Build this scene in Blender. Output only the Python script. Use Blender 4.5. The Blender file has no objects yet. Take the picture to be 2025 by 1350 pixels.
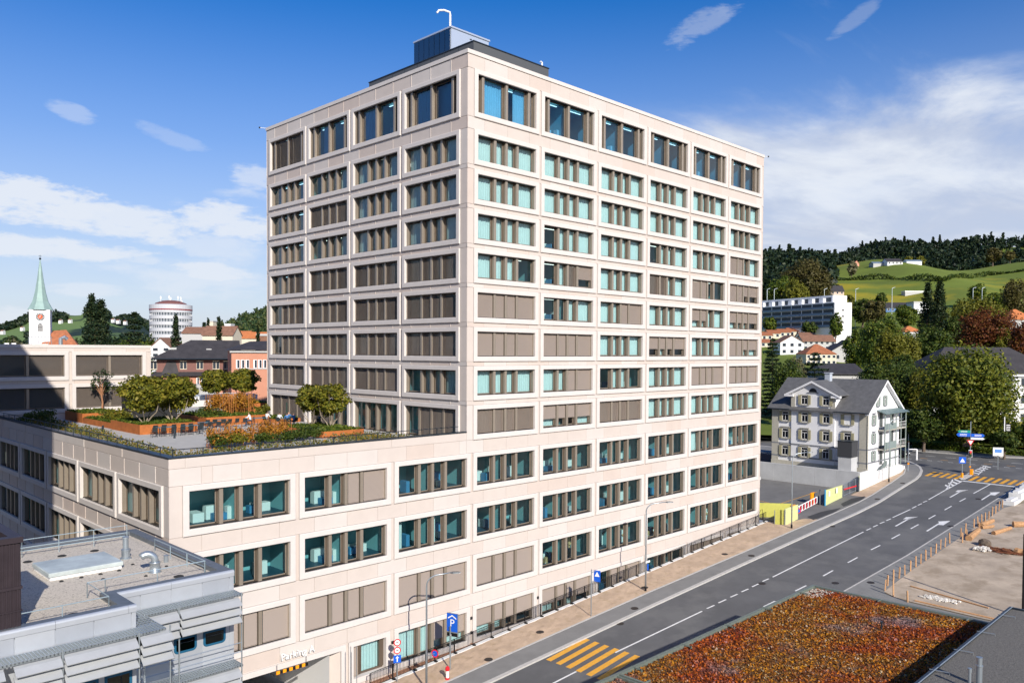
import bpy, bmesh, math, random
import numpy as np
from mathutils import Vector, Matrix
C = bpy.context.scene.collection
SC = bpy.context.scene
PI = math.pi
HAZE = False
rnd = random.Random(7)
# ---------------------------------------------------------------- camera
CAM = np.array([-43.787, -49.178, 23.800])
YAW, PITCH, ROLL, FPX = 0.7834495, -0.0244857, 0.0048244, 1594.224
_fw = np.array([math.sin(YAW), math.cos(YAW), 0.]); _rt = np.array([math.cos(YAW), -math.sin(YAW), 0.]); _up = np.array([0, 0, 1.])
AF = _fw*math.cos(PITCH)+_up*math.sin(PITCH); _u = _up*math.cos(PITCH)-_fw*math.sin(PITCH)
AR = _rt*math.cos(ROLL)+_u*math.sin(ROLL); AU = _u*math.cos(ROLL)-_rt*math.sin(ROLL)
cd = bpy.data.cameras.new('camera'); cam = bpy.data.objects.new('camera', cd); C.objects.link(cam)
cam.matrix_world = Matrix([[AR[i], AU[i], -AF[i], CAM[i]] for i in range(3)]+[[0, 0, 0, 1]])
cd.sensor_width = 36; cd.lens = FPX/2025*36; cd.shift_y = 60.2/2025; cd.clip_start = .5; cd.clip_end = 20000
SC.camera = cam
# ---------------------------------------------------------------- sun and sky
SUN = Vector((-.3297, -.8072, .4895)).normalized()
SUN_EL = math.asin(SUN.z); SUN_AZ = math.atan2(SUN.x, SUN.y)
sd = bpy.data.lights.new('sun', 'SUN'); sd.energy = 4.4; sd.angle = math.radians(.53); sd.color = (1, .93, .83)
so = bpy.data.objects.new('sun', sd); C.objects.link(so); so.rotation_euler = (-SUN).to_track_quat('-Z', 'Y').to_euler(); so.location = (0, 0, 120)
W = bpy.data.worlds.new('World'); SC.world = W; W.use_nodes = True
def build_world():
    nt = W.node_tree; N = nt.nodes; L = nt.links; N.clear()
    def n(t, **k):
        o = N.new(t)
        for a, b in k.items(): setattr(o, a, b)
        return o
    def mth(op, a, b=None, c=None):
        m = n('ShaderNodeMath', operation=op)
        for i, v in enumerate((a, b, c)):
            if v is None: continue
            if isinstance(v, (int, float)): m.inputs[i].default_value = v
            else: L.new(v, m.inputs[i])
        return m.outputs[0]
    sky = n('ShaderNodeTexSky', sky_type='NISHITA', sun_disc=False, sun_elevation=SUN_EL, sun_rotation=SUN_AZ, altitude=600, air_density=1.0, dust_density=.6, ozone_density=2.2)
    tc = n('ShaderNodeTexCoord')
    sp = n('ShaderNodeSeparateXYZ'); L.new(tc.outputs['Generated'], sp.inputs[0])
    x, y, z = sp.outputs
    hor = mth('SQRT', mth('ADD', mth('MULTIPLY', x, x), mth('MULTIPLY', y, y)))
    el = mth('ARCTAN2', z, hor); az = mth('ARCTAN2', x, y)          # compass angle from +y towards +x
    def smooth(v, a, b):
        m = n('ShaderNodeMapRange', interpolation_type='SMOOTHSTEP'); L.new(v, m.inputs[0]); m.inputs[1].default_value = a; m.inputs[2].default_value = b
        return m.outputs[0]
    # cloud sheet: planar projection onto a layer overhead
    zz = mth('MAXIMUM', mth('ADD', z, .06), .02)
    cv = n('ShaderNodeCombineXYZ'); L.new(mth('DIVIDE', x, zz), cv.inputs[0]); L.new(mth('DIVIDE', y, zz), cv.inputs[1])
    def noise(vec, sc, det, rough, dist=0., off=(0, 0, 0), stretch=(1, 1, 1), rot=0.):
        mp = n('ShaderNodeMapping'); L.new(vec, mp.inputs[0]); mp.inputs[1].default_value = off; mp.inputs[3].default_value = stretch; mp.inputs[2].default_value = (0, 0, rot)
        t = n('ShaderNodeTexNoise'); L.new(mp.outputs[0], t.inputs[0]); t.inputs['Scale'].default_value = sc; t.inputs['Detail'].default_value = det; t.inputs['Roughness'].default_value = rough; t.inputs['Distortion'].default_value = dist
        return t.outputs[0]
    # thin high sheet towards the east (right of view) and, unseen, behind it
    n1 = noise(cv.outputs[0], .75, 9, .60, .5, (3.1, 1.7, 0), (1, 2.0, 1), .5)
    n2 = noise(cv.outputs[0], .28, 4, .5, .3, (7.3, 2.2, 0))
    e0 = mth('ADD', mth('SUBTRACT', .300, mth('MULTIPLY', el, 1.0)), mth('MULTIPLY', mth('SUBTRACT', n1, .5), .22))
    sheet = smooth(e0, -.02, .07)
    azm = mth('MAXIMUM', smooth(az, .86, 1.04), smooth(mth('MULTIPLY', az, -1.), 1.2, 1.7))  # second mask adds unseen cloud behind the view for fill light
    thick = smooth(mth('ADD', mth('MULTIPLY', n1, .7), mth('MULTIPLY', n2, .45)), .30, .72)
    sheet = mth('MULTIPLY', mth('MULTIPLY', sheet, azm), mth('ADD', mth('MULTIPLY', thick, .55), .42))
    # wispy veil higher up on that side
    veil = mth('MULTIPLY', mth('MULTIPLY', smooth(n1, .47, .72), smooth(az, .92, 1.2)), mth('SUBTRACT', 1., smooth(el, .34, .50)))
    veil = mth('MULTIPLY', veil, .42)
    # small cumulus rows low in the north-west
    ev = n('ShaderNodeCombineXYZ'); L.new(mth('MULTIPLY', az, 1.0), ev.inputs[0]); L.new(mth('MULTIPLY', el, 3.0), ev.inputs[1])
    c1 = noise(ev.outputs[0], 6.5, 9, .56, .15, (1.35, .42, 0))
    c2 = noise(ev.outputs[0], 2.3, 2, .5, 0, (4.0, 2.1, 0))
    band = mth('MULTIPLY', smooth(el, .015, .07), mth('SUBTRACT', 1., smooth(el, .15, .22)))
    azl = mth('SUBTRACT', 1., smooth(az, .62, .95))
    cu = mth('ADD', mth('MULTIPLY', c1, .75), mth('MULTIPLY', c2, .3))
    cum = mth('MULTIPLY', smooth(mth('ADD', cu, mth('MULTIPLY', mth('SUBTRACT', band, 1.), .22)), .545, .66), mth('MULTIPLY', azl, .55))
    # bright tops, greyer bases: denser parts lower in the puff
    def blob(a, e, ra, re_, tilt, s):
        dx = mth('SUBTRACT', az, a); dy = mth('SUBTRACT', el, e)
        dy = mth('SUBTRACT', dy, mth('MULTIPLY', dx, tilt))
        q = mth('ADD', mth('POWER', mth('DIVIDE', dx, ra), 2.), mth('POWER', mth('DIVIDE', dy, re_), 2.))
        q = mth('ADD', q, mth('MULTIPLY', mth('SUBTRACT', c3, .5), 5.6))
        return mth('MULTIPLY', mth('SUBTRACT', 1., smooth(q, .2, 1.25)), s)
    c3 = mth('ADD', mth('MULTIPLY', noise(ev.outputs[0], 13, 9, .66, .2, (2.2, 5.1, 0)), .7), mth('MULTIPLY', noise(ev.outputs[0], 42, 6, .65, .2, (8.2, 1.1, 0)), .3))
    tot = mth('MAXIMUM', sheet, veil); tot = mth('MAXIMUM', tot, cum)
    for b in BLOBS: tot = mth('MAXIMUM', tot, blob(*b))
    tot = mth('MULTIPLY', tot, smooth(el, -.005, .03))
    cc = n('ShaderNodeMix', data_type='RGBA'); L.new(mth('MAXIMUM', smooth(mth('ADD', mth('MULTIPLY', c1, .5), mth('MULTIPLY', n1, .5)), .42, .62), smooth(mth('MULTIPLY', az, -1.), -.72, -.55)), cc.inputs[0]); cc.inputs[6].default_value = (3.7, 4.1, 5.0, 1); cc.inputs[7].default_value = (5.2, 5.5, 6.0, 1)
    mix = n('ShaderNodeMix', data_type='RGBA'); mix.clamp_factor = True
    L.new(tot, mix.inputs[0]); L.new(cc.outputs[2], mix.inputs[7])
    # low haze: lift towards pale lavender near the horizon
    hz = mth('MULTIPLY', mth('SUBTRACT', 1., smooth(el, -.05, .47)), .88)
    hs = n('ShaderNodeHueSaturation'); hs.inputs[1].default_value = 1.62; hs.inputs[2].default_value = .90; hs.inputs[0].default_value = .513; L.new(sky.outputs[0], hs.inputs[4])
    mx2 = n('ShaderNodeMix', data_type='RGBA'); L.new(hz, mx2.inputs[0]); L.new(hs.outputs[0], mx2.inputs[6]); mx2.inputs[7].default_value = (3.85, 4.1, 5.15, 1)
    L.new(mx2.outputs[2], mix.inputs[6])
    bg = n('ShaderNodeBackground'); bg.inputs[1].default_value = .112; L.new(mix.outputs[2], bg.inputs[0])
    out = n('ShaderNodeOutputWorld'); L.new(bg.outputs[0], out.inputs[0])
# hand placed little clouds: azimuth, elevation, radii, tilt, strength
def _dir(u, v):
    r = AF+AR*(u-1012.5)/FPX+AU*(735.2-v)/FPX
    return math.atan2(r[0], r[1]), math.atan2(r[2], math.hypot(r[0], r[1]))
BLOBS = []
for (u, v, ru, rv, t, s) in [(1385, 52, 62, 22, .30, .36), (1690, 38, 42, 16, .5, .24), (142, 222, 36, 15, -.2, .30), (335, 270, 60, 14, -.25, .2), (505, 352, 50, 24, -.1, .55), (60, 395, 130, 42, -.12, .9), (250, 440, 130, 34, -.1, .85), (455, 440, 90, 36, -.05, .85), (120, 492, 150, 20, -.02, .85), (415, 535, 80, 20, -.12, .8), (430, 490, 80, 30, -.1, .5), (290, 515, 40, 10, 0, .5), (180, 573, 60, 13, 0, .5), (20, 630, 90, 22, 0, .6)]:
    a, e = _dir(u, v)
    BLOBS.append((a, e, ru/FPX, rv/FPX, t, s))
build_world()
vs = SC.view_settings; vs.view_transform = 'Standard'; vs.look = 'None'; vs.gamma = 1; vs.exposure = .47; vs.use_curve_mapping = False
SC.cycles.max_bounces = 6; SC.cycles.diffuse_bounces = 3; SC.cycles.glossy_bounces = 3; SC.cycles.transmission_bounces = 4; SC.cycles.transparent_max_bounces = 12
SC.cycles.use_denoising = True
SC.cycles.sample_clamp_indirect = 8
# ---------------------------------------------------------------- points in the place, found from where they show
def ray(u, v): return AF+AR*(u-1012.5)/FPX+AU*(735.2-v)/FPX
def on(axis, val, u, v):                       # point of the line of sight on a plane x / y / z = val
    r = ray(u, v); return CAM+r*(val-CAM[axis])/r[axis]
def Zp(u, v, z): return on(2, z, u, v)
def at(u, v, d): return CAM+ray(u, v)*d        # at depth d
SL, S0 = .0623, -.055                          # the street climbs 6 % towards +x
def gz(x): return SL*x+S0
def G(u, v, off=0.):
    r = ray(u, v); return CAM+r*((SL*CAM[0]+S0+off-CAM[2])/(r[2]-SL*r[0]))
# ---------------------------------------------------------------- mesh builder
class MB:
    def __init__(s): s.v = []; s.f = []; s.m = []
    def add(s, vs, fs, mi=0):
        o = len(s.v); s.v += [tuple(map(float, p)) for p in vs]; s.f += [tuple(i+o for i in f) for f in fs]; s.m += [mi]*len(fs); return s
    def box(s, a, b, mi=0):
        x0, y0, z0 = a; x1, y1, z1 = b
        return s.add([(x0, y0, z0), (x1, y0, z0), (x1, y1, z0), (x0, y1, z0), (x0, y0, z1), (x1, y0, z1), (x1, y1, z1), (x0, y1, z1)],
                     [(0, 3, 2, 1), (4, 5, 6, 7), (0, 1, 5, 4), (1, 2, 6, 5), (2, 3, 7, 6), (3, 0, 4, 7)], mi)
    def bbox(s, a, b, c=.02, mi=0):            # box with its four upright edges and top rim chamfered
        x0, y0, z0 = a; x1, y1, z1 = b
        def ring(i, z): return [(x0+i, y0+c, z), (x0+c, y0+i, z), (x1-c, y0+i, z), (x1-i, y0+c, z), (x1-i, y1-c, z), (x1-c, y1-i, z), (x0+c, y1-i, z), (x0+i, y1-c, z)]
        vs = ring(0, z0)+ring(0, z1-c)+ring(c*.9, z1)
        fs = [tuple(range(7, -1, -1)), tuple(range(16, 24))]
        for k in (0, 8):
            for i in range(8): fs.append((k+i, k+(i+1) % 8, k+8+(i+1) % 8, k+8+i))
        return s.add(vs, fs, mi)
    def quad(s, a, b, c, d, mi=0): return s.add([a, b, c, d], [(0, 1, 2, 3)], mi)
    def prism(s, poly, z0, z1, mi=0, cap=True):
        n = len(poly); vs = [(p[0], p[1], z0 if not callable(z0) else z0(*p[:2])) for p in poly]+[(p[0], p[1], z1 if not callable(z1) else z1(*p[:2])) for p in poly]
        fs = [(i, (i+1) % n, n+(i+1) % n, n+i) for i in range(n)]
        if cap: fs += [tuple(range(n, 2*n)), tuple(range(n-1, -1, -1))]
        return s.add(vs, fs, mi)
    def tube(s, pts, r, seg=8, mi=0, cap=True):
        P = [Vector(p) for p in pts]; R = r if isinstance(r, (list, tuple)) else [r]*len(P); o = len(s.v); n = None
        for i, p in enumerate(P):
            d = (P[min(i+1, len(P)-1)]-P[max(i-1, 0)]).normalized()
            if n is None: n = d.orthogonal().normalized()
            n = (n-d*n.dot(d)); n = n.normalized() if n.length > 1e-6 else d.orthogonal().normalized()
            b = d.cross(n)
            for k in range(seg):
                a = 2*PI*k/seg; q = p+(n*math.cos(a)+b*math.sin(a))*R[i]; s.v.append(tuple(q))
        for i in range(len(P)-1):
            for k in range(seg):
                s.f.append((o+i*seg+k, o+i*seg+(k+1) % seg, o+(i+1)*seg+(k+1) % seg, o+(i+1)*seg+k)); s.m.append(mi)
        if cap:
            s.f.append(tuple(o+k for k in range(seg-1, -1, -1))); s.m.append(mi)
            e = o+(len(P)-1)*seg; s.f.append(tuple(e+k for k in range(seg))); s.m.append(mi)
        return s
    def lathe(s, prof, c=(0, 0, 0), seg=16, mi=0):
        o = len(s.v)
        for r, z in prof:
            for k in range(seg):
                a = 2*PI*k/seg; s.v.append((c[0]+r*math.cos(a), c[1]+r*math.sin(a), c[2]+z))
        for i in range(len(prof)-1):
            for k in range(seg):
                s.f.append((o+i*seg+k, o+i*seg+(k+1) % seg, o+(i+1)*seg+(k+1) % seg, o+(i+1)*seg+k)); s.m.append(mi)
        s.f.append(tuple(o+k for k in range(seg-1, -1, -1))); s.m.append(mi)
        e = o+(len(prof)-1)*seg; s.f.append(tuple(e+k for k in range(seg))); s.m.append(mi)
        return s
    def mesh(s, name, mats):
        me = bpy.data.meshes.new(name); me.from_pydata(s.v, [], s.f)
        for m in (mats if isinstance(mats, (list, tuple)) else [mats]): me.materials.append(m)
        if any(s.m): me.polygons.foreach_set('material_index', s.m)
        me.update(); return me
    def build(s, name, mats, parent=None, smooth=False, world=True):   # verts given in world space; parent offsets removed
        if parent is not None and world:
            M = wmat(parent).inverted(); s.v = [tuple(M @ Vector(p)) for p in s.v]
        me = s.mesh(name, mats)
        if smooth: me.polygons.foreach_set('use_smooth', [True]*len(me.polygons))
        return link(name, me, parent)
def wmat(o):
    M = o.matrix_basis.copy()
    while o.parent: o = o.parent; M = o.matrix_basis @ M
    return M
def link(name, me, parent=None, loc=None, rotz=0.):
    o = bpy.data.objects.new(name, me); C.objects.link(o)
    if parent is not None: o.parent = parent
    if loc is not None: o.location = loc
    if rotz: o.rotation_euler.z = rotz
    return o
def tag(o, label=None, cat=None, group=None, kind=None):
    if label: o['label'] = label
    if cat: o['category'] = cat
    if group: o['group'] = group
    if kind: o['kind'] = kind
    return o
def thing(name, label, cat, loc=(0, 0, 0), rotz=0., group=None):
    o = bpy.data.objects.new(name, None); C.objects.link(o); o.location = tuple(map(float, loc)); o.rotation_euler.z = rotz; o.empty_display_size = .3
    return tag(o, label, cat, group)
def dup(src, loc, rotz=0., label=None, scale=None):
    kids = {}
    for o in bpy.data.objects:
        if o.parent is not None: kids.setdefault(o.parent.name, []).append(o)
    def cp(o, par):
        c = o.copy(); C.objects.link(c); c.parent = par
        for k in kids.get(o.name, []): cp(k, c)
        return c
    r = cp(src, None); r.location = tuple(map(float, loc)); r.rotation_euler.z = rotz
    if label: r['label'] = label
    if scale: r.scale = scale if isinstance(scale, (tuple, list)) else (scale,)*3
    return r
def struct(name, mb, mats, parent=None): return tag(mb.build(name, mats, parent), kind='structure')
# ---------------------------------------------------------------- materials
MATS = {}
def mat(name, col, rough=.7, metal=0., noise=0., nscale=3., bump=0., bscale=40., spec=.3, var=0., coord='Object', emit=0., stain=None, island=False):
    if name in MATS: return MATS[name]
    m = bpy.data.materials.new(name); m.use_nodes = True; nt = m.node_tree; N, L = nt.nodes, nt.links; p = N['Principled BSDF']
    p.inputs['Roughness'].default_value = rough; p.inputs['Metallic'].default_value = metal; p.inputs['Specular IOR Level'].default_value = spec
    c = col if isinstance(col, list) else [col]
    tc = N.new('ShaderNodeTexCoord')
    def rgb(x): return (*x, 1)
    out = None
    if len(c) > 1:                               # palette picked per object (or per loose piece)
        if island: rn = N.new('ShaderNodeNewGeometry'); ro = rn.outputs['Random Per Island']
        else: rn = N.new('ShaderNodeObjectInfo'); ro = rn.outputs['Random']
        rp = N.new('ShaderNodeValToRGB'); rp.color_ramp.interpolation = 'CONSTANT'; L.new(ro, rp.inputs[0])
        els = rp.color_ramp.elements; els[0].position = 0; els[0].color = rgb(c[0]); els[1].position = 1/len(c); els[1].color = rgb(c[1])
        for i in range(2, len(c)):
            e = els.new(i/len(c)); e.color = rgb(c[i])
        out = rp.outputs[0]
    if noise:
        t = N.new('ShaderNodeTexNoise'); t.inputs['Scale'].default_value = nscale; t.inputs['Detail'].default_value = 6; t.inputs['Roughness'].default_value = .65; L.new(tc.outputs[coord], t.inputs[0])
        mr = N.new('ShaderNodeMapRange'); mr.inputs[1].default_value = .3; mr.inputs[2].default_value = .7; mr.inputs[3].default_value = 1-noise; mr.inputs[4].default_value = 1+noise; L.new(t.outputs[0], mr.inputs[0])
        mx = N.new('ShaderNodeMix'); mx.data_type = 'RGBA'; mx.blend_type = 'MULTIPLY'; mx.inputs[0].default_value = 1
        if out is None: mx.inputs[6].default_value = rgb(c[0])
        else: L.new(out, mx.inputs[6])
        L.new(mr.outputs[0], mx.inputs[7]); out = mx.outputs[2]
    if stain is not None:                         # second colour showing through in patches: (colour, scale, low, high)
        t = N.new('ShaderNodeTexNoise'); t.inputs['Scale'].default_value = stain[1]; t.inputs['Detail'].default_value = 8; t.inputs['Roughness'].default_value = .6; L.new(tc.outputs[coord], t.inputs[0])
        mr = N.new('ShaderNodeMapRange'); mr.inputs[1].default_value = stain[2]; mr.inputs[2].default_value = stain[3]; L.new(t.outputs[0], mr.inputs[0])
        mx = N.new('ShaderNodeMix'); mx.data_type = 'RGBA'; L.new(mr.outputs[0], mx.inputs[0])
        if out is None: mx.inputs[6].default_value = rgb(c[0])
        else: L.new(out, mx.inputs[6])
        mx.inputs[7].default_value = rgb(stain[0]); out = mx.outputs[2]
    if out is None: p.inputs['Base Color'].default_value = rgb(c[0])
    else: L.new(out, p.inputs['Base Color'])
    if bump:
        t = N.new('ShaderNodeTexNoise'); t.inputs['Scale'].default_value = bscale; t.inputs['Detail'].default_value = 5; L.new(tc.outputs[coord], t.inputs[0])
        b = N.new('ShaderNodeBump'); b.inputs['Strength'].default_value = bump; b.inputs['Distance'].default_value = .05; L.new(t.outputs[0], b.inputs['Height']); L.new(b.outputs[0], p.inputs['Normal'])
    if emit: p.inputs['Emission Color'].default_value = rgb(c[0]); p.inputs['Emission Strength'].default_value = emit
    MATS[name] = m; return m
def glass(name, tint, rough=.02, refl=.7):
    if name in MATS: return MATS[name]
    m = bpy.data.materials.new(name); m.use_nodes = True; N, L = m.node_tree.nodes, m.node_tree.links; N.clear()
    t = N.new('ShaderNodeBsdfTransparent'); t.inputs[0].default_value = (*tint, 1)
    g = N.new('ShaderNodeBsdfGlossy'); g.inputs[0].default_value = (.95, .98, 1, 1); g.inputs[1].default_value = rough
    f = N.new('ShaderNodeFresnel'); f.inputs[0].default_value = 1.55
    k = N.new('ShaderNodeMath'); k.operation = 'MULTIPLY_ADD'; k.inputs[1].default_value = refl; k.inputs[2].default_value = .012; L.new(f.outputs[0], k.inputs[0])
    mx = N.new('ShaderNodeMixShader'); L.new(k.outputs[0], mx.inputs[0]); L.new(t.outputs[0], mx.inputs[1]); L.new(g.outputs[0], mx.inputs[2])
    o = N.new('ShaderNodeOutputMaterial'); L.new(mx.outputs[0], o.inputs[0]); MATS[name] = m; return m
def leafmat(name, cols, trans=.35):
    if name in MATS: return MATS[name]
    m = bpy.data.materials.new(name); m.use_nodes = True; N, L = m.node_tree.nodes, m.node_tree.links; N.clear()
    gm = N.new('ShaderNodeNewGeometry'); rp = N.new('ShaderNodeValToRGB'); L.new(gm.outputs['Random Per Island'], rp.inputs[0])
    els = rp.color_ramp.elements; els[0].color = (*cols[0], 1); els[0].position = 0; els[1].color = (*cols[-1], 1); els[1].position = 1
    for i in range(1, len(cols)-1): e = els.new(i/(len(cols)-1)); e.color = (*cols[i], 1)
    d = N.new('ShaderNodeBsdfPrincipled'); d.inputs['Roughness'].default_value = .55; d.inputs['Specular IOR Level'].default_value = .25; L.new(rp.outputs[0], d.inputs[0])
    t = N.new('ShaderNodeBsdfTranslucent'); L.new(rp.outputs[0], t.inputs[0])
    mx = N.new('ShaderNodeMixShader'); mx.inputs[0].default_value = trans; L.new(d.outputs[0], mx.inputs[1]); L.new(t.outputs[0], mx.inputs[2])
    o = N.new('ShaderNodeOutputMaterial'); L.new(mx.outputs[0], o.inputs[0]); MATS[name] = m; return m
STONE = [(.53, .468, .424), (.535, .473, .43), (.538, .478, .436), (.528, .45, .40), (.537, .474, .43), (.552, .505, .47)]
m_panel = mat('cast_stone_panel', STONE, .8, noise=.04, nscale=.7, bump=.05, bscale=30)
m_panels = mat('cast_stone_panels', STONE, .8, noise=.04, nscale=.7, island=True)
m_stone = mat('cast_stone', (.53, .47, .425), .8, noise=.05, nscale=.6, bump=.05, bscale=30)
m_frame = mat('pale_cast_stone', (.59, .55, .52), .75, noise=.04, nscale=1.5, bump=.04, bscale=30)
m_bronze = mat('bronze_metal', (.16, .125, .095), .38, .55, noise=.08, nscale=2, spec=.5)
m_bronzel = mat('light_bronze_metal', (.30, .255, .205), .42, .35, noise=.06, nscale=2, spec=.5)
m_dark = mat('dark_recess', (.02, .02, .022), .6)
m_blind = mat('blind_slat', (.35, .29, .245), .45, .2, spec=.4)
m_curtain = mat('curtain_cloth', (.62, .63, .62), .9, noise=.05, nscale=6)
m_glass = glass('window_glass', (.66, .85, .87))
m_glassb = glass('blue_tinted_glass', (.34, .66, .88), .02, 1.3)
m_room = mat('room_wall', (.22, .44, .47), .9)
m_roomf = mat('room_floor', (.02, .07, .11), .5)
m_white = mat('white_paint', (.78, .78, .77), .5)
m_furn = mat('room_furniture', [(.7, .7, .68), (.55, .42, .28), (.15, .3, .5), (.75, .75, .75), (.08, .08, .09)], .5)
m_lamp = mat('lamp_strip', (1, .95, .85), .5, emit=1.6)
m_roofgrey = mat('roof_gravel', (.33, .31, .285), .95, noise=.35, nscale=14, bump=.6, bscale=25)
m_zinc = mat('dark_zinc', (.045, .06, .075), .35, .6, noise=.1)
m_lightmetal = mat('pale_metal', (.62, .68, .75), .3, .55)
m_steel = mat('galvanised_steel', (.42, .47, .50), .38, .75, noise=.06)
m_alu = mat('aluminium_panel', (.50, .53, .57), .38, .45, noise=.04, nscale=1.2)
m_black = mat('black_metal', (.018, .018, .02), .4, .4)
m_concrete = mat('concrete', (.42, .41, .395), .9, noise=.10, nscale=.8, bump=.1, bscale=20)
def text(body, c, size, nx, ny, m, parent, name='lettering', d=.012, align='CENTER', ext=.004):
    cu = bpy.data.curves.new(name, 'FONT'); cu.body = body; cu.size = size; cu.extrude = ext; cu.align_x = align; cu.align_y = 'CENTER'
    ob = bpy.data.objects.new(name, cu); C.objects.link(ob); bpy.context.view_layer.update()
    me = bpy.data.meshes.new_from_object(ob.evaluated_get(bpy.context.evaluated_depsgraph_get())); bpy.data.objects.remove(ob); me.materials.clear(); me.materials.append(m)
    n = Vector((nx, ny, 0)).normalized(); s = Vector((-n.y, n.x, 0)); c = Vector(c)+n*d
    for v in me.vertices: q = c+s*v.co.x+Vector((0, 0, v.co.y))+n*v.co.z; v.co = wmat(parent).inverted() @ q if parent else q
    return link(name, me, parent)
# ---------------------------------------------------------------- hospital building: tower and podium under one skin
OW, BAY = 6.9, 8.0
hb = thing('hospital_building', 'pale stone hospital tower on a wide podium with a planted roof terrace', 'building', (0, 0, 0))
MC = {}
def cached(key, fn):
    if key not in MC: MC[key] = fn()
    return MC[key]
def surround_mesh(H, thr=False):
    def f():
        b = MB(); prof = [(.40, .06), (.40, -.09), (.365, -.125), (.03, -.125), (0., -.095), (0., .46)]
        up, dn = .94, 1.08
        rings = []
        for o, d in prof:
            t = o*up if o else 0; bt = (o*dn if o else 0) if not thr else 0
            rings.append([(-o, d, -bt), (OW+o, d, -bt), (OW+o, d, H+t), (-o, d, H+t)])
        vs = [p for r in rings for p in r]; fs = []
        for i in range(len(rings)-1):
            for k in range(4):
                if thr and k == 0: continue
                a, c = i*4+k, i*4+(k+1) % 4; fs.append((a, a+4, c+4, c))
        return b.add(vs, fs).mesh('window', [m_frame])
    return cached(('sur', round(H, 2), thr), f)
PAT = {'n': [(.09, 1.80), (2.34, .87), (3.68, .87), (5.01, 1.80)], 't': [(.09, .36), (.95, 2.22), (3.72, 2.22), (6.44, .37)], 'd': [(.09, 1.55), (2.05, 1.25), (3.70, 1.25), (5.30, 1.5)], 'w': [(.12, 3.15), (3.63, 3.15)]}
def frame_mesh(H, pat):
    def f():
        b = MB(); y0, y1 = .36, .44
        b.box((0, y0, 0), (OW, y1, .09)); b.box((0, y0, H-.1), (OW, y1, H)); b.box((0, .05, H-.045), (OW, y0, H-.002), 1)
        b.box((.004, .06, .004), (OW-.004, y0, .05), 1)
        pr = PAT[pat]; b.box((0, y0, .09), (pr[0][0], y1, H-.1)); b.box((pr[-1][0]+pr[-1][1], y0, .09), (OW, y1, H-.1))
        for (u, w), (u2, w2) in zip(pr, pr[1:]):
            a, c = u+w, u2; b.box((a, y0, .09), (c, y1, H-.1)); m = (a+c)/2; k = min(.13, (c-a)/2-.05)
            b.bbox((m-k, .07, .05), (m+k, y0, H-.05), .015, 2)
        # fins at the jambs
        b.box((.006, .10, .05), (.07, y0, H-.05), 2); b.box((OW-.07, .10, .05), (OW-.006, y0, H-.05), 2)
        for u, w in pr:                                   # sash frames
            for a, c in ((u, u+.05), (u+w-.05, u+w)): b.box((a, .385, .09), (c, .40, H-.1), 2)
            b.box((u, .385, .09), (u+w, .40, .15), 2)
        return b.mesh('window_frame', [m_bronze, m_black, m_bronzel])
    return cached(('fr', round(H, 2), pat), f)
def pane_mesh(w, H, g=None): return cached(('pane', w, round(H, 2), bool(g)), lambda: MB().quad((0, .41, .09), (w, .41, .09), (w, .41, H-.1), (0, .41, H-.1)).mesh('pane', [g or m_glass]))
def curtain_mesh(w, H, part=1., k=0):
    def f():
        b = MB(); n = max(8, int(w*22)); r = random.Random(k*31+int(w*10)); vs = []; ph = r.random()*6
        for i in range(n+1):
            x = -.12+(w*part+.24)*i/n; y = .58+.035*math.sin(i*1.25+ph)+.02*math.sin(i*.53+ph*2); vs += [(x, y, .04), (x, y, H-.06)]
        fs = [(2*i, 2*i+2, 2*i+3, 2*i+1) for i in range(n)]
        b.add(vs, fs); return b.mesh('curtain', [m_curtain])
    return cached(('cu', w, round(H, 2), part, k), f)
def blind_mesh(w, H, drop=1., tilt=62., pitch=.085):
    def f():
        b = MB(); n = int((H*drop-.08)/pitch); t = math.radians(tilt); dy, dz = .048*math.cos(t), .048*math.sin(t)
        for i in range(n):
            z = H-.07-i*pitch; b.quad((-.02, .17-dy, z-dz), (w+.02, .17-dy, z-dz), (w+.02, .17+dy, z+dz), (-.02, .17+dy, z+dz))
        zb = H-.07-n*pitch; b.box((-.02, .15, zb-.02), (w+.02, .19, zb+.02)); b.box((-.02, .13, H-.06), (w+.02, .21, H-.05))
        return b.mesh('blind', [m_blind])
    return cached(('bl', w, round(H, 2), drop, tilt), f)
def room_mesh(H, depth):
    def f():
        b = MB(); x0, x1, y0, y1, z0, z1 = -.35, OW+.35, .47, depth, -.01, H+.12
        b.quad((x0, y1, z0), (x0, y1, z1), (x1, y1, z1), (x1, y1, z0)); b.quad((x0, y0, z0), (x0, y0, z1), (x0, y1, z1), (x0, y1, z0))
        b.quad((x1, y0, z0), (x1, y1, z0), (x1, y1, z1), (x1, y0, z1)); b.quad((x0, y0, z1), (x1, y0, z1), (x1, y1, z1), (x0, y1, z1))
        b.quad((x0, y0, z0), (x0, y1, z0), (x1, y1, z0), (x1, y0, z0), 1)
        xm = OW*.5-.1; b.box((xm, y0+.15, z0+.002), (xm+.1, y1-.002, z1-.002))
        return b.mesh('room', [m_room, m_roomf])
    return cached(('room', round(H, 2), depth), f)
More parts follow.
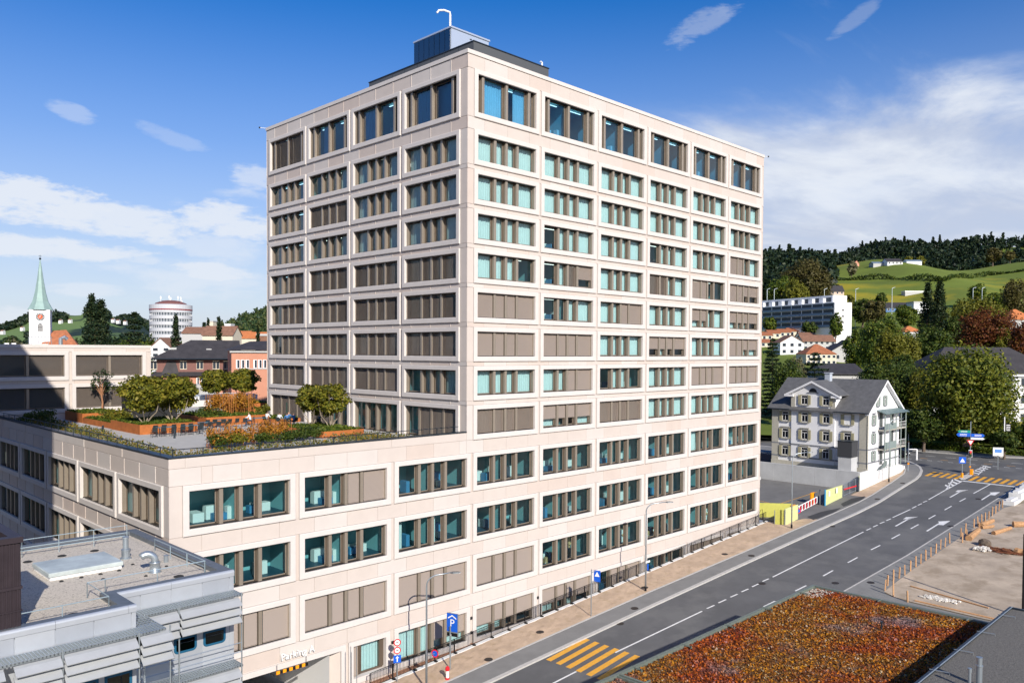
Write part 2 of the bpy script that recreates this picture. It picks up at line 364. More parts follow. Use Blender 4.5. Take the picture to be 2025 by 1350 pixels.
def furn_mesh(H, kind):
    def f():
        b = MB(); r = random.Random(kind)
        for k in range(5 if kind < 4 else 12):
            x = .2+r.random()*(OW-1.2); y = .8+r.random()*1.6; w = .3+r.random()*.9; h = .25+r.random()*(.5 if kind < 4 else 1.0)*H*.8; d = .3+r.random()*.5
            if kind >= 4: w *= .45
            mi = r.choice([0, 0, 3, 1, 2, 4] if kind >= 4 else [0, 0, 3, 2]); b.box((x, y, 0), (x+w, y+d, h), mi)
            if kind >= 4: b.tube([(x, y, 0), (x+.2, y+.1, h*.7), (x-.2, y+.3, h*1.1)], .05, 5, r.choice([0, 4, 3])); b.tube([(x+.3, y, h*.5), (x+.5, y, h*.6)], .14, 8, r.choice([0, 4, 1]))
        b.box((.6, 1.1, H-.06), (2.9, 1.22, H-.02), 5); b.box((4.0, 1.1, H-.06), (6.3, 1.22, H-.02), 5)
        return b.mesh('furniture', [mat('white_cabinet', (.72, .72, .70), .5), mat('beech_wood', (.45, .30, .16), .5), mat('blue_plastic', (.06, .22, .4), .5), mat('grey_cabinet', (.45, .47, .48), .5), m_black, m_lamp])
    return cached(('fu', round(H, 2), kind), f)
def window(parent, loc, rot, H, state, pat='n', depth=3.2, tilt=62., furn=None, thr=False, gl=None):
    w = link('window', surround_mesh(H, thr), parent, loc, rot)
    link('window_frame', frame_mesh(H, pat), w)
    op = False
    for i, ((u, pw), s) in enumerate(zip(PAT[pat], state)):
        link('pane', pane_mesh(pw, H, gl), w, (u, 0, 0))
        if s in 'cps': link('curtain', curtain_mesh(pw, H, {'c': 1., 'p': .55, 's': .3}[s], rnd.randrange(3)), w, (u+(pw*.45 if s == 'p' else 0), 0, 0))
        if s in 'op': op = True
        if s in 'bhxq':
            dr = {'b': 1., 'h': .66, 'x': 1., 'q': .45}[s]; link('blind', blind_mesh(pw, H, dr, 30. if s == 'x' else tilt), w, (u, 0, 0))
            if s in 'hxq' and rnd.random() < .6: link('curtain', curtain_mesh(pw, H, 1., rnd.randrange(3)), w, (u, 0, 0))
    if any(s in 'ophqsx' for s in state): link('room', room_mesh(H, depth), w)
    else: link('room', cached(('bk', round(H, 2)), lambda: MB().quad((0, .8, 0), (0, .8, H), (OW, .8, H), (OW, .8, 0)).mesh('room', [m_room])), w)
    if op: link('furniture', furn_mesh(H, furn if furn is not None else rnd.randrange(4)), w)
    return w
X0 = -22.9166
ZT = [46.468]+[41.578-3.2188*k for k in range(8)]          # heads of the tower windows
HT = [3.083]+[2.05]*8
ZPD = [15.12, 10.90, 6.68, 2.45]; HP = 2.35
RT = [['ccpc', 'oooo', 'oooo', 'oooo', 'oooo', 'oooo'], ['cccc']*6, ['cpcc']+['cccc']*5, ['cccc', 'occc', 'cccc', 'occc', 'cccc', 'bbcc'],
      ['ccco', 'ocxh', 'cccc', 'xxcc', 'bboo', 'bbhh'], ['bbbb', 'oocc', 'ccbb', 'cccc', 'hhcc', 'hhhh'], ['bbbb', 'bbbb', 'cccc', 'hhhh', 'cccc', 'bbhh'],
      ['cccc', 'ccbb', 'occo', 'cccc', 'bbbb', 'bbbb'], ['xxxx', 'hhhh', 'xxxx', 'cccc', 'cccc', 'cccc']]
RP = [['oooo', 'oobb', 'oooo', 'oooo', 'oooo', 'oooo', 'oooo', 'coso', 'oooo'], ['oooo', 'oooo', 'soso', 'oooo', 'oooo', 'osoo', 'oooo', 'ooso', 'soso'],
      ['bbbb', 'bbbb', 'bbbb', 'bbbb', 'oooo', 'oooo', 'oooo', 'oooo', 'oooo'], [None, 'bc', 'cchh', 'hhhh', 'hhhh', 'obbb', 'oooo', 'xxxx', 'xxxx']]
LT = [['ccoc', 'ccoc', 'cpoc', 'bbbb'], ['cccc', 'cccc', 'oscc', 'oooo'], ['cccc', 'cccc', 'bbbb', 'osoo'], ['cccc', 'cccc', 'occc', 'oooo'], ['xxxx', 'xxxx', 'xxxx', 'ooxx'],
      ['xxxx', 'xxxx', 'xxxx', 'oxxx'], ['xxxx', 'xxxx', 'xxxx', 'oxxx'], ['occc', 'xxbb', 'xxxx', 'xxxx'], ['oxxx', 'oooo', 'xxoo', 'xxxx']]
holesR, holesL, holesPL, holesW = [], [], [], []
for r, zt in enumerate(ZT):
    for c in range(6):
        x = X0+(c+3)*BAY; window(hb, (x, 0, zt-HT[r]), 0, HT[r], RT[r][c], 't' if r == 0 else 'n', 3.4, gl=m_glassb if r == 0 else None); holesR.append((x, x+OW, zt-HT[r], zt))
    for c in range(4):
        y = 1.28+c*BAY; h = HT[r]; zb = zt-h; pat = 't' if r == 0 else 'n'; thr = False
        if r == 8: zb = 16.47; h = zt-zb; thr = True; pat = 'd'
        window(hb, (0, y+OW, zb), -PI/2, h, LT[r][c][::1] if True else '', pat, 2.6 if c else 1.0, 40., thr=thr, gl=m_glassb if r == 0 or (c == 3 and r < 7) else None); holesL.append((33.216-(y+OW), 33.216-y, zb, zt))
for r, zt in enumerate(ZPD):
    for c in range(9):
        st = RP[r][c]; x = X0+c*BAY
        if st is None or st == 'bc': continue
        window(hb, (x, 0, zt-HP), 0, HP, st, 'n', 3.4, furn=(4+c % 2 if r == 2 else None)); holesR.append((x, x+OW, zt-HP, zt))
PLY = 45.0
for r, zt in enumerate(ZPD[:3]):
    for c in range(5):
        y = 1.28+c*BAY; window(hb, (-24.126, y+OW, zt-HP), -PI/2, HP, ['ccso', 'cccc', 'cccs', 'ccoc', 'cccc'][c] if r < 2 else 'cccc', 'n', 2.6 if c else 1.0, 40.); holesPL.append((PLY-(y+OW), PLY-y, zt-HP, zt))
# half-width window beside the parking entrance
hw = link('window', cached('half', lambda: (lambda b: b.mesh('window', [m_frame]))(MB().box((-.4, -.125, -.43), (3.25, .0, -.001)).box((-.4, -.125, HP+.001), (3.25, 0, HP+.37)).box((-.4, -.125, -.001), (-.001, .45, HP+.001)).box((2.881, -.125, -.001), (3.25, .45, HP+.001)).box((0, .0, -.05), (2.88, .45, -.001)).box((0, 0, HP+.001), (2.88, .45, HP+.05)))), hb, (-10.98, 0, .07))
link('window_frame', cached('halff', lambda: MB().box((0, .36, 0), (2.88, .44, .16)).box((0, .36, HP-.1), (2.88, .44, HP)).bbox((.55, .07, .16), (.80, .44, HP-.1), .02).box((0, .36, .16), (.06, .44, HP-.1)).box((2.5, .24, .16), (2.88, .44, HP-.1)).box((.80, .05, HP-.06), (2.88, .36, HP-.01)).mesh('window_frame', [m_bronze])), hw)
link('pane', MB().quad((.8, .41, .16), (2.5, .41, .16), (2.5, .41, HP-.1), (.8, .41, HP-.1)).mesh('pane', [m_glass]), hw)
link('curtain', curtain_mesh(1.7, HP, 1., 1), hw, (.8, 0, 0)); link('blind', blind_mesh(.48, HP), hw, (.06, 0, 0))
link('room', MB().quad((0, .8, 0), (0, .8, HP), (2.88, .8, HP), (2.88, .8, 0)).mesh('room', [m_room]), hw)
holesR.append((-10.98, -8.10, .07, .07+HP))
PKX0, PKX1, PKZ = -23.2, -12.01, 2.38
holesR.append((PKX0, PKX1, -3.2, PKZ))
# ---- solid core behind the panels, cut around the openings
def core(b, u0, u1, z0, z1, holes, mk, mi=0):
    us = sorted({u0, u1, *[h[0] for h in holes], *[h[1] for h in holes]}); zs = sorted({z0, z1, *[h[2] for h in holes], *[h[3] for h in holes]})
    us = [u for u in us if u0 <= u <= u1]; zs = [z for z in zs if z0 <= z <= z1]
    for j in range(len(zs)-1):
        zc = (zs[j]+zs[j+1])/2; run = None
        for i in range(len(us)-1):
            uc = (us[i]+us[i+1])/2; h = any(a < uc < c and d < zc < e for a, c, d, e in holes)
            if not h: run = us[i] if run is None else run
            if run is not None and (h or i == len(us)-2):
                e = us[i] if h else us[i+1]; b.quad(mk(run, zs[j]), mk(e, zs[j]), mk(e, zs[j+1]), mk(run, zs[j+1]), mi); run = None
TOP, PT, XR, YB = 48.285, 17.30, 49.02, 33.216
wb = MB(); dd = .035
core(wb, 0, XR, PT, TOP-.3, holesR, lambda u, z: (u, dd, z)); core(wb, -24.126, XR, -3.2, PT, holesR, lambda u, z: (u, dd, z))
core(wb, 0, YB, 16.4, TOP-.3, holesL, lambda u, z: (dd, YB-u, z)); core(wb, 0, PLY, -3.2, PT, holesPL, lambda u, z: (-24.126+dd, PLY-u, z))
wb.quad((XR-dd, 0, -3), (XR-dd, YB, -3), (XR-dd, YB, TOP-.3), (XR-dd, 0, TOP-.3)); wb.quad((XR, YB, -3), (0, YB, 10), (0, YB, TOP-.3), (XR, YB, TOP-.3))
wb.build('wall', [m_stone], hb)
# coping of tower and podium
def coping(b, pts, w, h, z, mi=0, out=.06):
    for (a, c) in pts:
        x0, x1 = sorted((a[0], c[0])); y0, y1 = sorted((a[1], c[1]))
        b.box((x0-out if x0 != x1 else x0-out, y0-out, z), (x1+out if x0 != x1 else x0+w, y1+out if y0 != y1 else y0+w, z+h), mi)
cp = MB(); cp.box((-.07, -.07, TOP-.32), (XR+.07, .42, TOP)); cp.box((-.07, .42, TOP-.32), (.42, YB-.42, TOP)); cp.box((-.07, YB-.42, TOP-.32), (XR+.07, YB+.07, TOP)); cp.box((XR-.42, .42, TOP-.32), (XR+.07, YB-.42, TOP)); cp.build('parapet', [m_frame], hb)
MB().quad((.42, .42, TOP-.7), (XR-.42, .42, TOP-.7), (XR-.42, YB-.42, TOP-.7), (.42, YB-.42, TOP-.7)).build('roof', [m_roofgrey], hb)
kb = MB(); kb.box((-24.16, -.035, PT-.09), (0.0, .55, PT)); kb.box((-24.16, .55, PT-.09), (-23.56, PLY-.05, PT)); kb.build('parapet_cap', [m_zinc], hb)
pi = MB(); pi.box((-23.6, .5, 16.2), (0, .56, PT-.09)); pi.box((-23.62, .56, 16.2), (-23.56, PLY, PT-.09)); pi.build('parapet_lining', [m_zinc], hb)
# ---- facing panels, each with open joints; the 300 that show largest are objects of their own
PANELS = []
def band(u0, u1, z0, z1, joints, side):
    js = sorted({u0, u1, *[j for j in joints if u0+.05 < j < u1-.05]})
    for a, c in zip(js, js[1:]): PANELS.append((a, c, z0, z1, side))
def P3(side, u, d, z):
    if side == 'R': return (u, d, z)
    if side == 'L': return (d, YB-u, z)
    return (-24.126+d, PLY-u, z)
J3 = lambda o, n: [o+2.6667*k for k in range(-2, n)]
jr = J3(X0-.4+1.2, 40)
band(0, XR, ZT[0]+.385, TOP-.36, jr, 'R')
for r in range(8): band(0, XR, ZT[r+1]+.385, ZT[r]-HT[r]-.44, jr, 'R')
band(0, XR, ZPD[0]+.385, ZT[8]-HT[8]-.44, jr, 'R')
band(-24.126, 0, PT-.72, PT-.10, [-24.126+1.0]+[-24.126+1.0+7.8*k for k in range(1, 4)], 'R')
band(-24.126, 0, ZPD[0]+.385, PT-.735, [-24.126+2.75]+jr[1:], 'R')
for r in range(3): band(-24.126, XR, ZPD[r+1]+.385 if r < 2 else ZPD[3]+.385, ZPD[r]-HP-.44, jr, 'R')
jl = [33.216-(1.28-.4+1.2+2.6667*k) for k in range(-2, 16)]
band(0, YB, ZT[0]+.385, TOP-.36, jl, 'L')
for r in range(8): band(0, YB, ZT[r+1]+.385, ZT[r]-HT[r]-.44, jl, 'L')
jp = [PLY-(1.28-.4+1.2+2.6667*k) for k in range(-2, 20)]
band(0, PLY, PT-.72, PT-.10, [PLY-7.8*k for k in range(1, 6)], 'P')
band(0, PLY, ZPD[0]+.385, PT-.735, jp, 'P')
for r in range(2): band(0, PLY, ZPD[r+1]+.385, ZPD[r]-HP-.44, jp, 'P')
# upright strips between the window surrounds
def strips(us, zs, side, w):
    for u in us:
        for z0, z1 in zs: PANELS.append((u, u+w, z0, z1, side))
zrt = [(ZT[r]-HT[r]-.43, ZT[r]+.375) for r in range(9)]; zrp = [(ZPD[r]-HP-.43, ZPD[r]+.375) for r in range(3)]
strips([X0+(c+3)*BAY+OW+.41 for c in range(6)], zrt, 'R', .28); strips([X0+c*BAY+OW+.41 for c in range(9)], zrp, 'R', .28)
PANELS += [(0, X0+3*BAY-.41, a, b, 'R') for a, b in zrt]; PANELS += [(-24.126, X0-.41, a, b, 'R') for a, b in zrp]
strips([33.216-(1.28+c*BAY+OW+.40+.29) for c in range(4)], zrt[:8], 'L', .28); PANELS += [(33.216-.87, 33.216, a, b, 'L') for a, b in zrt[:8]]
strips([PLY-(1.28+c*BAY+OW+.40+.29) for c in range(5)], zrp[:2], 'P', .28); PANELS += [(PLY-.87, PLY, a, b, 'P') for a, b in zrp[:2]]
PANELS = [p for p in PANELS if p[1]-p[0] > .05 and p[3]-p[2] > .05]
def psize(p):
    c = Vector(P3(p[4], (p[0]+p[1])/2, 0, (p[2]+p[3])/2)); d = (c-Vector(CAM)).length; f = {'R': .7, 'L': .7, 'P': .6}[p[4]]
    if p[4] == 'R' and p[0] > 24 and p[2] < 4: d *= 3
    return min(p[1]-p[0], 3)*f*(p[3]-p[2])/d/d
PANELS.sort(key=psize, reverse=True)
def panel_geo(b, p):
    u0, u1, z0, z1, s = p; g = .009 if s == 'R' else .03; fr = -.004 if s == 'R' else .0; bk = dd+.01; r = .012
    u0 += g; u1 -= g; z0 += .006; z1 -= .006
    # front plate with a bevelled edge
    vs = [P3(s, u, d, z) for d, i in ((bk, 0), (fr+r, 0), (fr, r)) for u, z in ((u0+i, z0+i), (u1-i, z0+i), (u1-i, z1-i), (u0+i, z1-i))]
    fs = [(8, 9, 10, 11)]
    for k in (0, 4):
        for i in range(4): fs.append((k+i, k+(i+1) % 4, k+4+(i+1) % 4, k+4+i))
    b.add(vs, fs)
    if s in 'LP' and p[1]-p[0] > 1:                # raised rib over the joint on the shaded sides
        b.box(*[tuple(f(a, c) for a, c in zip(P3(s, p[1]-.03, -.03, p[2]+.02), P3(s, p[1]+.03, dd, p[3]-.02))) for f in (min, max)])
    return b
for p in PANELS[:298]: panel_geo(MB(), p).build('panel', [m_panel], hb)
rest = MB()
for p in PANELS[298:]: panel_geo(rest, p)
o = rest.build('panel', [m_panels], hb); o['kind'] = 'stuff'
# ---- rooftop plant
pl = MB(); pl.box((3.5, 3.2, TOP-.7), (13.1, 18.8, 50.68), 0); pl.box((3.44, 3.14, 50.68), (13.16, 18.86, 50.76), 1)
for k in range(1, 8): pl.box((3.485, 3.2+k*1.95, TOP), (3.5, 3.215+k*1.95, 50.6), 1)
pl.build('plant_room', [mat('plant_sheet', (.10, .105, .11), .5, .2), m_zinc], hb)
lb = MB(); lb.box((6.25, 9.4, 50.7), (11.1, 15, 54.35), 0); lb.box((6.15, 9.3, 54.35), (11.2, 15.1, 54.5), 0); lb.build('lift_room', [m_lightmetal], hb)
for k in range(7):
    y0 = 9.46+k*.79; q = MB(); q.box((6.18, y0+.03, 50.75), (6.235, y0+.76, 54.3)); q.build('cladding_panel', [glass('blue_glass', (.25, .45, .75), .05, 3.0)], hb)
MB().lathe([(.12, 0), (.12, .02)], (8.7, 9.38, 53.9), 8).build('lamp', [m_dark], hb)
MB().tube([(6.8, 10.2, 54.5), (6.8, 10.2, 55.9), (6.75, 10.2, 56.15), (6.3, 10.5, 56.3), (5.9, 10.8, 56.25), (5.75, 10.9, 56.0)], .10, 8).build('vent_pipe', [m_white], hb)
MB().tube([(12.6, 3.6, 50.7), (12.6, 3.6, 51.25), (12.4, 3.6, 51.3)], .09, 6).build('vent_pipe', [m_white], hb)
def roof_bracket(a, b):
    q = MB(); q.tube([a, b], .03, 5); q.lathe([(.1, -.06), (.1, .08)], b, 6, 1); q.build('roof_bracket', [m_white, m_dark], hb)
roof_bracket((0, YB-.2, TOP-.1), (-.5, YB+.6, TOP+.05)); roof_bracket((XR, .2, TOP-.15), (XR+.9, -.1, TOP-.05))
for k in range(2): MB().tube([(5+k*30, .3, TOP), (5+k*30, .3, TOP+.02)], .02, 4)
# ---- railing on the podium parapet
rl = MB(); zr = PT+.42
rl.tube([(-23.75, .35, zr), (-.6, .35, zr)], .03, 6); rl.tube([(-23.75, .35, zr), (-23.75, 44.6, zr)], .03, 6)
for k in range(13): x = -23.75+k*1.9; rl.box((x-.03, .33, PT-.02), (x+.03, .37, zr))
for k in range(1, 24): y = .35+k*1.9; rl.box((-23.77, y-.03, PT-.02), (-23.73, y+.03, zr))
rl.build('railing', [m_zinc], hb)
# ---- parking entrance
pk = MB(); a0, a1, zf = PKX0, PKX1, -1.55
pk.quad((a1-.9, .035, zf), (a1-.9, 22, zf), (a1-.9, 22, PKZ), (a1-.9, .035, PKZ), 0); pk.quad((a0, .035, zf), (a0, .035, PKZ), (a0, 22, PKZ), (a0, 22, zf), 0)
pk.quad((a0, .035, zf), (a0, 22, zf-1), (a1, 22, zf-1), (a1, .035, zf), 1); pk.quad((a0, .035, PKZ), (a1, .035, PKZ), (a1, 22, PKZ), (a0, 22, PKZ), 1); pk.quad((a0, 22, zf-1), (a0, 22, PKZ), (a1, 22, PKZ), (a1, 22, zf-1), 1)
pk.quad((a1-.9, .9, zf), (a1, .035, zf), (a1, .035, PKZ), (a1-.9, .9, PKZ), 2)
pk.build('parking_entrance', [m_white, m_concrete, m_stone], hb)
pf = MB(); pf.box((a0-.3, -.11, PKZ+.001), (a1+.4, .05, PKZ+.38)); pf.box((a1, -.11, -3.2), (a1+.4, .05, PKZ-.001)); pf.build('entrance_surround', [m_frame], hb)
text('Parking A', (-15.55, -.11, 3.20), .66, 0, -1, m_white, hb, 'sign_lettering', .13, 'CENTER', .04)
hbk = MB()
for k in range(5):
    x = -17.25+k*.475; hbk.box((x, -.42, 2.22), (x+.25, -.36, 2.44), 0); hbk.box((x+.25, -.42, 2.22), (x+.475, -.36, 2.44), 1)
hbk.tube([(-17.2, -.39, 2.44), (-17.2, -.39, 2.9)], .015, 4, 1); hbk.tube([(-15.0, -.39, 2.44), (-15.0, -.39, 2.9)], .015, 4, 1)
hbk.build('height_bar', [mat('orange_paint', (.9, .33, .01), .5), m_black], hb)
for x, z in ((-7.45, 1.75), (.55, 1.75), (.55, .55), (8.55, 1.75), (16.55, 1.8)): MB().box((x-.09, -.11, z), (x+.09, -.001, z+.2)).build('wall_lamp', [m_dark], hb)
# ---------------------------------------------------------------- ground, street, kerbs, markings
m_ground = mat('bare_ground', (.20, .17, .12), .95, noise=.25, nscale=.15, bump=.3, bscale=3)
m_grass = mat('meadow_grass', (.10, .135, .022), .95, noise=.25, nscale=.05, bump=.4, bscale=2)
m_asph = mat('asphalt', (.112, .113, .116), .85, noise=.16, nscale=.22, bump=.12, bscale=60, stain=((.145, .145, .144), .18, .50, .62))
m_asph2 = mat('pavement_asphalt', (.205, .203, .197), .9, noise=.12, nscale=.5, bump=.12, bscale=60)
m_asph3 = mat('fresh_asphalt', (.055, .056, .058), .85, noise=.15, nscale=.8)
m_kerb = mat('granite_kerb', (.46, .445, .42), .8, noise=.12, nscale=3, bump=.1)
m_soil = mat('sandy_soil', (.47, .35, .25), .98, noise=.18, nscale=.5, bump=.5, bscale=7, stain=((.38, .28, .18), 1.2, .52, .72))
m_dirt = mat('stony_dirt', (.42, .345, .265), .98, noise=.22, nscale=.35, bump=.6, bscale=6, stain=((.30, .24, .175), .5, .50, .66))
m_line = mat('road_paint_white', (.72, .72, .71), .6, noise=.10, nscale=2.5, stain=((.35, .35, .35), 6, .62, .74))
m_yel = mat('road_paint_yellow', (.72, .36, .045), .6, noise=.10, nscale=2.5, stain=((.3, .2, .08), 6, .62, .76))
gb = MB()
xs = [-9000, -3000, -1000, -300, -60, -24.2, 49.1, 80, 115, 160, 300, 1000, 3000, 9000]; ys = [-9000, -2000, -500, -150, -1.1, 33.3, 45, 150, 500, 1500, 4000, 9000]
def gh(x, y): return gz(min(max(x, -60), 115)) if x <= 115 else 7.1
for i in range(len(xs)-1):
    for j in range(len(ys)-1):
        if -24.3 < (xs[i]+xs[i+1])/2 < 49.1 and -1.1 <= ys[j] < 33.3: continue
        q = [(xs[i], ys[j]), (xs[i+1], ys[j]), (xs[i+1], ys[j+1]), (xs[i], ys[j+1])]; gb.add([(*p, gh(*p)) for p in q], [(0, 1, 2, 3)])
struct('ground', gb, m_ground)
def sheet(name, poly, off, m, kind=True):
    b = MB(); b.add([(p[0], p[1], gz(p[0])+off) for p in poly], [tuple(range(len(poly)))])
    return struct(name, b, m)
KO = [(-60, -6.6), (-3.4, -7.0), (16.7, -7.2), (31, -7.5), (48, -7.9), (59, -8.25), (66, -8.2), (76.1, -7.5), (83.5, -7.05), (86.8, -6.5), (90.2, -5.6), (93, -4.4), (95.2, -2.9), (97.2, -1), (98.2, 1.2), (98.6, 5), (98.6, 60)]
KI = [(-60, -4.2), (-1, -4.5), (19.1, -4.8), (34, -5.3), (46.9, -5.6), (56.7, -5.95), (64.6, -6.05), (69.9, -5.8), (79, -5.0), (86.2, -4.2), (89.4, -3.3), (91.6, -2.0), (92.6, 0), (92.8, 6), (92.8, 60)]
sheet('road', KO+[(107.2, 60), (107.2, 0), (107.4, -10), (109.2, -15), (112, -60), (99, -60), (95, -24), (89.6, -20.7), (-60, -20.7)], .010, m_asph)
def strip(line, w0, w1):
    L_, R_ = [], []
    for i, p in enumerate(line):
        a = line[max(i-1, 0)]; c = line[min(i+1, len(line)-1)]; d = Vector((c[0]-a[0], c[1]-a[1])).normalized(); n = Vector((-d.y, d.x))
        L_.append((p[0]+n.x*w1, p[1]+n.y*w1)); R_.append((p[0]+n.x*w0, p[1]+n.y*w0))
    return R_, L_
def ribbon(b, line, w0, w1, z0, z1, mi=0):
    R_, L_ = strip(line, w0, w1)
    for i in range(len(line)-1):
        q = [R_[i], R_[i+1], L_[i+1], L_[i]]
        vs = [(x, y, gz(x)+z0) for x, y in q]+[(x, y, gz(x)+z1) for x, y in q]
        b.add(vs, [(4, 5, 6, 7), (0, 1, 5, 4), (2, 3, 7, 6), (1, 2, 6, 5), (3, 0, 4, 7)], mi)
pv = MB(); KI2 = [(x, y) for x, y in KI]
pv.add([(x, y, gz(x)+.11) for x, y in KO[::1]]+[(x, y, gz(x)+.11) for x, y in KI2[::-1]], [tuple(range(len(KO)+len(KI2)))])
struct('pavement', pv, m_asph2)
kbm = MB(); ribbon(kbm, KO, -.02, .34, .0, .13); struct('kerb', kbm, m_kerb)
kbm = MB(); ribbon(kbm, KI, -.10, .06, .0, .145); struct('kerb', kbm, m_kerb)
RL = [(-60, -18.3), (30.4, -18.5), (44.7, -19.05), (69, -19.3), (86, -19.45), (89.6, -19.5)]
fp = MB(); ribbon(fp, RL, -2.6, -.02, .0, .03); struct('footpath', fp, mat('pale_asphalt', (.20, .20, .195), .9, noise=.12, nscale=.6, bump=.1, bscale=50))
rk = MB(); ribbon(rk, RL, -.02, .14, .0, .035); struct('kerb', rk, m_kerb)
# sandy verge between pavement and curb wall, uneven
vb = MB(); r = random.Random(3); nx, ny = 110, 8; V = []
for i in range(nx+1):
    x = -9+(57.5)*i/nx; yi = np.interp(x, [p[0] for p in KI], [p[1] for p in KI])+.02
    for j in range(ny+1):
        y = yi+(-1.46-yi)*j/ny; V.append((x, y, gz(x)+.10+(.05*r.random() if 0 < j else 0)+.03*j/ny))
vb.add(V, [(i*(ny+1)+j, (i+1)*(ny+1)+j, (i+1)*(ny+1)+j+1, i*(ny+1)+j+1) for i in range(nx) for j in range(ny)])
struct('verge', vb, m_soil)
vb = MB(); vb.add([(x, y, gz(x)+.06) for x, y in [(68, -5.75), (79, -4.95), (86.2, -4.15), (89.2, -3.3), (90.5, -2.6), (88.5, -2.35), (84, -3.0), (74, -3.5), (68, -3.5)]], [tuple(range(9))]); struct('verge', vb, m_soil)
vb = MB(); vb.add([(x, y, gz(x)+.06) for x, y in [(47.6, -5.55), (53.2, -5.8), (52.6, -4.1), (50.5, -3.6), (47.6, -3.3)]], [tuple(range(5))]); struct('verge', vb, m_soil)
ent = MB(); ent.add([(x, y, gz(x)+.05) for x, y in [(51, -5.8), (66, -5.95), (68.5, -5.75), (68.5, -3.4), (71.3, -3.1), (71.3, 40), (49.2, 40), (49.2, -1.3), (50.6, -3.5)]], [tuple(range(9))]); struct('car_park', ent, mat('car_park_asphalt', (.16, .157, .152), .9, noise=.14, nscale=.4, bump=.1, bscale=40))
for poly in ([(52.6, -5.3), (58, -5.7), (60.5, -5.4), (57.0, -4.3), (53.6, -4.0)], [(61.2, -5.4), (66.6, -5.8), (68.6, -5.3), (66.2, -4.4), (62.5, -4.5)]): sheet('asphalt_patch', poly, .065, m_asph3)
cpl = MB()
def line_on(b, p, q, w, off):
    p, q = Vector(p), Vector(q); d = (q-p).normalized(); n = Vector((-d.y, d.x))*w/2
    b.add([(v.x, v.y, gz(v.x)+off) for v in (p-n, q-n, q+n, p+n)], [(0, 1, 2, 3)])
for a, c in (((58.5, 6.1), (57.2, 1.9)), ((57.2, 1.9), (67.5, 1.0))): line_on(cpl, a, c, .12, .056)
for k in range(7): line_on(cpl, (51.2+k*.1, 6-k*1.3), (51.26+k*.1, 5.3-k*1.3), .1, .056)
struct('parking_bay_lines', cpl, m_yel)
# driveway to the car park under the building
dv = MB(); dv.add([(-24, -6.6, gz(-24)+.02), (-10.5, -6.9, gz(-10.5)+.02), (-11.2, .03, -1.56), (-23.2, .03, -1.56)], [(0, 1, 2, 3)]); struct('driveway', dv, m_asph2)
# sunken strip along the facade
ss = MB(); ss.add([(-11.5, -1.05, -.72), (2, -1.05, -.2), (49, -1.05, -.15), (49, .03, -.15), (2, .03, -.2), (-11.5, .03, -.72)], [tuple(range(6))]); struct('light_well_floor', ss, mat('clay_paving', (.38, .20, .12), .9, noise=.25, nscale=6))
cw = thing('curb_wall', 'low white concrete kerb wall carrying the black railing along the facade', 'wall', (-11, -1.25, 0))
b = MB(); vs = []
for x in np.linspace(-11, 48.6, 13):
    t = gz(x)+.2; vs += [(x, -1.46, -1.2), (x, -1.46, t), (x, -1.02, t), (x, -1.02, -1.2)]
b.add(vs, [(4*i+k, 4*i+4+k, 4*i+4+(k+1) % 4, 4*i+(k+1) % 4) for i in range(12) for k in range(4)]+[(0, 1, 2, 3), (51, 50, 49, 48)]); b.build('wall_body', mat('white_concrete', (.66, .66, .645), .85, noise=.06, nscale=2), cw)
# painted markings, one object per mark
def mark(name, pts, m=m_line, off=.016): return sheet(name, pts, off, m)
def dash(p, q, w, m=m_line, name='lane_marking'):
    p, q = Vector(p), Vector(q); d = (q-p).normalized(); n = Vector((-d.y, d.x))*w/2; return mark(name, [tuple(v) for v in (p-n, q-n, q+n, p+n)], m)
cy = lambda x: float(np.interp(x, [-20, -2.1, 6.2, 18, 30.2, 51.1, 64.6, 71.3, 77.7], [-10.3, -10.45, -10.6, -11.0, -11.45, -12.0, -12.45, -12.55, -12.35]))
def cdash(u0, v0, u1, v1, w=.15):
    a, c = G(u0, v0), G(u1, v1); dash(a[:2], c[:2], w)
def c5(x, y): return 1190+x/5.473, 1140+y/5.473
dash((-9, cy(-9)), G(1139.7, 1327)[:2], .16); dash(G(*c5(145, 820))[:2], G(*c5(1085, 372))[:2], .16)
for a, c in (((1138, 343), (1220, 307)), ((1263, 282), (1345, 245)), ((1392, 220), (1470, 187)), ((1512, 163), (1588, 130)), ((1627, 108), (1697, 76)), ((1740, 50), (1808, 20))): dash(G(*c5(*a))[:2], G(*c5(*c))[:2], .16)
c3f = lambda x, y: (1700+x/4.8215, 960+y/4.8215)
dash(G(1528, 1140.5)[:2], G(1707.4, 1051.3)[:2], .16); dash(G(*c3f(315, 303))[:2], G(*c3f(483, 226))[:2], .16)
for a, c in (((65, 425), (108, 405)), ((128, 393), (172, 374)), ((193, 360), (236, 344)), ((253, 333), (297, 315)), ((500, 215), (541, 195)), ((555, 187), (592, 170)), ((605, 158), (642, 144))): dash(G(*c3f(*a))[:2], G(*c3f(*c))[:2], .16)
dash(G(*c3f(658, 133))[:2], (78.6, -12.45), .16)
for a, c in (((1510, 1199), (1533, 1188)), ((1572.8, 1168), (1594.4, 1157.2)), ((1627.8, 1138.4), (1647.3, 1127.4)), ((1676.7, 1112), (1695.8, 1101.7)), ((1722.3, 1086.7), (1740.6, 1077.7)), ((1763, 1065), (1779.7, 1056)), ((1801, 1045), (1816.4, 1036.6)), ((1836.4, 1025.6), (1850, 1018)), ((1868, 1008), (1881.6, 1000.3)), ((1897.5, 991.3), (1909.7, 984.8)), ((1925, 975.4), (1957.8, 957.5))): dash(G(*a)[:2], G(*c)[:2], .16)
dash(G(*c5(1755, 332))[:2], G(*c5(1895, 264))[:2], .16)
mark('stop_line', [(85.7, -12.5), (86.2, -12.5), (86.0, -19.3), (85.5, -19.3)])
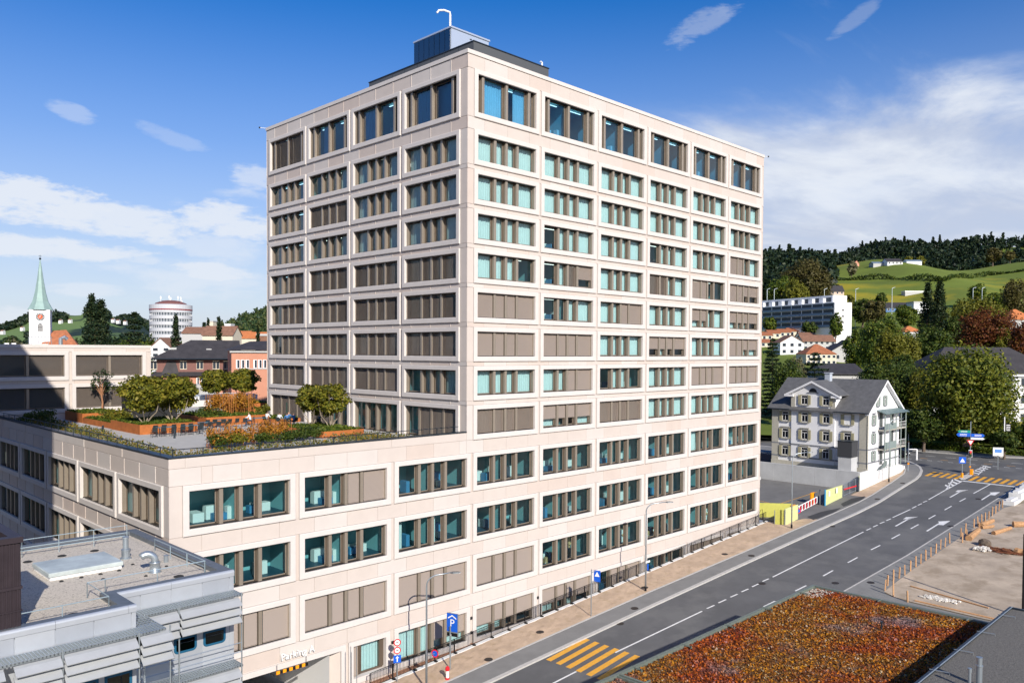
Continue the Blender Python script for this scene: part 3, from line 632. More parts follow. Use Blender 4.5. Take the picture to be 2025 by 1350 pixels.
def arrow(x, y, turn):
    mark('lane_arrow', [(x, y-.10), (x+4.0, y-.10), (x+4.0, y+.10), (x, y+.10)])
    if turn > 0:   # straight-on head with a left branch
        mark('lane_arrow', [(x+4.0, y-.55), (x+6.3, y), (x+4.0, y+.55)], off=.018)
    else: mark('lane_arrow', [(x+4.0, y-.5), (x+6.2, y-.45), (x+4.3, y+.5)], off=.018)
def arrow2(x, y): # stem then angled head
    mark('lane_arrow', [(x, y-.10), (x+3.9, y-.10), (x+4.3, y+.28), (x+3.7, y+.46), (x+4.9, y+.52), (x+6.0, y-.55), (x+5.3, y-.10), (x+4.6, y+.1), (x+3.9, y+.10), (x, y+.10)])
arrow2(55.6, -13.95); arrow2(74.3, -14.3)
for x, y in ((55.5, -17.45), (75.0, -17.9)): mark('lane_arrow', [(x, y-.10), (x+3.6, y-.10), (x+3.7, y-.62), (x+6.2, y-.62), (x+5.1, y+.42), (x+4.6, y+.10), (x, y+.10)])
for k in range(6): mark('crosswalk_stripe', [(x, y) for x, y in [(1.77, -7.32-k), (6.85, -7.02-k), (6.85, -7.52-k), (1.77, -7.82-k)]][::-1], m_yel)
for k in range(13):
    if k == 5: continue
    y = -6.95-k*1.0; mark('crosswalk_stripe', [(86.75, y-.5), (90.5, y-.6), (90.5, y-.1), (86.75, y)], m_yel)
# hatched islands
mark('lane_marking', [(78.6, -12.53), (78.6, -12.37), (82.3, -11.75), (86.2, -11.0), (86.2, -11.18), (82.4, -11.93)])
for k in range(4): x = 80.2+k*1.55; mark('hatching', [(x, -12.4+0), (x+.7, -12.4), (x+1.9, -11.35+.05*k), (x+1.2, -11.45+.05*k)])
mark('lane_marking', [(78.6, -12.56), (86, -12.56), (86, -12.40), (78.6, -12.40)])
for k in range(5): x = 92.2+k*1.5; mark('hatching', [(x, -12.9), (x+.6, -12.9), (x+1.3, -11.6), (x+.7, -11.6)])
for a, c in (((91.5, -11.5), (99.5, -11.9)), ((91.5, -13.0), (99.5, -12.1)), ((91.4, -11.5), (91.4, -13.0))): dash(a, c, .16)
isl = MB(); isl.prism([(87.1, -11.6), (90.6, -11.6), (90.9, -12.0), (90.6, -12.45), (87.1, -12.45), (86.8, -12.0)], lambda x, y: gz(x), lambda x, y: gz(x)+.10); struct('traffic_island', isl, m_kerb)
# marks on the crossing street, far side of the junction
for k in range(22):
    y = 8-k*1.6; xx = 99.6+max(0, -y-6)*.03; dash((xx, y), (xx, y-.8), .14)
    if k % 2 == 0: dash((xx+1.5, y), (xx+1.5, y-1.2), .13, m_yel); dash((xx+4.2, y), (xx+4.2, y-1.6), .12)
ribb = MB(); ribbon(ribb, [(107.2, 40), (107.2, 0), (107.4, -10), (109.2, -15), (112, -60)], .0, .3, 0, .13); struct('kerb', ribb, m_kerb)
fw = MB(); fw.add([(x, y, gz(x)+.1) for x, y in [(107.5, 40), (107.5, 0), (107.7, -10), (109.5, -15), (112.2, -60), (114.6, -60), (111.6, -15), (110, -10), (109.6, 0), (109.6, 40)]], [tuple(range(10))]); struct('footpath', fw, m_asph2)
dash((107.6, 5), (107.75, -10), .18, m_yel)
grs = MB(); grs.add([(x, y, gz(min(x, 115))+.14) for x, y in [(109.8, 60), (109.8, 0), (110.2, -10), (111.8, -15), (114.8, -60), (160, -60), (160, 60)]], [tuple(range(7))]); struct('lawn', grs, m_grass)
# manhole covers
def cover(u, v, rr=.35, off=.02):
    p = G(u, v, off); b = MB(); b.lathe([(rr, -.01), (rr, .012), (rr*.85, .016)], (0, 0, 0), 18)
    o = b.build('manhole_cover', mat('cast_iron', (.05, .042, .038), .6, .4, noise=.2, nscale=8)); o.location = p; o.rotation_euler = (0, -math.atan(SL), 0)
    return o
COV = [((1507, 1153), .022, 'dark round manhole cover on the centre line dashes'), ((1255, 1202), .13, 'brown manhole cover in the pavement below the white sign pole'), ((1226, 1232), .022, 'small square gully cover beside the kerb ahead of the crossing'), ((1486, 1098), .13, 'manhole cover in the pavement below the second lamp'), ((1646, 1040), .022, 'gully cover at the kerb opposite the long lane line'), ((1652, 1152), .022, 'manhole cover where the pale footpath begins'), ((1722, 1151), .04, 'brown manhole cover by the first wooden stakes'), ((966, 1303), .13, 'dark cover in the sandy verge behind the parking sign'), ((1433, 1095), .14, 'round cover set in the sandy verge'), ((1068, 1249), .14, 'sunken cover with weeds in the sandy verge'), ((1275, 1161), .14, 'cover in the sand behind the lamp post'), ((1735, 986), .13, 'cover in the pavement at the bend'), ((1785, 955), .13, 'cover in the pavement near the junction'), ((1935, 986), .022, 'open gully beside the arrow at the stop line'), ((1880, 1040), .022, 'gully cover at the right-hand kerb line')]
for (u, v), off, lab in COV: tag(cover(u, v, .34, off), lab, 'manhole cover', 'manhole covers in street and verge')
# ---------------------------------------------------------------- railing along the facade
fn = thing('fence', 'black bar railing on the white kerb wall along the hospital facade', 'fence', (-10, -1.2, 0))
bar = MB().box((-.011, -.011, 0), (.011, .011, 1.02)).mesh('bar', [m_black]); far = MB(); n = 0; x = -10.3; xp = 0
while x < 48.4:
    if n < 285: link('bar', bar, fn, (x+10, 0, gz(x)+.28))
    else:
        z = gz(x)+.28; far.box((x-.013, -1.213, z), (x+.013, -1.187, z+1.02))
    n += 1; x += .13 if x < 26.5 else .17
o = far.build('bar', m_black, fn); o['kind'] = 'stuff'
rlb = MB(); rlb.tube([(-10.3, -1.2, gz(-10.3)+1.3), (48.4, -1.2, gz(48.4)+1.3)], .025, 6); rlb.build('top_rail', m_black, fn)
rlb = MB(); rlb.tube([(-10.3, -1.2, gz(-10.3)+.28), (48.4, -1.2, gz(48.4)+.28)], .02, 6); rlb.build('bottom_rail', m_black, fn)
pm = MB().box((-.03, -.03, 0), (.03, .03, 1.12)).box((-.09, -.28, .02), (.09, .0, .12)).mesh('post', [m_black])
for k in range(30):
    x = -10.3+k*2.0
    if x < 48.5: link('post', pm, fn, (x+10, 0, gz(x)+.18))
# handrail of the stair at the far end of the facade
hr = thing('handrail', 'bent black steel handrail at the far end of the facade', 'handrail', (48.2, -.9, gz(48.2)))
MB().tube([(46.2, -.6, gz(46.2)+.1), (48.2, -.6, gz(48.2)+1.5), (48.6, -.6, gz(48.6)+1.5), (48.6, -.6, gz(48.6)+.2)], .025, 6).build('rail', m_black, hr)
# ---------------------------------------------------------------- street lamps
def lamp(x, y, lab, H=8.6, arm=(1.9, -.1), base=True):
    z = gz(x)+.1; t = thing('street_lamp', lab, 'street lamp', (x, y, z), 0, 'tall street lamps along the pavement')
    b = MB(); ax, ay = arm; p = [(x, y, z), (x, y, z+H*.45), (x, y, z+H-1.0)]
    R_ = [.085, .07, .06]
    for k in range(1, 7):
        a = k/6*PI/2; p.append((x+ax*.42*(1-math.cos(a)), y+ay*.42*(1-math.cos(a)), z+H-1.0+.75*math.sin(a))); R_.append(.05)
    p.append((x+ax*.85, y+ay*.85, z+H-.12)); R_.append(.04)
    b.tube(p, R_, 8).build('pole', m_steel, t, smooth=True)
    h = MB(); v = Vector((ax, ay, 0)).normalized(); c = Vector((x+ax*.8, y+ay*.8, z+H-.14)); s = Vector((-v.y, v.x, 0))
    for i, (d, w, th) in enumerate([(0, .05, .04), (.18, .12, .07), (.55, .13, .06), (.75, .09, .02)]):
        q = c+v*d; h.v += [tuple(q+s*w+Vector((0, 0, -th))), tuple(q-s*w+Vector((0, 0, -th))), tuple(q-s*w*.8+Vector((0, 0, th*.8))), tuple(q+s*w*.8+Vector((0, 0, th*.8)))]
    for i in range(3):
        for k in range(4): h.f.append((i*4+k, i*4+(k+1) % 4, i*4+4+(k+1) % 4, i*4+4+k)); h.m.append(0)
    h.f += [(3, 2, 1, 0), (12, 13, 14, 15)]; h.m += [0, 0]
    h.build('lamp_head', mat('lamp_grey', (.13, .14, .15), .4, .5), t)
    MB().lathe([(.11, -.02), (.11, .42), (.095, .45)], (x, y, z), 10).build('base_sleeve', m_black, t)
    return t
lamp(18.9, -4.35, 'street lamp in the verge with a small blue street sign on its pole', arm=(1.75, -1.5))
lamp(47.4, -5.0, 'street lamp beside the yellow site hoarding', 9.2, arm=(1.7, -1.4))
lamp(79.3, -4.5, 'street lamp in front of the balconies of the white house', 9.4, arm=(1.7, -1.0))
lamp(-7.69, -4.4, 'nearest street lamp, before the ground floor windows', 8.55, arm=(1.75, -1.2))
sg = thing('street_name_sign', 'small blue and white street name plates on the lamp pole', 'sign', (18.9, -4.5, 4.0))
MB().box((18.65, -4.55, 3.95), (19.3, -4.51, 4.13)).build('plate', m_white, sg); MB().box((18.82, -4.6, 3.25), (19.0, -4.56, 3.85)).build('plate', mat('sign_blue', (.01, .10, .55), .4), sg)
m_blue = MATS['sign_blue']; m_red = mat('sign_red', (.62, .02, .03), .4); m_green = mat('sign_green', (.02, .45, .12), .4)
# signs facing -x-ish traffic or the camera side
def disc(b, c, r_, nx, ny, d=0., mi=0, seg=20):
    n = Vector((nx, ny, 0)).normalized(); s = Vector((-n.y, n.x, 0)); c = Vector(c)+n*d; vs = [tuple(c+s*math.cos(2*PI*k/seg)*r_+Vector((0, 0, math.sin(2*PI*k/seg)*r_))) for k in range(seg)]
    b.add(vs, [tuple(range(seg))], mi)
def plate(b, c, w, h, nx, ny, d=0., mi=0, th=0.):
    n = Vector((nx, ny, 0)).normalized(); s = Vector((-n.y, n.x, 0)); c = Vector(c)+n*d; vs = [c+s*a*w/2+Vector((0, 0, e*h/2)) for a, e in ((-1, -1), (1, -1), (1, 1), (-1, 1))]
    if th: vs2 = [v-n*th for v in vs]; b.add([tuple(v) for v in vs+vs2], [(0, 1, 2, 3), (7, 6, 5, 4), (0, 4, 5, 1), (1, 5, 6, 2), (2, 6, 7, 3), (3, 7, 4, 0)], mi)
    else: b.add([tuple(v) for v in vs], [(0, 1, 2, 3)], mi)
vx, vy = -.45, -.9
# parking guidance sign
x, y = -4.3, -3.05; z = gz(x)+.1
t = thing('parking_sign', 'tall blue parking garage sign with a roofed letter P on a steel pole', 'sign', (x, y, z))
MB().lathe([(.055, 0), (.055, 3.3)], (x, y, z), 8).build('pole', m_steel, t)
vx, vy = -.95, -.33
b = MB(); plate(b, (x+.25, y, z+3.35), .95, 1.75, vx, vy, .1, 0, .12); b.build('sign_box', m_steel, t)
b = MB(); plate(b, (x+.25, y, z+3.53), .92, 1.38, vx, vy, .105); b.build('blue_face', m_blue, t)
b = MB(); plate(b, (x+.25, y, z+2.62), .92, .26, vx, vy, .105); b.build('display', m_black, t)
text('P', (x+.25, y, z+3.47), .8, vx, vy, m_white, t, d=.11); text('HAUS A', (x+.25, y, z+2.97), .17, vx, vy, m_white, t, d=.11) if False else None
b = MB(); s = Vector((-vy, vx, 0)).normalized()*-1
for sg_ in (-1, 1):
    a_, c_ = Vector((x+.25, y, z+4.12)), Vector((x+.25, y, z+3.90))+s*.36*sg_; nn = Vector((vx, vy, 0)).normalized()*.112
    b.add([tuple(p+nn) for p in (a_, c_, c_+Vector((0, 0, -.10)), a_+Vector((0, 0, -.10)))], [(0, 1, 2, 3)])
b.build('roof_symbol', m_white, t)
b = MB(); plate(b, (x+.36, y, z+2.62), .2, .15, vx, vy, .11); b.build('green_figures', mat('green_led', (.02, .6, .2), .4, emit=.6), t)
b = MB(); plate(b, (x+.10, y, z+2.62), .12, .12, vx, vy, .11); b.build('letter_square', m_white, t)
b = MB(); plate(b, (x+.30, y, z+2.97), .55, .10, vx, vy, .11); b.build('small_lettering', mat('pale_blue_print', (.35, .5, .8), .4), t)
vx, vy = -.45, -.9
# no-entry style signs with one-way plate
x, y = -8.3, -1.75; z = gz(x)+.1
t = thing('traffic_sign', 'pole with two round red rimmed signs over a blue one way arrow', 'sign', (x, y, z))
MB().lathe([(.04, 0), (.04, 3.2)], (x, y, z), 8).build('pole', m_steel, t)
for k, zz in enumerate((2.98, 2.40)):
    b = MB(); disc(b, (x, y, z+zz), .27, vx, vy, .05); b.build('red_rim', m_red, t); b = MB(); disc(b, (x, y, z+zz), .19, vx, vy, .056); b.build('white_disc', m_white, t)
    text(('2.3', '3.5')[k], (x, y, z+zz), .16, vx, vy, m_black, t, d=.06) if False else None
    b = MB(); plate(b, (x, y, z+zz), .18, .06, vx, vy, .06); b.build('figure_print', m_black, t)
b = MB(); plate(b, (x, y, z+1.76), .56, .56, vx, vy, .05, 0, .02); b.build('blue_plate', m_blue, t)
b = MB(); plate(b, (x, y, z+1.70), .07, .3, vx, vy, .056); n_ = Vector((vx, vy, 0)).normalized(); s_ = Vector((-n_.y, n_.x, 0)); q = Vector((x, y, z))+n_*.056
b.add([tuple(q+s_*-.13+Vector((0, 0, 1.83))), tuple(q+s_*.13+Vector((0, 0, 1.83))), tuple(q+Vector((0, 0, 1.98)))], [(0, 1, 2)]); b.build('arrow', m_white, t)
# stopping sign hanging on the near lamp
b0 = thing('traffic_sign', 'small round blue and red stopping sign fixed to the nearest lamp pole', 'sign', (-7.2, -4.4, 1.9))
p_ = at(690+1140/6.75, 1180+800/6.75, 56.0); p_ = np.array([-6.85, -4.4, 0]); pz = 2.05
b = MB(); disc(b, (-6.95, -4.45, pz), .30, -.9, -.35); b.build('red_rim', m_red, b0); b = MB(); disc(b, (-6.95, -4.45, pz), .21, -.9, -.35, .006); b.build('blue_disc', m_blue, b0)
MB().box((-7.62, -4.43, pz-.03), (-6.95, -4.41, pz+.03)).build('bracket', m_steel, b0)
# slim poles at the garage entrance
for (px, lab) in ((693.5, 'left one of two thin grey poles before the garage entrance pier'), (705.5, 'thin bare grey pole by the blinds beside the garage entrance')):
    q = on(1, -1.9, px, 1345); tag(MB().lathe([(.03, 0), (.03, 3.0)], (q[0], -1.9, q[2]-.6), 6).build('pole', m_steel), lab, 'pole')
# pedestrian crossing sign
x, y = 10.7, -4.45; z = gz(x)+.1
t = thing('crossing_sign', 'square blue pedestrian crossing sign on a thin pole in the verge', 'sign', (x, y, z))
MB().lathe([(.045, 0), (.045, 4.15)], (x, y, z), 8).build('pole', m_steel, t)
qx, qy = x+.62, y-.15; vx, vy = -.93, -.37
b = MB(); plate(b, (qx, qy, z+3.45), .6, 1.0, vx, vy, .03, 0, .03); b.build('blue_plate', m_blue, t)
n_ = Vector((vx, vy, 0)).normalized(); s_ = Vector((-n_.y, n_.x, 0)); q = Vector((qx, qy, z))+n_*.036
b = MB(); b.add([tuple(q+s_*-.23+Vector((0, 0, 3.42))), tuple(q+s_*.23+Vector((0, 0, 3.42))), tuple(q+Vector((0, 0, 3.84)))], [(0, 1, 2)]); b.build('white_triangle', m_white, t)
b = MB(); b.box((-.03, -.002, 0), (.03, .002, .16)); MM = Matrix(((s_.x, n_.x, 0, q.x+n_.x*.006), (s_.y, n_.y, 0, q.y+n_.y*.006), (0, 0, 1, z+3.5-z+0), (0, 0, 0, 1)))
b.v = [tuple(MM @ Vector(p)) for p in b.v]; b.v = [(p[0], p[1], p[2]) for p in b.v]; b.build('walking_figure', m_black, t)
b = MB(); b.box((x-.02, y-.03, z+3.0), (qx, y-.0, z+3.06)); b.box((x-.02, y-.03, z+3.85), (qx, y-.0, z+3.91)); b.build('bracket', m_steel, t)
# hydrant
x, y = -5.55, -4.2; z = gz(x)+.1
t = thing('hydrant', 'white fire hydrant with red top and red foot ring at the kerb', 'hydrant', (x, y, z))
MB().lathe([(.17, 0), (.17, .12), (.12, .14)], (x, y, z), 12).build('foot', m_red, t)
MB().lathe([(.12, .14), (.12, .66)], (x, y, z), 12).build('barrel', m_white, t)
h = MB(); h.lathe([(.15, .66), (.17, .74), (.16, .88), (.08, .96), (.04, 1.0)], (x, y, z), 12); h.tube([(x-.2, y-.1, z+.78), (x+.2, y+.1, z+.78)], .06, 8); h.build('cap', m_red, t)
# ---------------------------------------------------------------- grey neighbour with gravel roof, sun louvres and walkways
gbx = thing('grey_building', 'grey metal clad building with gravel roof, sun louvres and grating walkways', 'building', (-32, -10, 0))
RZ = 13.8; XE, YF, YP, XS = -27.3, -15.06, -17.12, -32.25
m_gravel = mat('pale_roof_gravel', (.60, .545, .47), .97, noise=.30, nscale=9, bump=.9, bscale=22, stain=((.36, .325, .28), 9, .50, .60))
b = MB()
fl = [(-52, YP), (XS, YP), (XS, YF), (XE, YF), (XE, -3.4), (-52, -3.4)]
b.prism([(x, y) for x, y in fl], -2.5, RZ-.12, 0, cap=False); b.build('wall', m_alu, gbx)
MB().add([(x, y, RZ) for x, y in [(-52, YP+.5), (XS-.5, YP+.5), (XS-.5, YF+.5), (XE-.5, YF+.5), (XE-.5, -3.9), (-52, -3.9)]], [tuple(range(6))]).build('roof', m_gravel, gbx)
# parapet: inner lining and a flat cap
b = MB(); k = .5
def pseg(b, x0, y0, x1, y1, mi=0): b.box((x0, y0, RZ-.1), (x1, y1, RZ+.22), mi)
pseg(b, -52, YP, XS, YP+k); pseg(b, XS-k, YP+k, XS, YF+k); pseg(b, XS, YF, XE, YF+k); pseg(b, XE-k, YF+k, XE, -3.9); pseg(b, -52, -3.9, XE, -3.4)
b.build('parapet_cap', mat('dull_lead', (.16, .18, .20), .5, .4, noise=.15, nscale=2), gbx)
def roundcap(x0, y, x1):
    c = MB(); n = 5; pr = [(y+.02, RZ+.235)]+[(y-.05-.0+.09*math.sin(a)-.04, RZ+.15+.085*math.cos(a)) for a in [i/n*PI/2 for i in range(n+1)]][::1]+[(y-.05, RZ-.02)]
    pr = [(y+.06, RZ+.24), (y-.02, RZ+.235), (y-.06, RZ+.20), (y-.075, RZ+.14), (y-.075, RZ-.03), (y-.02, RZ-.03)]
    vs = [(x0, p, z) for p, z in pr]+[(x1, p, z) for p, z in pr]; m = len(pr)
    c.add(vs, [(i, m+i, m+(i+1) % m, (i+1) % m) for i in range(m)]+[tuple(range(m-1, -1, -1)), tuple(range(m, 2*m))]); return c
xs_r = [XS, -30.09, XE]; xs_l = [-52, -46, -40.5, -35.07, -32.55, XS]
for a, c in zip(xs_r, xs_r[1:]): roundcap(a+.006, YF, c-.006).build('coping', m_alu, gbx)
for a, c in zip(xs_l, xs_l[1:]): roundcap(a+.006, YP, c-.006).build('coping', m_alu, gbx)
m_alu2 = mat('aluminium_cladding', [(.47, .50, .545), (.50, .53, .57), (.52, .55, .59), (.45, .48, .525)], .4, .45, noise=.05, nscale=1.2)
def claddings(xs_, y, z0, z1):
    for a, c in zip(xs_, xs_[1:]): MB().bbox((a+.012, y-.035, z0), (c-.012, y+.02, z1), .012).build('cladding_panel', m_alu2, gbx)
claddings([XS+.01, -31.35, -30.09, -28.75, -27.52, XE], YF, 13.0, RZ-.045)
claddings([-52, -49, -46, -43, -40.5, -39, -37.7, -36.36, -35.07, -33.77, -32.43, XS], YP, 12.95, RZ-.045)
for zt in (12.95, 9.72, 6.5):
    claddings([XS+.01, -31.35, -30.09, -28.75, -27.52, XE], YF, zt-3.18, zt); claddings([-52, -46, -40.5, -37.7, -36.36, -35.07, -33.77, -32.43, XS], YP, zt-3.18, zt)
# walkways of steel grating: bearer frame and close set bars
def walkway(x0, x1, y0, y1, z):
    b = MB(); b.box((x0, y0, z-.09), (x1, y0+.05, z)); b.box((x0, y1-.05, z-.09), (x1, y1, z)); n = int((x1-x0)/.12)
    for i in range(n+1): x = x0+(x1-x0)*i/n; b.box((x-.016, y0, z-.07), (x+.016, y1, z-.005))
    for j in range(1, 5): y = y0+(y1-y0)*j/5; b.box((x0, y-.012, z-.06), (x1, y+.012, z-.012))
    return b.build('walkway', m_steel, gbx)
for z in (13.17, 10.05, 6.85): walkway(XS+.05, -27.35, YF-.95, YF-.12, z); walkway(-52, -31.5, YP-.95, YP-.12, z)
for z in (13.17, 10.05, 6.85): walkway(XS+.05, -31.5, YP-.12, YF-.98, z-.004)
m_louv = mat('louvre_blade', (.40, .415, .425), .5, .25, noise=.06, nscale=1.5)
def louvre(x0, x1, y, z):
    b = MB(); pr = [(y-.30, z-.10), (y-.05, z+.10), (y+.10, z+.17), (y+.11, z+.14), (y-.03, z+.06), (y-.29, z-.13)]
    vs = [(x0, p, q) for p, q in pr]+[(x1, p, q) for p, q in pr]; m = 6
    b.add(vs, [(i, m+i, m+(i+1) % m, (i+1) % m) for i in range(m)]+[tuple(range(m-1, -1, -1)), tuple(range(m, 2*m))]); b.build('louvre', m_louv, gbx)
for zt in (12.86, 9.74, 6.54):
    for k in range(3):
        z = zt-k*.36
        louvre(-31.45, -30.2, YF-.95, z); louvre(-30.12, -27.5, YF-.95, z)
        louvre(-52, -42.3, YP-.95, z); louvre(-42.2, -38.6, YP-.95, z); louvre(-38.5, -36.9, YP-.95, z); louvre(-36.6, -35.15, YP-.95, z); louvre(-35.05, -32.58, YP-.95, z); louvre(-32.45, -31.3, YP-.95, z)
for x, y in ((-30.16, YF-.99), (-27.42, YF-.99), (-31.55, YF-.99), (-35.1, YP-.99), (-32.5, YP-.99), (-31.35, YP-.99), (-38.55, YP-.99), (-42.25, YP-.99)):
    MB().tube([(x, y, 0), (x, y, 13.25)], .03, 6).build('post', m_steel, gbx)
for z in (10.62, 11.02, 7.4, 7.8): MB().tube([(XS, YF-.9, z), (-27.35, YF-.9, z)], .02, 5).build('handrail', m_steel, gbx)
m_bluefr = mat('petrol_blue_frame', (.012, .09, .17), .4)
m_gglass = glass('green_glass', (.18, .26, .24), .03, 1.6)
def gwin(x0, x1, z0, z1, y):
    b = MB(); rr = .16; n = 5
    def ring(i, yy):
        pts = []
        for cx, cz, a0 in ((x1-rr, z1-rr, 0), (x0+rr, z1-rr, 90), (x0+rr, z0+rr, 180), (x1-rr, z0+rr, 270)):
            for k in range(n+1): a = math.radians(a0+90*k/n); pts.append((cx+(rr-i)*math.cos(a) if rr > i else cx, yy, cz+(rr-i)*math.sin(a)))
        return pts
    R_ = [ring(-.03, y-.03), ring(0, y-.065), ring(.07, y-.065), ring(.085, y-.03)]; m = len(R_[0]); b.v = [p for q in R_ for p in q]
    for i in range(3):
        for k in range(m): b.f.append((i*m+k, i*m+(k+1) % m, (i+1)*m+(k+1) % m, (i+1)*m+k)); b.m.append(0)
    zm = z0+(z1-z0)*.40; b.box((x0+.08, y-.06, zm), (x1-.08, y-.03, zm+.1))
    w = b.build('window', m_bluefr, gbx)
    for a, c in ((z0+.08, zm), (zm+.1, z1-.08)): MB().quad((x0+.08, y-.045, a), (x1-.08, y-.045, a), (x1-.08, y-.045, c), (x0+.08, y-.045, c)).build('pane', m_gglass, w)
    MB().quad((x0+.05, y-.038, z0+.05), (x1-.05, y-.038, z0+.05), (x1-.05, y-.038, z1-.05), (x0+.05, y-.038, z1-.05)).build('room', m_dark, w)
for dz in (0, -3.2):
    gwin(-29.97, -29.02, 10.92+dz, 12.35+dz, YF); gwin(-28.70, -27.72, 10.92+dz, 12.35+dz, YF); gwin(-31.6, -30.8, 10.92+dz, 12.35+dz, YF)
    for x in (-34.6, -36.2, -33.4, -38.0): gwin(x, x+.95, 10.9+dz, 12.3+dz, YP)
# things standing on the gravel roof
sk = MB(); sk.box((-33.45, -10.5, RZ-.05), (-30.5, -8.1, RZ+.16), 1); sk.bbox((-33.52, -10.57, RZ+.16), (-30.43, -8.03, RZ+.34), .03, 0); s_ = sk.build('skylight', [mat('hazy_plastic', (.42, .47, .46), .35, noise=.25, nscale=.9, spec=.6), m_white], gbx)
v = MB(); v.lathe([(.26, 0), (.26, .05), (.19, .09), (.19, .38), (.21, .40), (.21, .46), (.13, .50), (.13, .95), (.15, .97), (.15, 1.05), (.05, 1.08)], (-29.72, -8.8, RZ), 14); v.build('vent_pipe', m_steel, gbx, smooth=False)
v = MB(); v.lathe([(.27, 0), (.27, .04), (.22, .06), (.22, .42), (.235, .43), (.235, .47), (.17, .49)], (-29.65, -12.2, RZ), 14); p = [(-29.65, -12.2, RZ+.45)]
for kk in range(8): a = kk/7*PI*.78; p.append((-29.65-.34*(1-math.cos(a))*.93, -12.2+.34*(1-math.cos(a))*.25, RZ+.55+.30*math.sin(a)))
v.tube(p, .16, 12); v.build('vent_pipe', m_steel, gbx, smooth=True)
MB().lathe([(.11, 0), (.11, .3), (.12, .33)], (-28.6, -10.8, RZ), 10).build('vent_pipe', m_steel, gbx)
for i, (x, y, rr) in enumerate([(-33.27, -6.3, .2), (-31.77, -6.2, .2), (-30.3, -6.2, .2), (-34.15, -16.1, .25), (-33.13, -10.95, .09), (-32.32, -10.9, .09), (-31.53, -10.9, .09), (-30.73, -10.85, .09), (-31.72, -11.8, .09), (-29.18, -13.65, .22), (-30.2, -12.6, .08), (-28.9, -11.6, .08), (-29.9, -10.2, .08), (-30.4, -7.4, .09)]):
    MB().lathe([(rr, 0), (rr, .02), (rr*.6, .05)], (x, y, RZ+.004), 12).build('roof_drain', mat('bitumen', (.03, .03, .03), .9), gbx)
rb = MB()
def rail(pts, h, low=True):
    P_ = [(x, y, RZ+h) for x, y in pts]; rb.tube(P_, .022, 6)
    if low: rb.tube([(x, y, RZ+h*.55) for x, y in pts], .016, 5)
    for (a, c) in zip(pts, pts[1:]):
        L_ = math.dist(a, c); n = max(1, round(L_/1.7))
        for i in range(n+1): x = a[0]+(c[0]-a[0])*i/n; y = a[1]+(c[1]-a[1])*i/n; rb.tube([(x, y, RZ), (x, y, RZ+h)], .018, 5)
rail([(-35.2, -5.2), (-33.24, -5.2), (-28.4, -5.2)], .85); rail([(-28.2, -8.4), (-28.2, -14.15), (-32.4, -14.15), (-33.1, -14.2), (-33.1, -16.7), (-46, -16.7)], .62, False); rail([(-28.2, -8.4), (-28.2, -14.1)], .62)
rb.tube([(-28.4, -4.9, RZ+.25), (-34.5, -4.9, RZ+.25)], .03, 5)
rb.build('railing', mat('pale_blue_steel', (.42, .52, .56), .4, .5), gbx)
# dark ribbed plant enclosure on that roof
de = thing('plant_enclosure', 'dark brown corrugated metal box on the gravel roof at the left edge', 'enclosure', (-38, -14, RZ))
b = MB(); x1, y0, y1 = -36.08, -16.79, -13.6; b.box((-44, y0, RZ), (x1, y1, 17.0), 0)
n = 60
m_corr = mat('brown_corrugated', (.040, .030, .036), .5, .3, noise=.15, nscale=2)
for i in range(int((y1-y0)/.11)): y = y0+.04+i*.11; b.box((x1, y, RZ+.02), (x1+.03, y+.055, 16.98))
for i in range(70): x = -44+i*.113; b.box((x, y0-.03, RZ+.02), (x+.055, y0, 16.98))
b.box((-44, y0-.06, 15.35), (x1+.06, y1, 15.45)); b.box((-44, y0-.05, 14.55), (x1+.05, y1, 14.60)); b.box((-44, y0-.09, 17.0), (x1+.09, y0+.30, 17.2)); b.box((x1-.30, y0+.30, 17.0), (x1+.09, y1+.09, 17.2)); b.box((-44, y1-.2, 17.0), (x1-.3, y1+.09, 17.2))
b.build('shell', m_corr, de)
# the older high block just outside the left edge, whose shadow falls over podium and wing
ob = thing('high_rise', 'tall grey hospital block standing behind the gravel roofed building', 'building', (-48, 6, 0))
b = MB(); b.box((-60, -5.9, -3), (-36, 24, 46.5)); b.build('wall', mat('grey_render', (.38, .38, .37), .85, noise=.06), ob)
for r in range(13):
    for c in range(6): z = 2+r*3.4; x = -59+c*3.9; MB().box((x, -5.93, z), (x+2.6, -5.9, z+1.6)).build('window', m_gglass, ob) if r > 3 and c > 2 else None
# ---------------------------------------------------------------- sedum roofed building by the street
sb = thing('sedum_roof_building', 'low flat building whose roof is covered in orange and red sedum', 'building', (0, -30, 0))
b = MB(); b.box((-20, -60, -2), (15.45, -22.3, 6.0)); b.build('wall', mat('dark_render', (.11, .11, .11), .85, noise=.1), sb)
m_edge = mat('patina_edge', (.20, .235, .20), .5, .4, noise=.15, nscale=3)
b = MB(); b.box((-20, -22.42, 5.9), (15.55, -22.2, 6.24)); b.box((15.35, -60, 5.9), (15.55, -22.42, 6.24)); b.build('roof_edge', m_edge, sb)
b = MB(); b.box((-8.75, -60, 5.95), (-8.60, -22.43, 6.24)); b.box((-8.95, -60, 5.95), (-8.85, -22.43, 6.20)); b.build('roof_divider', m_edge, sb)
b = MB(); n1, n2 = 90, 50; V = []
for i in range(n1+1):
    for j in range(n2+1): V.append((-19.8+35.1*i/n1, -60+37.5*j/n2, 6.06+.03*rnd.random()))
b.add(V, [(i*(n2+1)+j, (i+1)*(n2+1)+j, (i+1)*(n2+1)+j+1, i*(n2+1)+j+1) for i in range(n1) for j in range(n2)])
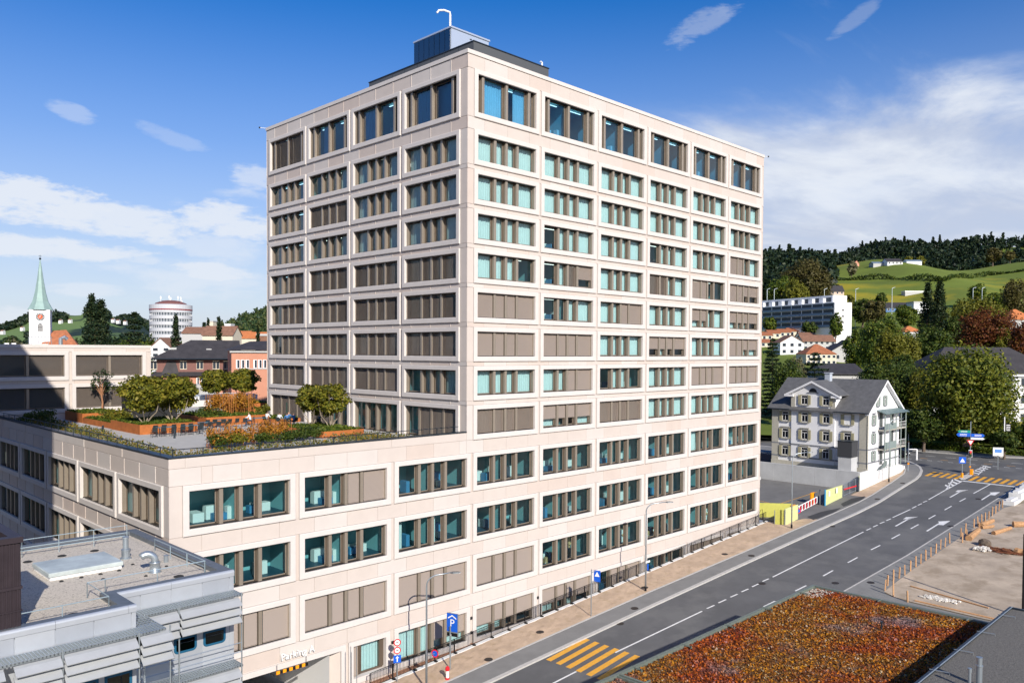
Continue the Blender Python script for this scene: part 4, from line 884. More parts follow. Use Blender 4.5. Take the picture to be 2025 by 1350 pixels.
def sedum_material(name, soil):
    m = bpy.data.materials.new(name); m.use_nodes = True; N, L = m.node_tree.nodes, m.node_tree.links; p = N['Principled BSDF']; p.inputs['Roughness'].default_value = .9; p.inputs['Specular IOR Level'].default_value = .1
    g = N.new('ShaderNodeNewGeometry')
    def nz(sc, off, det=4):
        mp = N.new('ShaderNodeMapping'); mp.inputs[1].default_value = off; L.new(g.outputs['Position'], mp.inputs[0])
        t = N.new('ShaderNodeTexNoise'); t.inputs['Scale'].default_value = sc; t.inputs['Detail'].default_value = det; t.inputs['Roughness'].default_value = .6; L.new(mp.outputs[0], t.inputs[0]); return t.outputs[0]
    def ramp(src, stops):
        r_ = N.new('ShaderNodeValToRGB'); L.new(src, r_.inputs[0]); e = r_.color_ramp.elements; e[0].position, e[0].color = stops[0][0], (*stops[0][1], 1); e[1].position, e[1].color = stops[-1][0], (*stops[-1][1], 1)
        for q, c in stops[1:-1]: k = e.new(q); k.color = (*c, 1)
        return r_.outputs[0]
    if soil: base = ramp(nz(2.5, (0, 0, 0)), [(.35, (.09, .05, .025)), (.55, (.16, .075, .03)), (.7, (.22, .16, .11))])
    else: base = ramp(g.outputs['Random Per Island'], [(0, (.06, .025, .010)), (.22, (.18, .065, .012)), (.45, (.34, .13, .012)), (.62, (.44, .20, .016)), (.78, (.20, .05, .02)), (.93, (.34, .22, .08)), (1, (.42, .36, .26))])
    pat = ramp(nz(.26, (5.2, 1.7, 0), 5), [(.44, (0, 0, 0)), (.60, (1, 1, 1))]); red = N.new('ShaderNodeMix'); red.data_type = 'RGBA'; red.blend_type = 'MIX'
    mul = N.new('ShaderNodeMix'); mul.data_type = 'RGBA'; mul.blend_type = 'MULTIPLY'; mul.inputs[0].default_value = .62; L.new(base, mul.inputs[6]); mul.inputs[7].default_value = (.95, .25, .55, 1)
    L.new(pat, red.inputs[0]); L.new(base, red.inputs[6]); L.new(mul.outputs[2], red.inputs[7])
    gp = ramp(nz(.22, (11.3, 7.9, 0), 6), [(.56, (0, 0, 0)), (.66, (1, 1, 1))]); gm = N.new('ShaderNodeMix'); gm.data_type = 'RGBA'; k2 = N.new('ShaderNodeMath'); k2.operation = 'MULTIPLY'; k2.inputs[1].default_value = .65; L.new(gp, k2.inputs[0]); L.new(k2.outputs[0], gm.inputs[0]); L.new(red.outputs[2], gm.inputs[6]); gm.inputs[7].default_value = (.20, .17, .18, 1)
    L.new(gm.outputs[2], p.inputs['Base Color']); return m
b.build('roof', sedum_material('sedum_soil', True), sb)
def quads(name, P_, A_, B_, m, parent=None):
    n = len(P_); V = np.empty((n*4, 3)); V[0::4] = P_-A_-B_; V[1::4] = P_+A_-B_; V[2::4] = P_+A_+B_; V[3::4] = P_-A_+B_
    me = bpy.data.meshes.new(name); me.vertices.add(n*4); me.loops.add(n*4); me.polygons.add(n)
    me.vertices.foreach_set('co', V.ravel()); me.loops.foreach_set('vertex_index', np.arange(n*4)); me.polygons.foreach_set('loop_start', np.arange(0, n*4, 4)); me.polygons.foreach_set('loop_total', np.full(n, 4))
    me.materials.append(m); me.update(calc_edges=True); me.validate()
    return link(name, me, parent)
rs = np.random.RandomState(5)
def unit(v): return v/np.maximum(np.linalg.norm(v, axis=1, keepdims=True), 1e-9)
def randdir(n): return unit(rs.normal(size=(n, 3)))
n = 60000; P_ = np.empty((n, 3)); P_[:, 0] = rs.uniform(-13, 15.3, n); P_[:, 1] = -22.5-14.5*rs.rand(n)**1.0; P_[:, 2] = 6.10+.05*rs.rand(n)
keep = ~((P_[:, 0] > -9.0) & (P_[:, 0] < -8.55)); bare = (P_[:, 0]-15)**2*.6+(P_[:, 1]+22.6)**2 < 2.3; keep &= ~(bare & (rs.rand(n) < .85)); P_ = P_[keep]; n = len(P_)
nn = randdir(n)*.8+np.array([0, 0, .9]); nn = unit(nn); a = unit(np.cross(nn, randdir(n))); c = np.cross(nn, a); sz = rs.uniform(.022, .065, n)[:, None]
o = quads('sedum_planting', P_, a*sz, c*sz*rs.uniform(.5, 1, n)[:, None], sedum_material('sedum_leaves', False)); tag(o, kind='stuff')
st = MB()
for k in range(160):
    q = rs.rand(2); x, y = 15.2-2.6*q[0]**1.3, -22.55-1.5*q[1]**1.4; s = .03+.05*rs.rand(); st.lathe([(s*.6, -.01), (s, s*.4), (s*.5, s*.8)], (x, y, 6.09), 5)
o = st.build('pebbles', mat('pale_pebble', [(.45, .40, .34), (.38, .34, .29), (.52, .47, .40)], .9, island=True), sb); o['kind'] = 'stuff'
for x in (12.9, 7.6, 2.6, -2.4, -7.4): MB().box((x, -22.9, 6.2), (x+.07, -22.2, 6.27)).box((x, -22.95, 6.1), (x+.07, -22.85, 6.27)).build('edge_bracket', m_edge, sb)
for y in (-27.3, -33): MB().box((14.9, y, 6.2), (15.5, y+.08, 6.27)).build('edge_bracket', m_edge, sb)
MB().box((-9.3, -24.2, 6.24), (-8.3, -24.1, 6.30)).build('edge_bracket', m_edge, sb)
MB().lathe([(.06, 0), (.06, .42), (.09, .44), (.09, .56)], (9.3, -29.6, 6.1), 8).build('vent_pipe', m_zinc, sb)
# gravel roofed building at the lower right
grb = thing('gravel_roof_building', 'flat building with dark gravel roof and grey vent pipes at lower right', 'building', (5, -45, 0))
MB().box((-20, -70, -2), (16.0, -35.2, 7.2)).build('wall', MATS['dark_render'], grb)
V = []; b = MB(); n1, n2 = 60, 30
b.quad((-20, -70, 7.3), (15.9, -70, 7.3), (15.9, -35.3, 7.3), (-20, -35.3, 7.3)); b.build('roof', mat('dark_roof_gravel', (.13, .125, .115), .97, noise=.35, nscale=7, bump=1., bscale=18, stain=((.20, .185, .165), 20, .5, .68)), grb)
b = MB(); b.box((-20, -35.32, 7.15), (16.05, -35.16, 7.42)); b.box((15.9, -70, 7.15), (16.05, -35.32, 7.42)); b.build('roof_edge', m_zinc, grb)
MB().tube([(-20, -35.36, 7.46), (15.9, -35.36, 7.46)], .03, 6).build('edge_rail', m_steel, grb)
for x in (13.6, 9.2, 5.0, 1.0, -3): MB().tube([(x, -35.1, 7.44), (x+.25, -36.0, 7.42), (x+.25, -36.0, 7.3)], .025, 5).build('edge_bracket', m_steel, grb)
q = Zp(1936, 1356, 7.3); MB().lathe([(.14, 0), (.14, 1.0), (.17, 1.0), (.17, 1.06), (.13, 1.08), (.13, 1.45), (.15, 1.46)], tuple(q), 14).build('vent_pipe', m_steel, grb, smooth=False)
q = Zp(1917, 1362, 7.3); MB().lathe([(.075, 0), (.075, .85), (.10, .86), (.10, 1.05)], tuple(q), 12).build('vent_pipe', m_steel, grb)
bp = G(2023, 1222)
tag(MB().lathe([(.11, -2.2), (.10, 5.2)], (bp[0], bp[1], bp[2]+1.8), 8).build('pole', m_black), 'plain black pole at the right edge behind the gravel roof', 'pole')
# ---------------------------------------------------------------- sandy plot with stakes, logs and stones
plot = MB(); PL = [(32.4, -21.25), (40, -21.05), (71.8, -21.25), (76, -22.6), (110, -23.5), (100, -60), (31, -60), (30.8, -30), (31.2, -24), (31.6, -22.4)]
plot.add([(x, y, gz(x)+.05) for x, y in PL], [tuple(range(len(PL)))]); struct('sandy_plot', plot, m_dirt)
lane = MB(); lane.add([(x, y, gz(x)+.035) for x, y in [(16, -20.6), (33.4, -20.65), (31.9, -21.6), (31.0, -24), (30.6, -30), (30.6, -60), (16, -60)]], [tuple(range(7))]); struct('lane', lane, MATS['pale_asphalt'])
ed = MB()
for x in (29.9, 30.25): ed.box((x, -60, gz(x)+.03), (x+.06, -24, gz(x)+.10))
struct('rail_strip', ed, m_asph2)
m_wood = mat('raw_timber', (.50, .29, .15), .85, noise=.2, nscale=6)
ORDS = ['first', 'second', 'third', 'fourth', 'fifth', 'sixth', 'seventh', 'eighth', 'ninth', 'tenth', 'eleventh', 'twelfth', 'thirteenth', 'fourteenth', 'fifteenth', 'sixteenth', 'seventeenth', 'eighteenth', 'nineteenth', 'twentieth', 'twenty-first', 'twenty-second', 'twenty-third', 'twenty-fourth', 'twenty-fifth', 'twenty-sixth', 'twenty-seventh', 'twenty-eighth', 'twenty-ninth', 'thirtieth', 'thirty-first', 'thirty-second']
STK = [(243, 1000), (265, 955), (322, 1060), (322, 905), (376, 885), (432, 855), (484, 815), (535, 775), (583, 745), (630, 712), (680, 680), (727, 645), (772, 608), (815, 585), (857, 550), (965, 485), (980, 545), (1008, 455), (1025, 505), (1090, 400), (1128, 380), (1145, 440), (1163, 350), (1196, 345), (1230, 320), (1262, 290), (1296, 265), (1328, 238), (1360, 212), (457, 1112)]
stm = MB().add([(-.055, -.055, -.1), (.055, -.055, -.1), (.055, .055, -.1), (-.055, .055, -.1), (-.05, -.05, 1.02), (.05, -.05, 1.02), (.05, .05, 1.02), (-.05, .05, 1.02), (0, 0, 1.10)], [(0, 1, 5, 4), (1, 2, 6, 5), (2, 3, 7, 6), (3, 0, 4, 7), (4, 5, 8), (5, 6, 8), (6, 7, 8), (7, 4, 8)]).mesh('wooden_stake', m_wood)
STK = STK[:3]+sorted(STK[3:29])+STK[29:]
for i, s in enumerate(STK):
    q = G(*c3f(*s)); o = link('wooden_stake', stm, None, q); o.rotation_euler = (rnd.uniform(-.05, .05), rnd.uniform(-.05, .05), rnd.uniform(0, 1.5)); o.scale.z = rnd.uniform(.92, 1.12)*(1.45 if i == 2 else 1)
    lab = {0: 'wooden stake at the near end of the row, at the tip of the plot', 2: 'tallest wooden stake, leaning over the corner of the sandy plot', 29: 'lone wooden stake beside the bed of white stones', 28: 'last wooden stake of the row, beside the white barrier'}.get(i, ORDS[i]+' wooden stake from the near end of the row along the plot')
    tag(o, lab, 'stake', 'wooden stakes along the sandy plot')
m_bark = mat('peeled_log', (.42, .24, .12), .9, noise=.3, nscale=5, bump=.4, bscale=9); m_bark2 = mat('grey_bark', (.13, .10, .075), .95, noise=.3, nscale=5, bump=.4)
def log(p0, p1, r_, lab, m=None, parent=None):
    a, c = Vector(p0), Vector(p1); pts = [a+(c-a)*t+Vector((0, 0, r_*.9))+Vector((rnd.uniform(-.08, .08), rnd.uniform(-.08, .08), 0)) for t in (0, .3, .65, 1)]
    return tag(MB().tube([tuple(p) for p in pts], [r_*1.1, r_, r_*.95, r_*.8], 9).build('log', m or m_bark), lab, 'log', 'logs lying on the sandy plot')
log(G(*c3f(1045, 528)), G(*c3f(1135, 445)), .33, 'short thick log lying along the stakes'); log(G(*c3f(1150, 400)), G(*c3f(1272, 352)), .28, 'pale peeled log behind the short thick one'); log(G(*c3f(1168, 415)), G(*c3f(1278, 398)), .2, 'thin pale log lying beside the peeled log')
log(G(*c3f(1275, 470)), G(*c3f(1440, 418)), .24, 'long brown log in the middle of the plot'); log(G(*c3f(1465, 395)), G(*c3f(1575, 390)), .36, 'thick gnarled log near the right edge'); log(G(*c3f(1490, 650)), G(*c3f(1580, 668)), .35, 'pale log behind the brown brushwood')
def boulder(p, s, m, name='boulder', seed=0):
    b = bmesh.new(); bmesh.ops.create_icosphere(b, subdivisions=2, radius=s); r_ = random.Random(seed)
    for v in b.verts: v.co *= 1+r_.uniform(-.16, .16); v.co.z *= .8
    me = bpy.data.meshes.new(name); b.to_mesh(me); b.free(); me.materials.append(m); o = link(name, me, None, (p[0], p[1], p[2]+s*.55)); return o
p = G(*c3f(1198, 575)); tag(boulder(p, .62, m_bark2, 'root_stump', 3), 'dark round root stump on the sandy plot', 'stump')
def pile(name, outline, n, s0, s1, m, lab, h=.25):
    poly = [G(*c3f(*q)) for q in outline]; r_ = random.Random(len(lab)); b = MB(); t = thing(name, lab, 'stone pile', poly[0])
    for k in range(n):
        w = [r_.random()**.9 for _ in poly]; s_ = sum(w); q = sum(np.array(poly[i])*w[i] for i in range(len(poly)))/s_; s = r_.uniform(s0, s1); seg = 5
        b.lathe([(s*.6, -.05), (s, s*.35), (s*.75, s*.8), (s*.2, s*1.0)], (q[0]+r_.uniform(-.3, .3), q[1]+r_.uniform(-.25, .25), q[2]+r_.random()*h), seg)
    o = b.build('stones', m, t); o['kind'] = 'stuff'; return t
m_stones = mat('pale_rubble', [(.58, .55, .50), (.48, .45, .40), (.66, .63, .58)], .9, island=True)
pile('stone_pile', [(1045, 615), (1160, 590), (1280, 625), (1180, 640)], 120, .08, .2, m_stones, 'heap of white rubble stones beside the root stump')
pile('stone_bed', [(420, 1040), (560, 1035), (880, 1080), (1190, 1165), (740, 1110)], 260, .06, .15, m_stones, 'bed of white stones along the near edge of the plot', .08)
bw = thing('brushwood_heap', 'reddish brown heap of cut brushwood beside the white stones', 'brushwood', G(*c3f(1380, 640))); b = MB(); c0 = G(*c3f(1385, 640))
for k in range(120): a = rnd.uniform(-.5, .5); x, y = c0[0]+rnd.gauss(0, .35), c0[1]+rnd.gauss(0, .75); l = rnd.uniform(.3, .7); b.tube([(x-l*math.sin(a), y-l*math.cos(a), c0[2]+rnd.random()*.3), (x+l*math.sin(a), y+l*math.cos(a), c0[2]+.1+rnd.random()*.35)], .035, 4)
o = b.build('sticks', mat('red_brushwood', [(.20, .07, .035), (.28, .13, .06), (.13, .05, .03)], .9, island=True), bw); o['kind'] = 'stuff'
tag(MB().tube([(35.2, -22.6, gz(35)+.12), (33.5, -29.5, gz(33.5)+.12)], .06, 5).build('plank', m_wood), 'long timber edging lying along the bed of stones', 'plank'); tag(MB().tube([(31.6, -24.2, gz(31.5)+.1), (31.2, -30.6, gz(31)+.1)], .08, 5).build('plank', m_wood), 'long timber edging beside the tarmac lane', 'plank')
for k in range(4):
    x = 73.6+k*3.3; b = MB(); z = gz(x); b.prism([(x, -22.0), (x+3.2, -22.05), (x+3.2, -20.6), (x, -20.55)], z, z+(.55 if k == 0 else 1.0)); b.prism([(x+.1, -21.6), (x+3.1, -21.6), (x+3.1, -21.0), (x+.1, -21.0)], z+(.55 if k == 0 else 1.0), z+(.75 if k == 0 else 1.25))
    tag(b.build('concrete_barrier', MATS['white_concrete']), ('low white concrete block at the end of the barrier', 'first tall white barrier block behind the low end block', 'second tall white barrier block', 'third tall white barrier block, at the picture edge')[k], 'barrier', 'white barrier blocks beside the plot')
b = MB(); tufts = rs.rand(400, 2)
# ---------------------------------------------------------------- plants
GREEN = leafmat('leaves_green', [(.025, .05, .008), (.07, .115, .014), (.12, .16, .018), (.175, .19, .022)])
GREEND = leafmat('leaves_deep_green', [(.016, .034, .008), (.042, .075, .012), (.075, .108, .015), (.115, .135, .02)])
CONIF = leafmat('needles', [(.008, .020, .010), (.018, .038, .016), (.032, .055, .020), (.060, .070, .024)], .15)
OLIVE = leafmat('leaves_olive', [(.05, .06, .008), (.12, .135, .014), (.19, .185, .018), (.26, .215, .024)])
OCHRE = leafmat('stems_ochre', [(.20, .085, .012), (.34, .15, .018), (.44, .22, .025), (.30, .10, .014)], .25)
COPPER = leafmat('leaves_copper', [(.045, .014, .008), (.12, .034, .012), (.19, .06, .016), (.14, .075, .014)])
YELLOW = leafmat('leaves_yellow_green', [(.08, .09, .010), (.15, .155, .018), (.22, .205, .024), (.12, .13, .016)])
BROWNG = leafmat('leaves_brown_green', [(.05, .045, .014), (.10, .085, .025), (.13, .11, .032), (.075, .08, .018)])
PALE = leafmat('leaves_pale', [(.12, .12, .06), (.20, .19, .10), (.26, .24, .14), (.10, .11, .035)])
m_trunk = mat('tree_bark', (.13, .10, .075), .95, noise=.25, nscale=4)
m_trunkp = mat('pale_bark', (.30, .25, .19), .95, noise=.25, nscale=4)
def leaves(P_, size, up=.35, out=None, asp=.62):
    n = len(P_); nn = randdir(n)
    if out is not None: nn = nn*.75+out*.8
    nn = unit(nn+np.array([0, 0, up])); a = unit(np.cross(nn, randdir(n))); c = np.cross(nn, a); s = size*rs.uniform(.55, 1.25, n)[:, None]
    return P_, a*s, c*s*asp
def crown_points(n, rx, ry, rz, clumps=40, flat=.0, fill=.25):
    d = randdir(clumps); d[:, 2] = np.abs(d[:, 2])*(1-flat)+d[:, 2]*flat if False else d[:, 2]
    rad = rs.uniform(.35, 1.0, clumps)**.6; cc = d*rad[:, None]*np.array([rx, ry, rz])*.80; cr = rs.uniform(.20, .42, clumps)
    k = rs.randint(0, clumps, n); u = randdir(n)*(rs.rand(n)[:, None]**(1/2.2))
    P_ = cc[k]+u*cr[k][:, None]*np.array([rx, ry, rz*.8]); out = unit(P_/np.array([rx, ry, rz])*.6+u*.7)
    return P_, out, cc
def tree(name, label, pos, h, w, leafm, size=.22, n=5000, trunk=.32, clumps=42, group=None, stems=1, bark=None, cat='tree', lift=.0, depthw=None):
    t = thing(name, label, cat, pos, 0, group); rz = h*(1-trunk)/2; cz = h*trunk+rz; dw = depthw or w
    P_, out, cc = crown_points(n, w/2, dw/2, rz, clumps); P_ = P_+np.array([0, 0, cz])
    quads('crown', *leaves(P_, size, .3, out), leafm, t)
    b = MB(); r0 = max(.05, w*.035) if stems == 1 else max(.035, w*.016)
    if stems == 1:
        b.tube([(0, 0, -.3), (rnd.uniform(-.1, .1), 0, h*trunk*.6), (rnd.uniform(-.2, .2), rnd.uniform(-.2, .2), h*trunk*1.2), (rnd.uniform(-.3, .3), rnd.uniform(-.3, .3), h*.8)], [r0*1.3, r0, r0*.8, r0*.2], 8)
        for q in cc[:12]: b.tube([(0, 0, h*trunk*.9), tuple(q*.5+np.array([0, 0, cz])*.8), tuple(q+np.array([0, 0, cz]))], [r0*.55, r0*.35, r0*.1], 5)
    else:
        for k in range(stems):
            a = 2*PI*k/stems+rnd.uniform(-.3, .3); q = cc[k % len(cc)]; s = w*.24
            b.tube([(.08*math.cos(a), .08*math.sin(a), -.1), (s*.5*math.cos(a), s*.5*math.sin(a), h*trunk*.6), (s*math.cos(a), s*math.sin(a), h*trunk*1.15), (s*1.5*math.cos(a), s*1.5*math.sin(a), h*.72)], [r0*.8, r0*.62, r0*.5, r0*.15], 6)
    b.build('trunk', bark or m_trunk, t, world=False); return t
def conifer(name, label, pos, h, w, leafm=None, size=.25, n=5000, base=.08, group=None, droop=.25, layers=None, cedar=False, cat='tree'):
    t = thing(name, label, cat, pos, 0, group); w = w*(1.0 if cedar else 1.35); L_ = layers or int(9+h*.65); Ps, Os = [], []; b = MB()
    b.tube([(0, 0, -.3), (0, 0, h*.5), (0, 0, h*.99)], [w*.03, w*.018, .02], 7); nb = 8; m = max(4, n//(L_*nb))
    for i in range(L_):
        f = i/(L_-1); z = h*(base+(1-base)*f); R_ = w/2*((1-f)**(.5 if cedar else .72)*.96+.04)*rs.uniform(.72, 1.1)
        for k in range(nb):
            a = 2*PI*(k+rs.uniform(-.4, .4))/nb+i*.7; rl_ = R_*rs.choice([1, 1, .85, .6, 1.12]); mm = int(m*rs.uniform(.6, 1.3)); s = np.sqrt(rs.rand(mm)*.93+.03); rr = rl_*s; wd = (.17 if not cedar else .24)*R_*(1.15-s)+.04*w
            x = rr*np.cos(a)+rs.normal(size=mm)*wd*np.sin(a); y = rr*np.sin(a)-rs.normal(size=mm)*wd*np.cos(a); up = rs.uniform(-.05, .05)
            zz = z-(droop+up)*rr+.12*rr*s+rs.normal(size=mm)*(.008 if cedar else .010)*h; Ps.append(np.stack([x, y, zz], 1)); Os.append(np.tile([math.cos(a)*.3, math.sin(a)*.3, .8], (mm, 1)))
            if R_ > w*.12 and k % 2 == 0: b.tube([(0, 0, z), (rl_*.9*math.cos(a), rl_*.9*math.sin(a), z-droop*rl_*.85)], [.010*w, .004*w], 4)
    P_ = np.concatenate(Ps); quads('crown', *leaves(P_, size, .25, np.concatenate(Os), .5), leafm or CONIF, t); b.build('trunk', m_trunk, t, world=False); return t
def shrub(name, label, pos, sx, sy, h, leafm, size=.09, n=900, cat='shrub', group=None, rotz=0., stems=False):
    t = thing(name, label, cat, pos, rotz, group); k = max(6, int(sx*sy*3)); cc = np.stack([rs.uniform(-sx/2, sx/2, k), rs.uniform(-sy/2, sy/2, k), rs.uniform(.35, .75, k)*h], 1)
    i = rs.randint(0, k, n); u = randdir(n)*(rs.rand(n)[:, None]**.5); P_ = cc[i]+u*np.array([min(.5, sx/2), min(.5, sy/2), h*.35]); P_[:, 2] = np.abs(P_[:, 2])
    quads('foliage', *leaves(P_, size, .4, u), leafm, t)
    if stems:
        b = MB()
        for q in range(int(k*2.2)): x, y = rs.uniform(-sx/2, sx/2), rs.uniform(-sy/2, sy/2); b.tube([(x, y, 0), (x+rs.normal()*.1, y+rs.normal()*.1, h*.9)], .022, 4)
        o = b.build('stems', mat('ochre_stems', (.42, .17, .05), .8), t, world=False); o['kind'] = 'stuff'
    return t
# ---------------------------------------------------------------- roof terrace
TZ = 16.45
tb = MB(); tb.box((-23.6, .56, TZ-.25), (.03, PLY, TZ)); tb.box((.035, YB+.01, TZ-.25), (14, PLY, TZ-.002)); tb.box((-8.0, PLY+.002, TZ-.25), (14, 66, TZ-.001)); tb.build('terrace', mat('terrace_paving', (.43, .425, .41), .85, noise=.08, nscale=1.5), hb)
# wing behind the terrace
wg = thing('wing_building', 'low pale stone wing with dark slatted windows behind the roof terrace', 'building', (-20, 45, TZ))
WT, WX = 24.36, -8.10
holesW = []
for r, zt in enumerate((23.25, 19.82)):
    for c in range(4):
        x = -15.95-c*8.0
        w = link('window', surround_mesh(2.24), wg, (x+20, 0, zt-2.24-TZ)); link('window_frame', frame_mesh(2.24, 'w'), w)
        for u, pw in PAT['w']: link('pane', pane_mesh(pw, 2.24), w, (u, 0, 0)); link('blind', cached(('wb', pw), lambda: blind_mesh(pw, 2.24, 1., 22., .10)), w, (u, 0, 0))
        link('room', cached(('bkw',), lambda: MB().quad((0, .8, 0), (0, .8, 2.24), (OW, .8, 2.24), (OW, .8, 0)).mesh('room', [m_roomf])), w); holesW.append((x, x+OW, zt-2.24, zt))
b = MB(); core(b, -50, WX, TZ-3, WT-.2, holesW, lambda u, z: (u, PLY+dd, z)); b.quad((WX-dd, PLY, TZ-3), (WX-dd, 75, TZ-3), (WX-dd, 75, WT-.2), (WX-dd, PLY, WT-.2)); b.build('wall', m_stone, wg)
b = MB(); b.box((-50, PLY-.06, WT-.32), (WX+.06, PLY+.4, WT)); b.box((WX-.4, PLY+.4, WT-.32), (WX+.06, 75, WT)); b.build('parapet', m_frame, wg)
MB().quad((-50, PLY+.4, WT-.4), (WX-.4, PLY+.4, WT-.4), (WX-.4, 75, WT-.4), (-50, 75, WT-.4)).build('roof', m_roofgrey, wg)
for z0, z1 in ((23.25+.38, WT-.34), (19.82+.38, 23.25-2.24-.44), (TZ, 19.82-2.24-.44)):
    if z1-z0 > .1:
        for k in range(14):
            u0 = WX-(k+1)*2.667; MB().bbox((u0+.01, PLY-.004, z0), (u0+2.657, PLY+.03, z1), .01).build('panel', m_panel, wg)
for zt in (23.25, 19.82):
    for c in range(5):
        u0 = -8.64-c*8+.0 if c == 0 else -9.05-c*8+8.0-7.98-.0
    MB().box((WX-.54, PLY-.004, zt-2.65), (WX-.005, PLY+.03, zt+.36)).build('panel', m_panel, wg)
MB().tube([(-14.6, 55, WT-.3), (-14.6, 55, WT+.75), (-14.2, 55, WT+.95), (-13.9, 55, WT+.7)], .22, 10).build('vent_pipe', m_steel, wg); b = MB(); b.box((-17.6, 55, WT-.35), (-15.9, 56.2, WT+.12)); b.build('roof_hatch', m_white, wg)
b = MB()
for k in range(8): b.box((-17.2+k*.35, 58, WT-.3), (-17.16+k*.35, 58.04, WT+1.0))
b.box((-17.2, 58, WT+.95), (-14.7, 58.04, WT+1.0)); b.build('railing', m_steel, wg)
for x in (-20.5, -19.8): MB().box((x, 54, WT-.3), (x+.4, 54.4, WT+.2)).build('roof_vent', m_white, wg)
# corten planters
m_cort = mat('corten_steel', (.40, .13, .035), .75, .1, noise=.22, nscale=1.6, stain=((.30, .10, .03), .7, .5, .68))
m_bed = mat('planting_soil', (.06, .06, .025), .95, noise=.3, nscale=3)
def planter(x0, y0, x1, y1, h, lab):
    t = thing('planter', lab, 'planter', ((x0+x1)/2, (y0+y1)/2, TZ)); b = MB(); k = .06
    for a, c in (((x0, y0), (x1, y0+k)), ((x0, y1-k), (x1, y1)), ((x0, y0+k), (x0+k, y1-k)), ((x1-k, y0+k), (x1, y1-k))): b.box((*a, TZ+.002), (*c, TZ+h))
    b.build('steel_edge', m_cort, t); MB().quad((x0+k, y0+k, TZ+h-.1), (x1-k, y0+k, TZ+h-.1), (x1-k, y1-k, TZ+h-.1), (x0+k, y1-k, TZ+h-.1)).build('soil', m_bed, t)
    A = (x1-x0)*(y1-y0); n = int(min(2600, A*70)); P_ = np.stack([rs.uniform(x0+.1, x1-.1, n), rs.uniform(y0+.1, y1-.1, n), TZ+h-.08+.22*rs.rand(n)], 1)-np.array(t.location)
    o = quads('ground_cover', *leaves(P_, .09, .3), GREEN, t); o['kind'] = 'stuff'; return t
planter(-17.3, 23.3, -12.2, 30.5, .85, 'rust brown steel planter holding the two multi stemmed trees'); planter(-17.2, 30.6, -14.0, 38.8, .55, 'long low rust planter running back beside the two trees'); planter(-17.2, 38.9, -13.5, 44.4, .95, 'rust planter block in the shade before the wing')
planter(-9.6, 27.2, -3.0, 34, .85, 'rust steel planter behind the chairs with the orange bamboo'); planter(-7.2, 10.2, -3.0, 17.6, .55, 'low rust planter nearest the tower holding the pair of trees'); planter(2.2, 40.5, 4.6, 46, 1.1, 'small rust planter at the far corner of the tower'); planter(-3.0, 25.8, -.2, 30.5, .4, 'low rust planter edge behind the seated people')
def ev(P0): return (P0[0], P0[1], P0[2])
tree('terrace_tree', 'left one of two bushy multi stemmed trees on the terrace', (-16.0, 25.6, TZ+.75), 4.7, 4.9, OLIVE, .12, 7600, .20, 80, 'multi stemmed trees on the roof terrace', 6, m_trunkp); tree('terrace_tree', 'right one of two bushy trees behind the chair rows', (-13.2, 26.4, TZ+.75), 4.5, 4.9, OLIVE, .12, 7600, .20, 80, 'multi stemmed trees on the roof terrace', 6, m_trunkp)
tree('terrace_tree', 'slimmer terrace tree before the tower, left of its pair', (-4.6, 16.3, TZ+.45), 4.3, 3.1, OLIVE, .11, 5200, .22, 60, 'multi stemmed trees on the roof terrace', 6, m_trunkp); tree('terrace_tree', 'fuller terrace tree before the tower, right of its pair', (-3.9, 14.2, TZ+.45), 4.3, 3.7, OLIVE, .11, 6000, .22, 66, 'multi stemmed trees on the roof terrace', 6, m_trunkp)
tree('terrace_tree', 'tree on the far terrace left of the tower edge', (5.2, 57.5, TZ), 5.0, 4.6, OLIVE, .17, 4000, .28, 60, 'multi stemmed trees on the roof terrace', 3, m_trunkp); tree('terrace_tree', 'tree on the far terrace closest to the tower edge', (7.8, 54.6, TZ), 5.2, 4.8, OLIVE, .17, 4000, .28, 60, 'multi stemmed trees on the roof terrace', 3, m_trunkp)
tree('pine_sapling', 'thin pine sapling with sparse tufts in front of the wing', (-13.9, 43.4, TZ+.4), 5.2, 2.7, CONIF, .10, 480, .42, 16, None, 1, mat('orange_bark', (.34, .17, .09), .9))
def bedrow(pts, sx, h, lm, n, lab, size=.085, stems=False, z=TZ, name='shrub'):
    for (x, y), l in zip(pts, lab): shrub(name, l, (x, y, z), sx, sx*.9, h, lm, size, n, 'shrub', 'shrubs planted on the roof terrace', 0, stems)
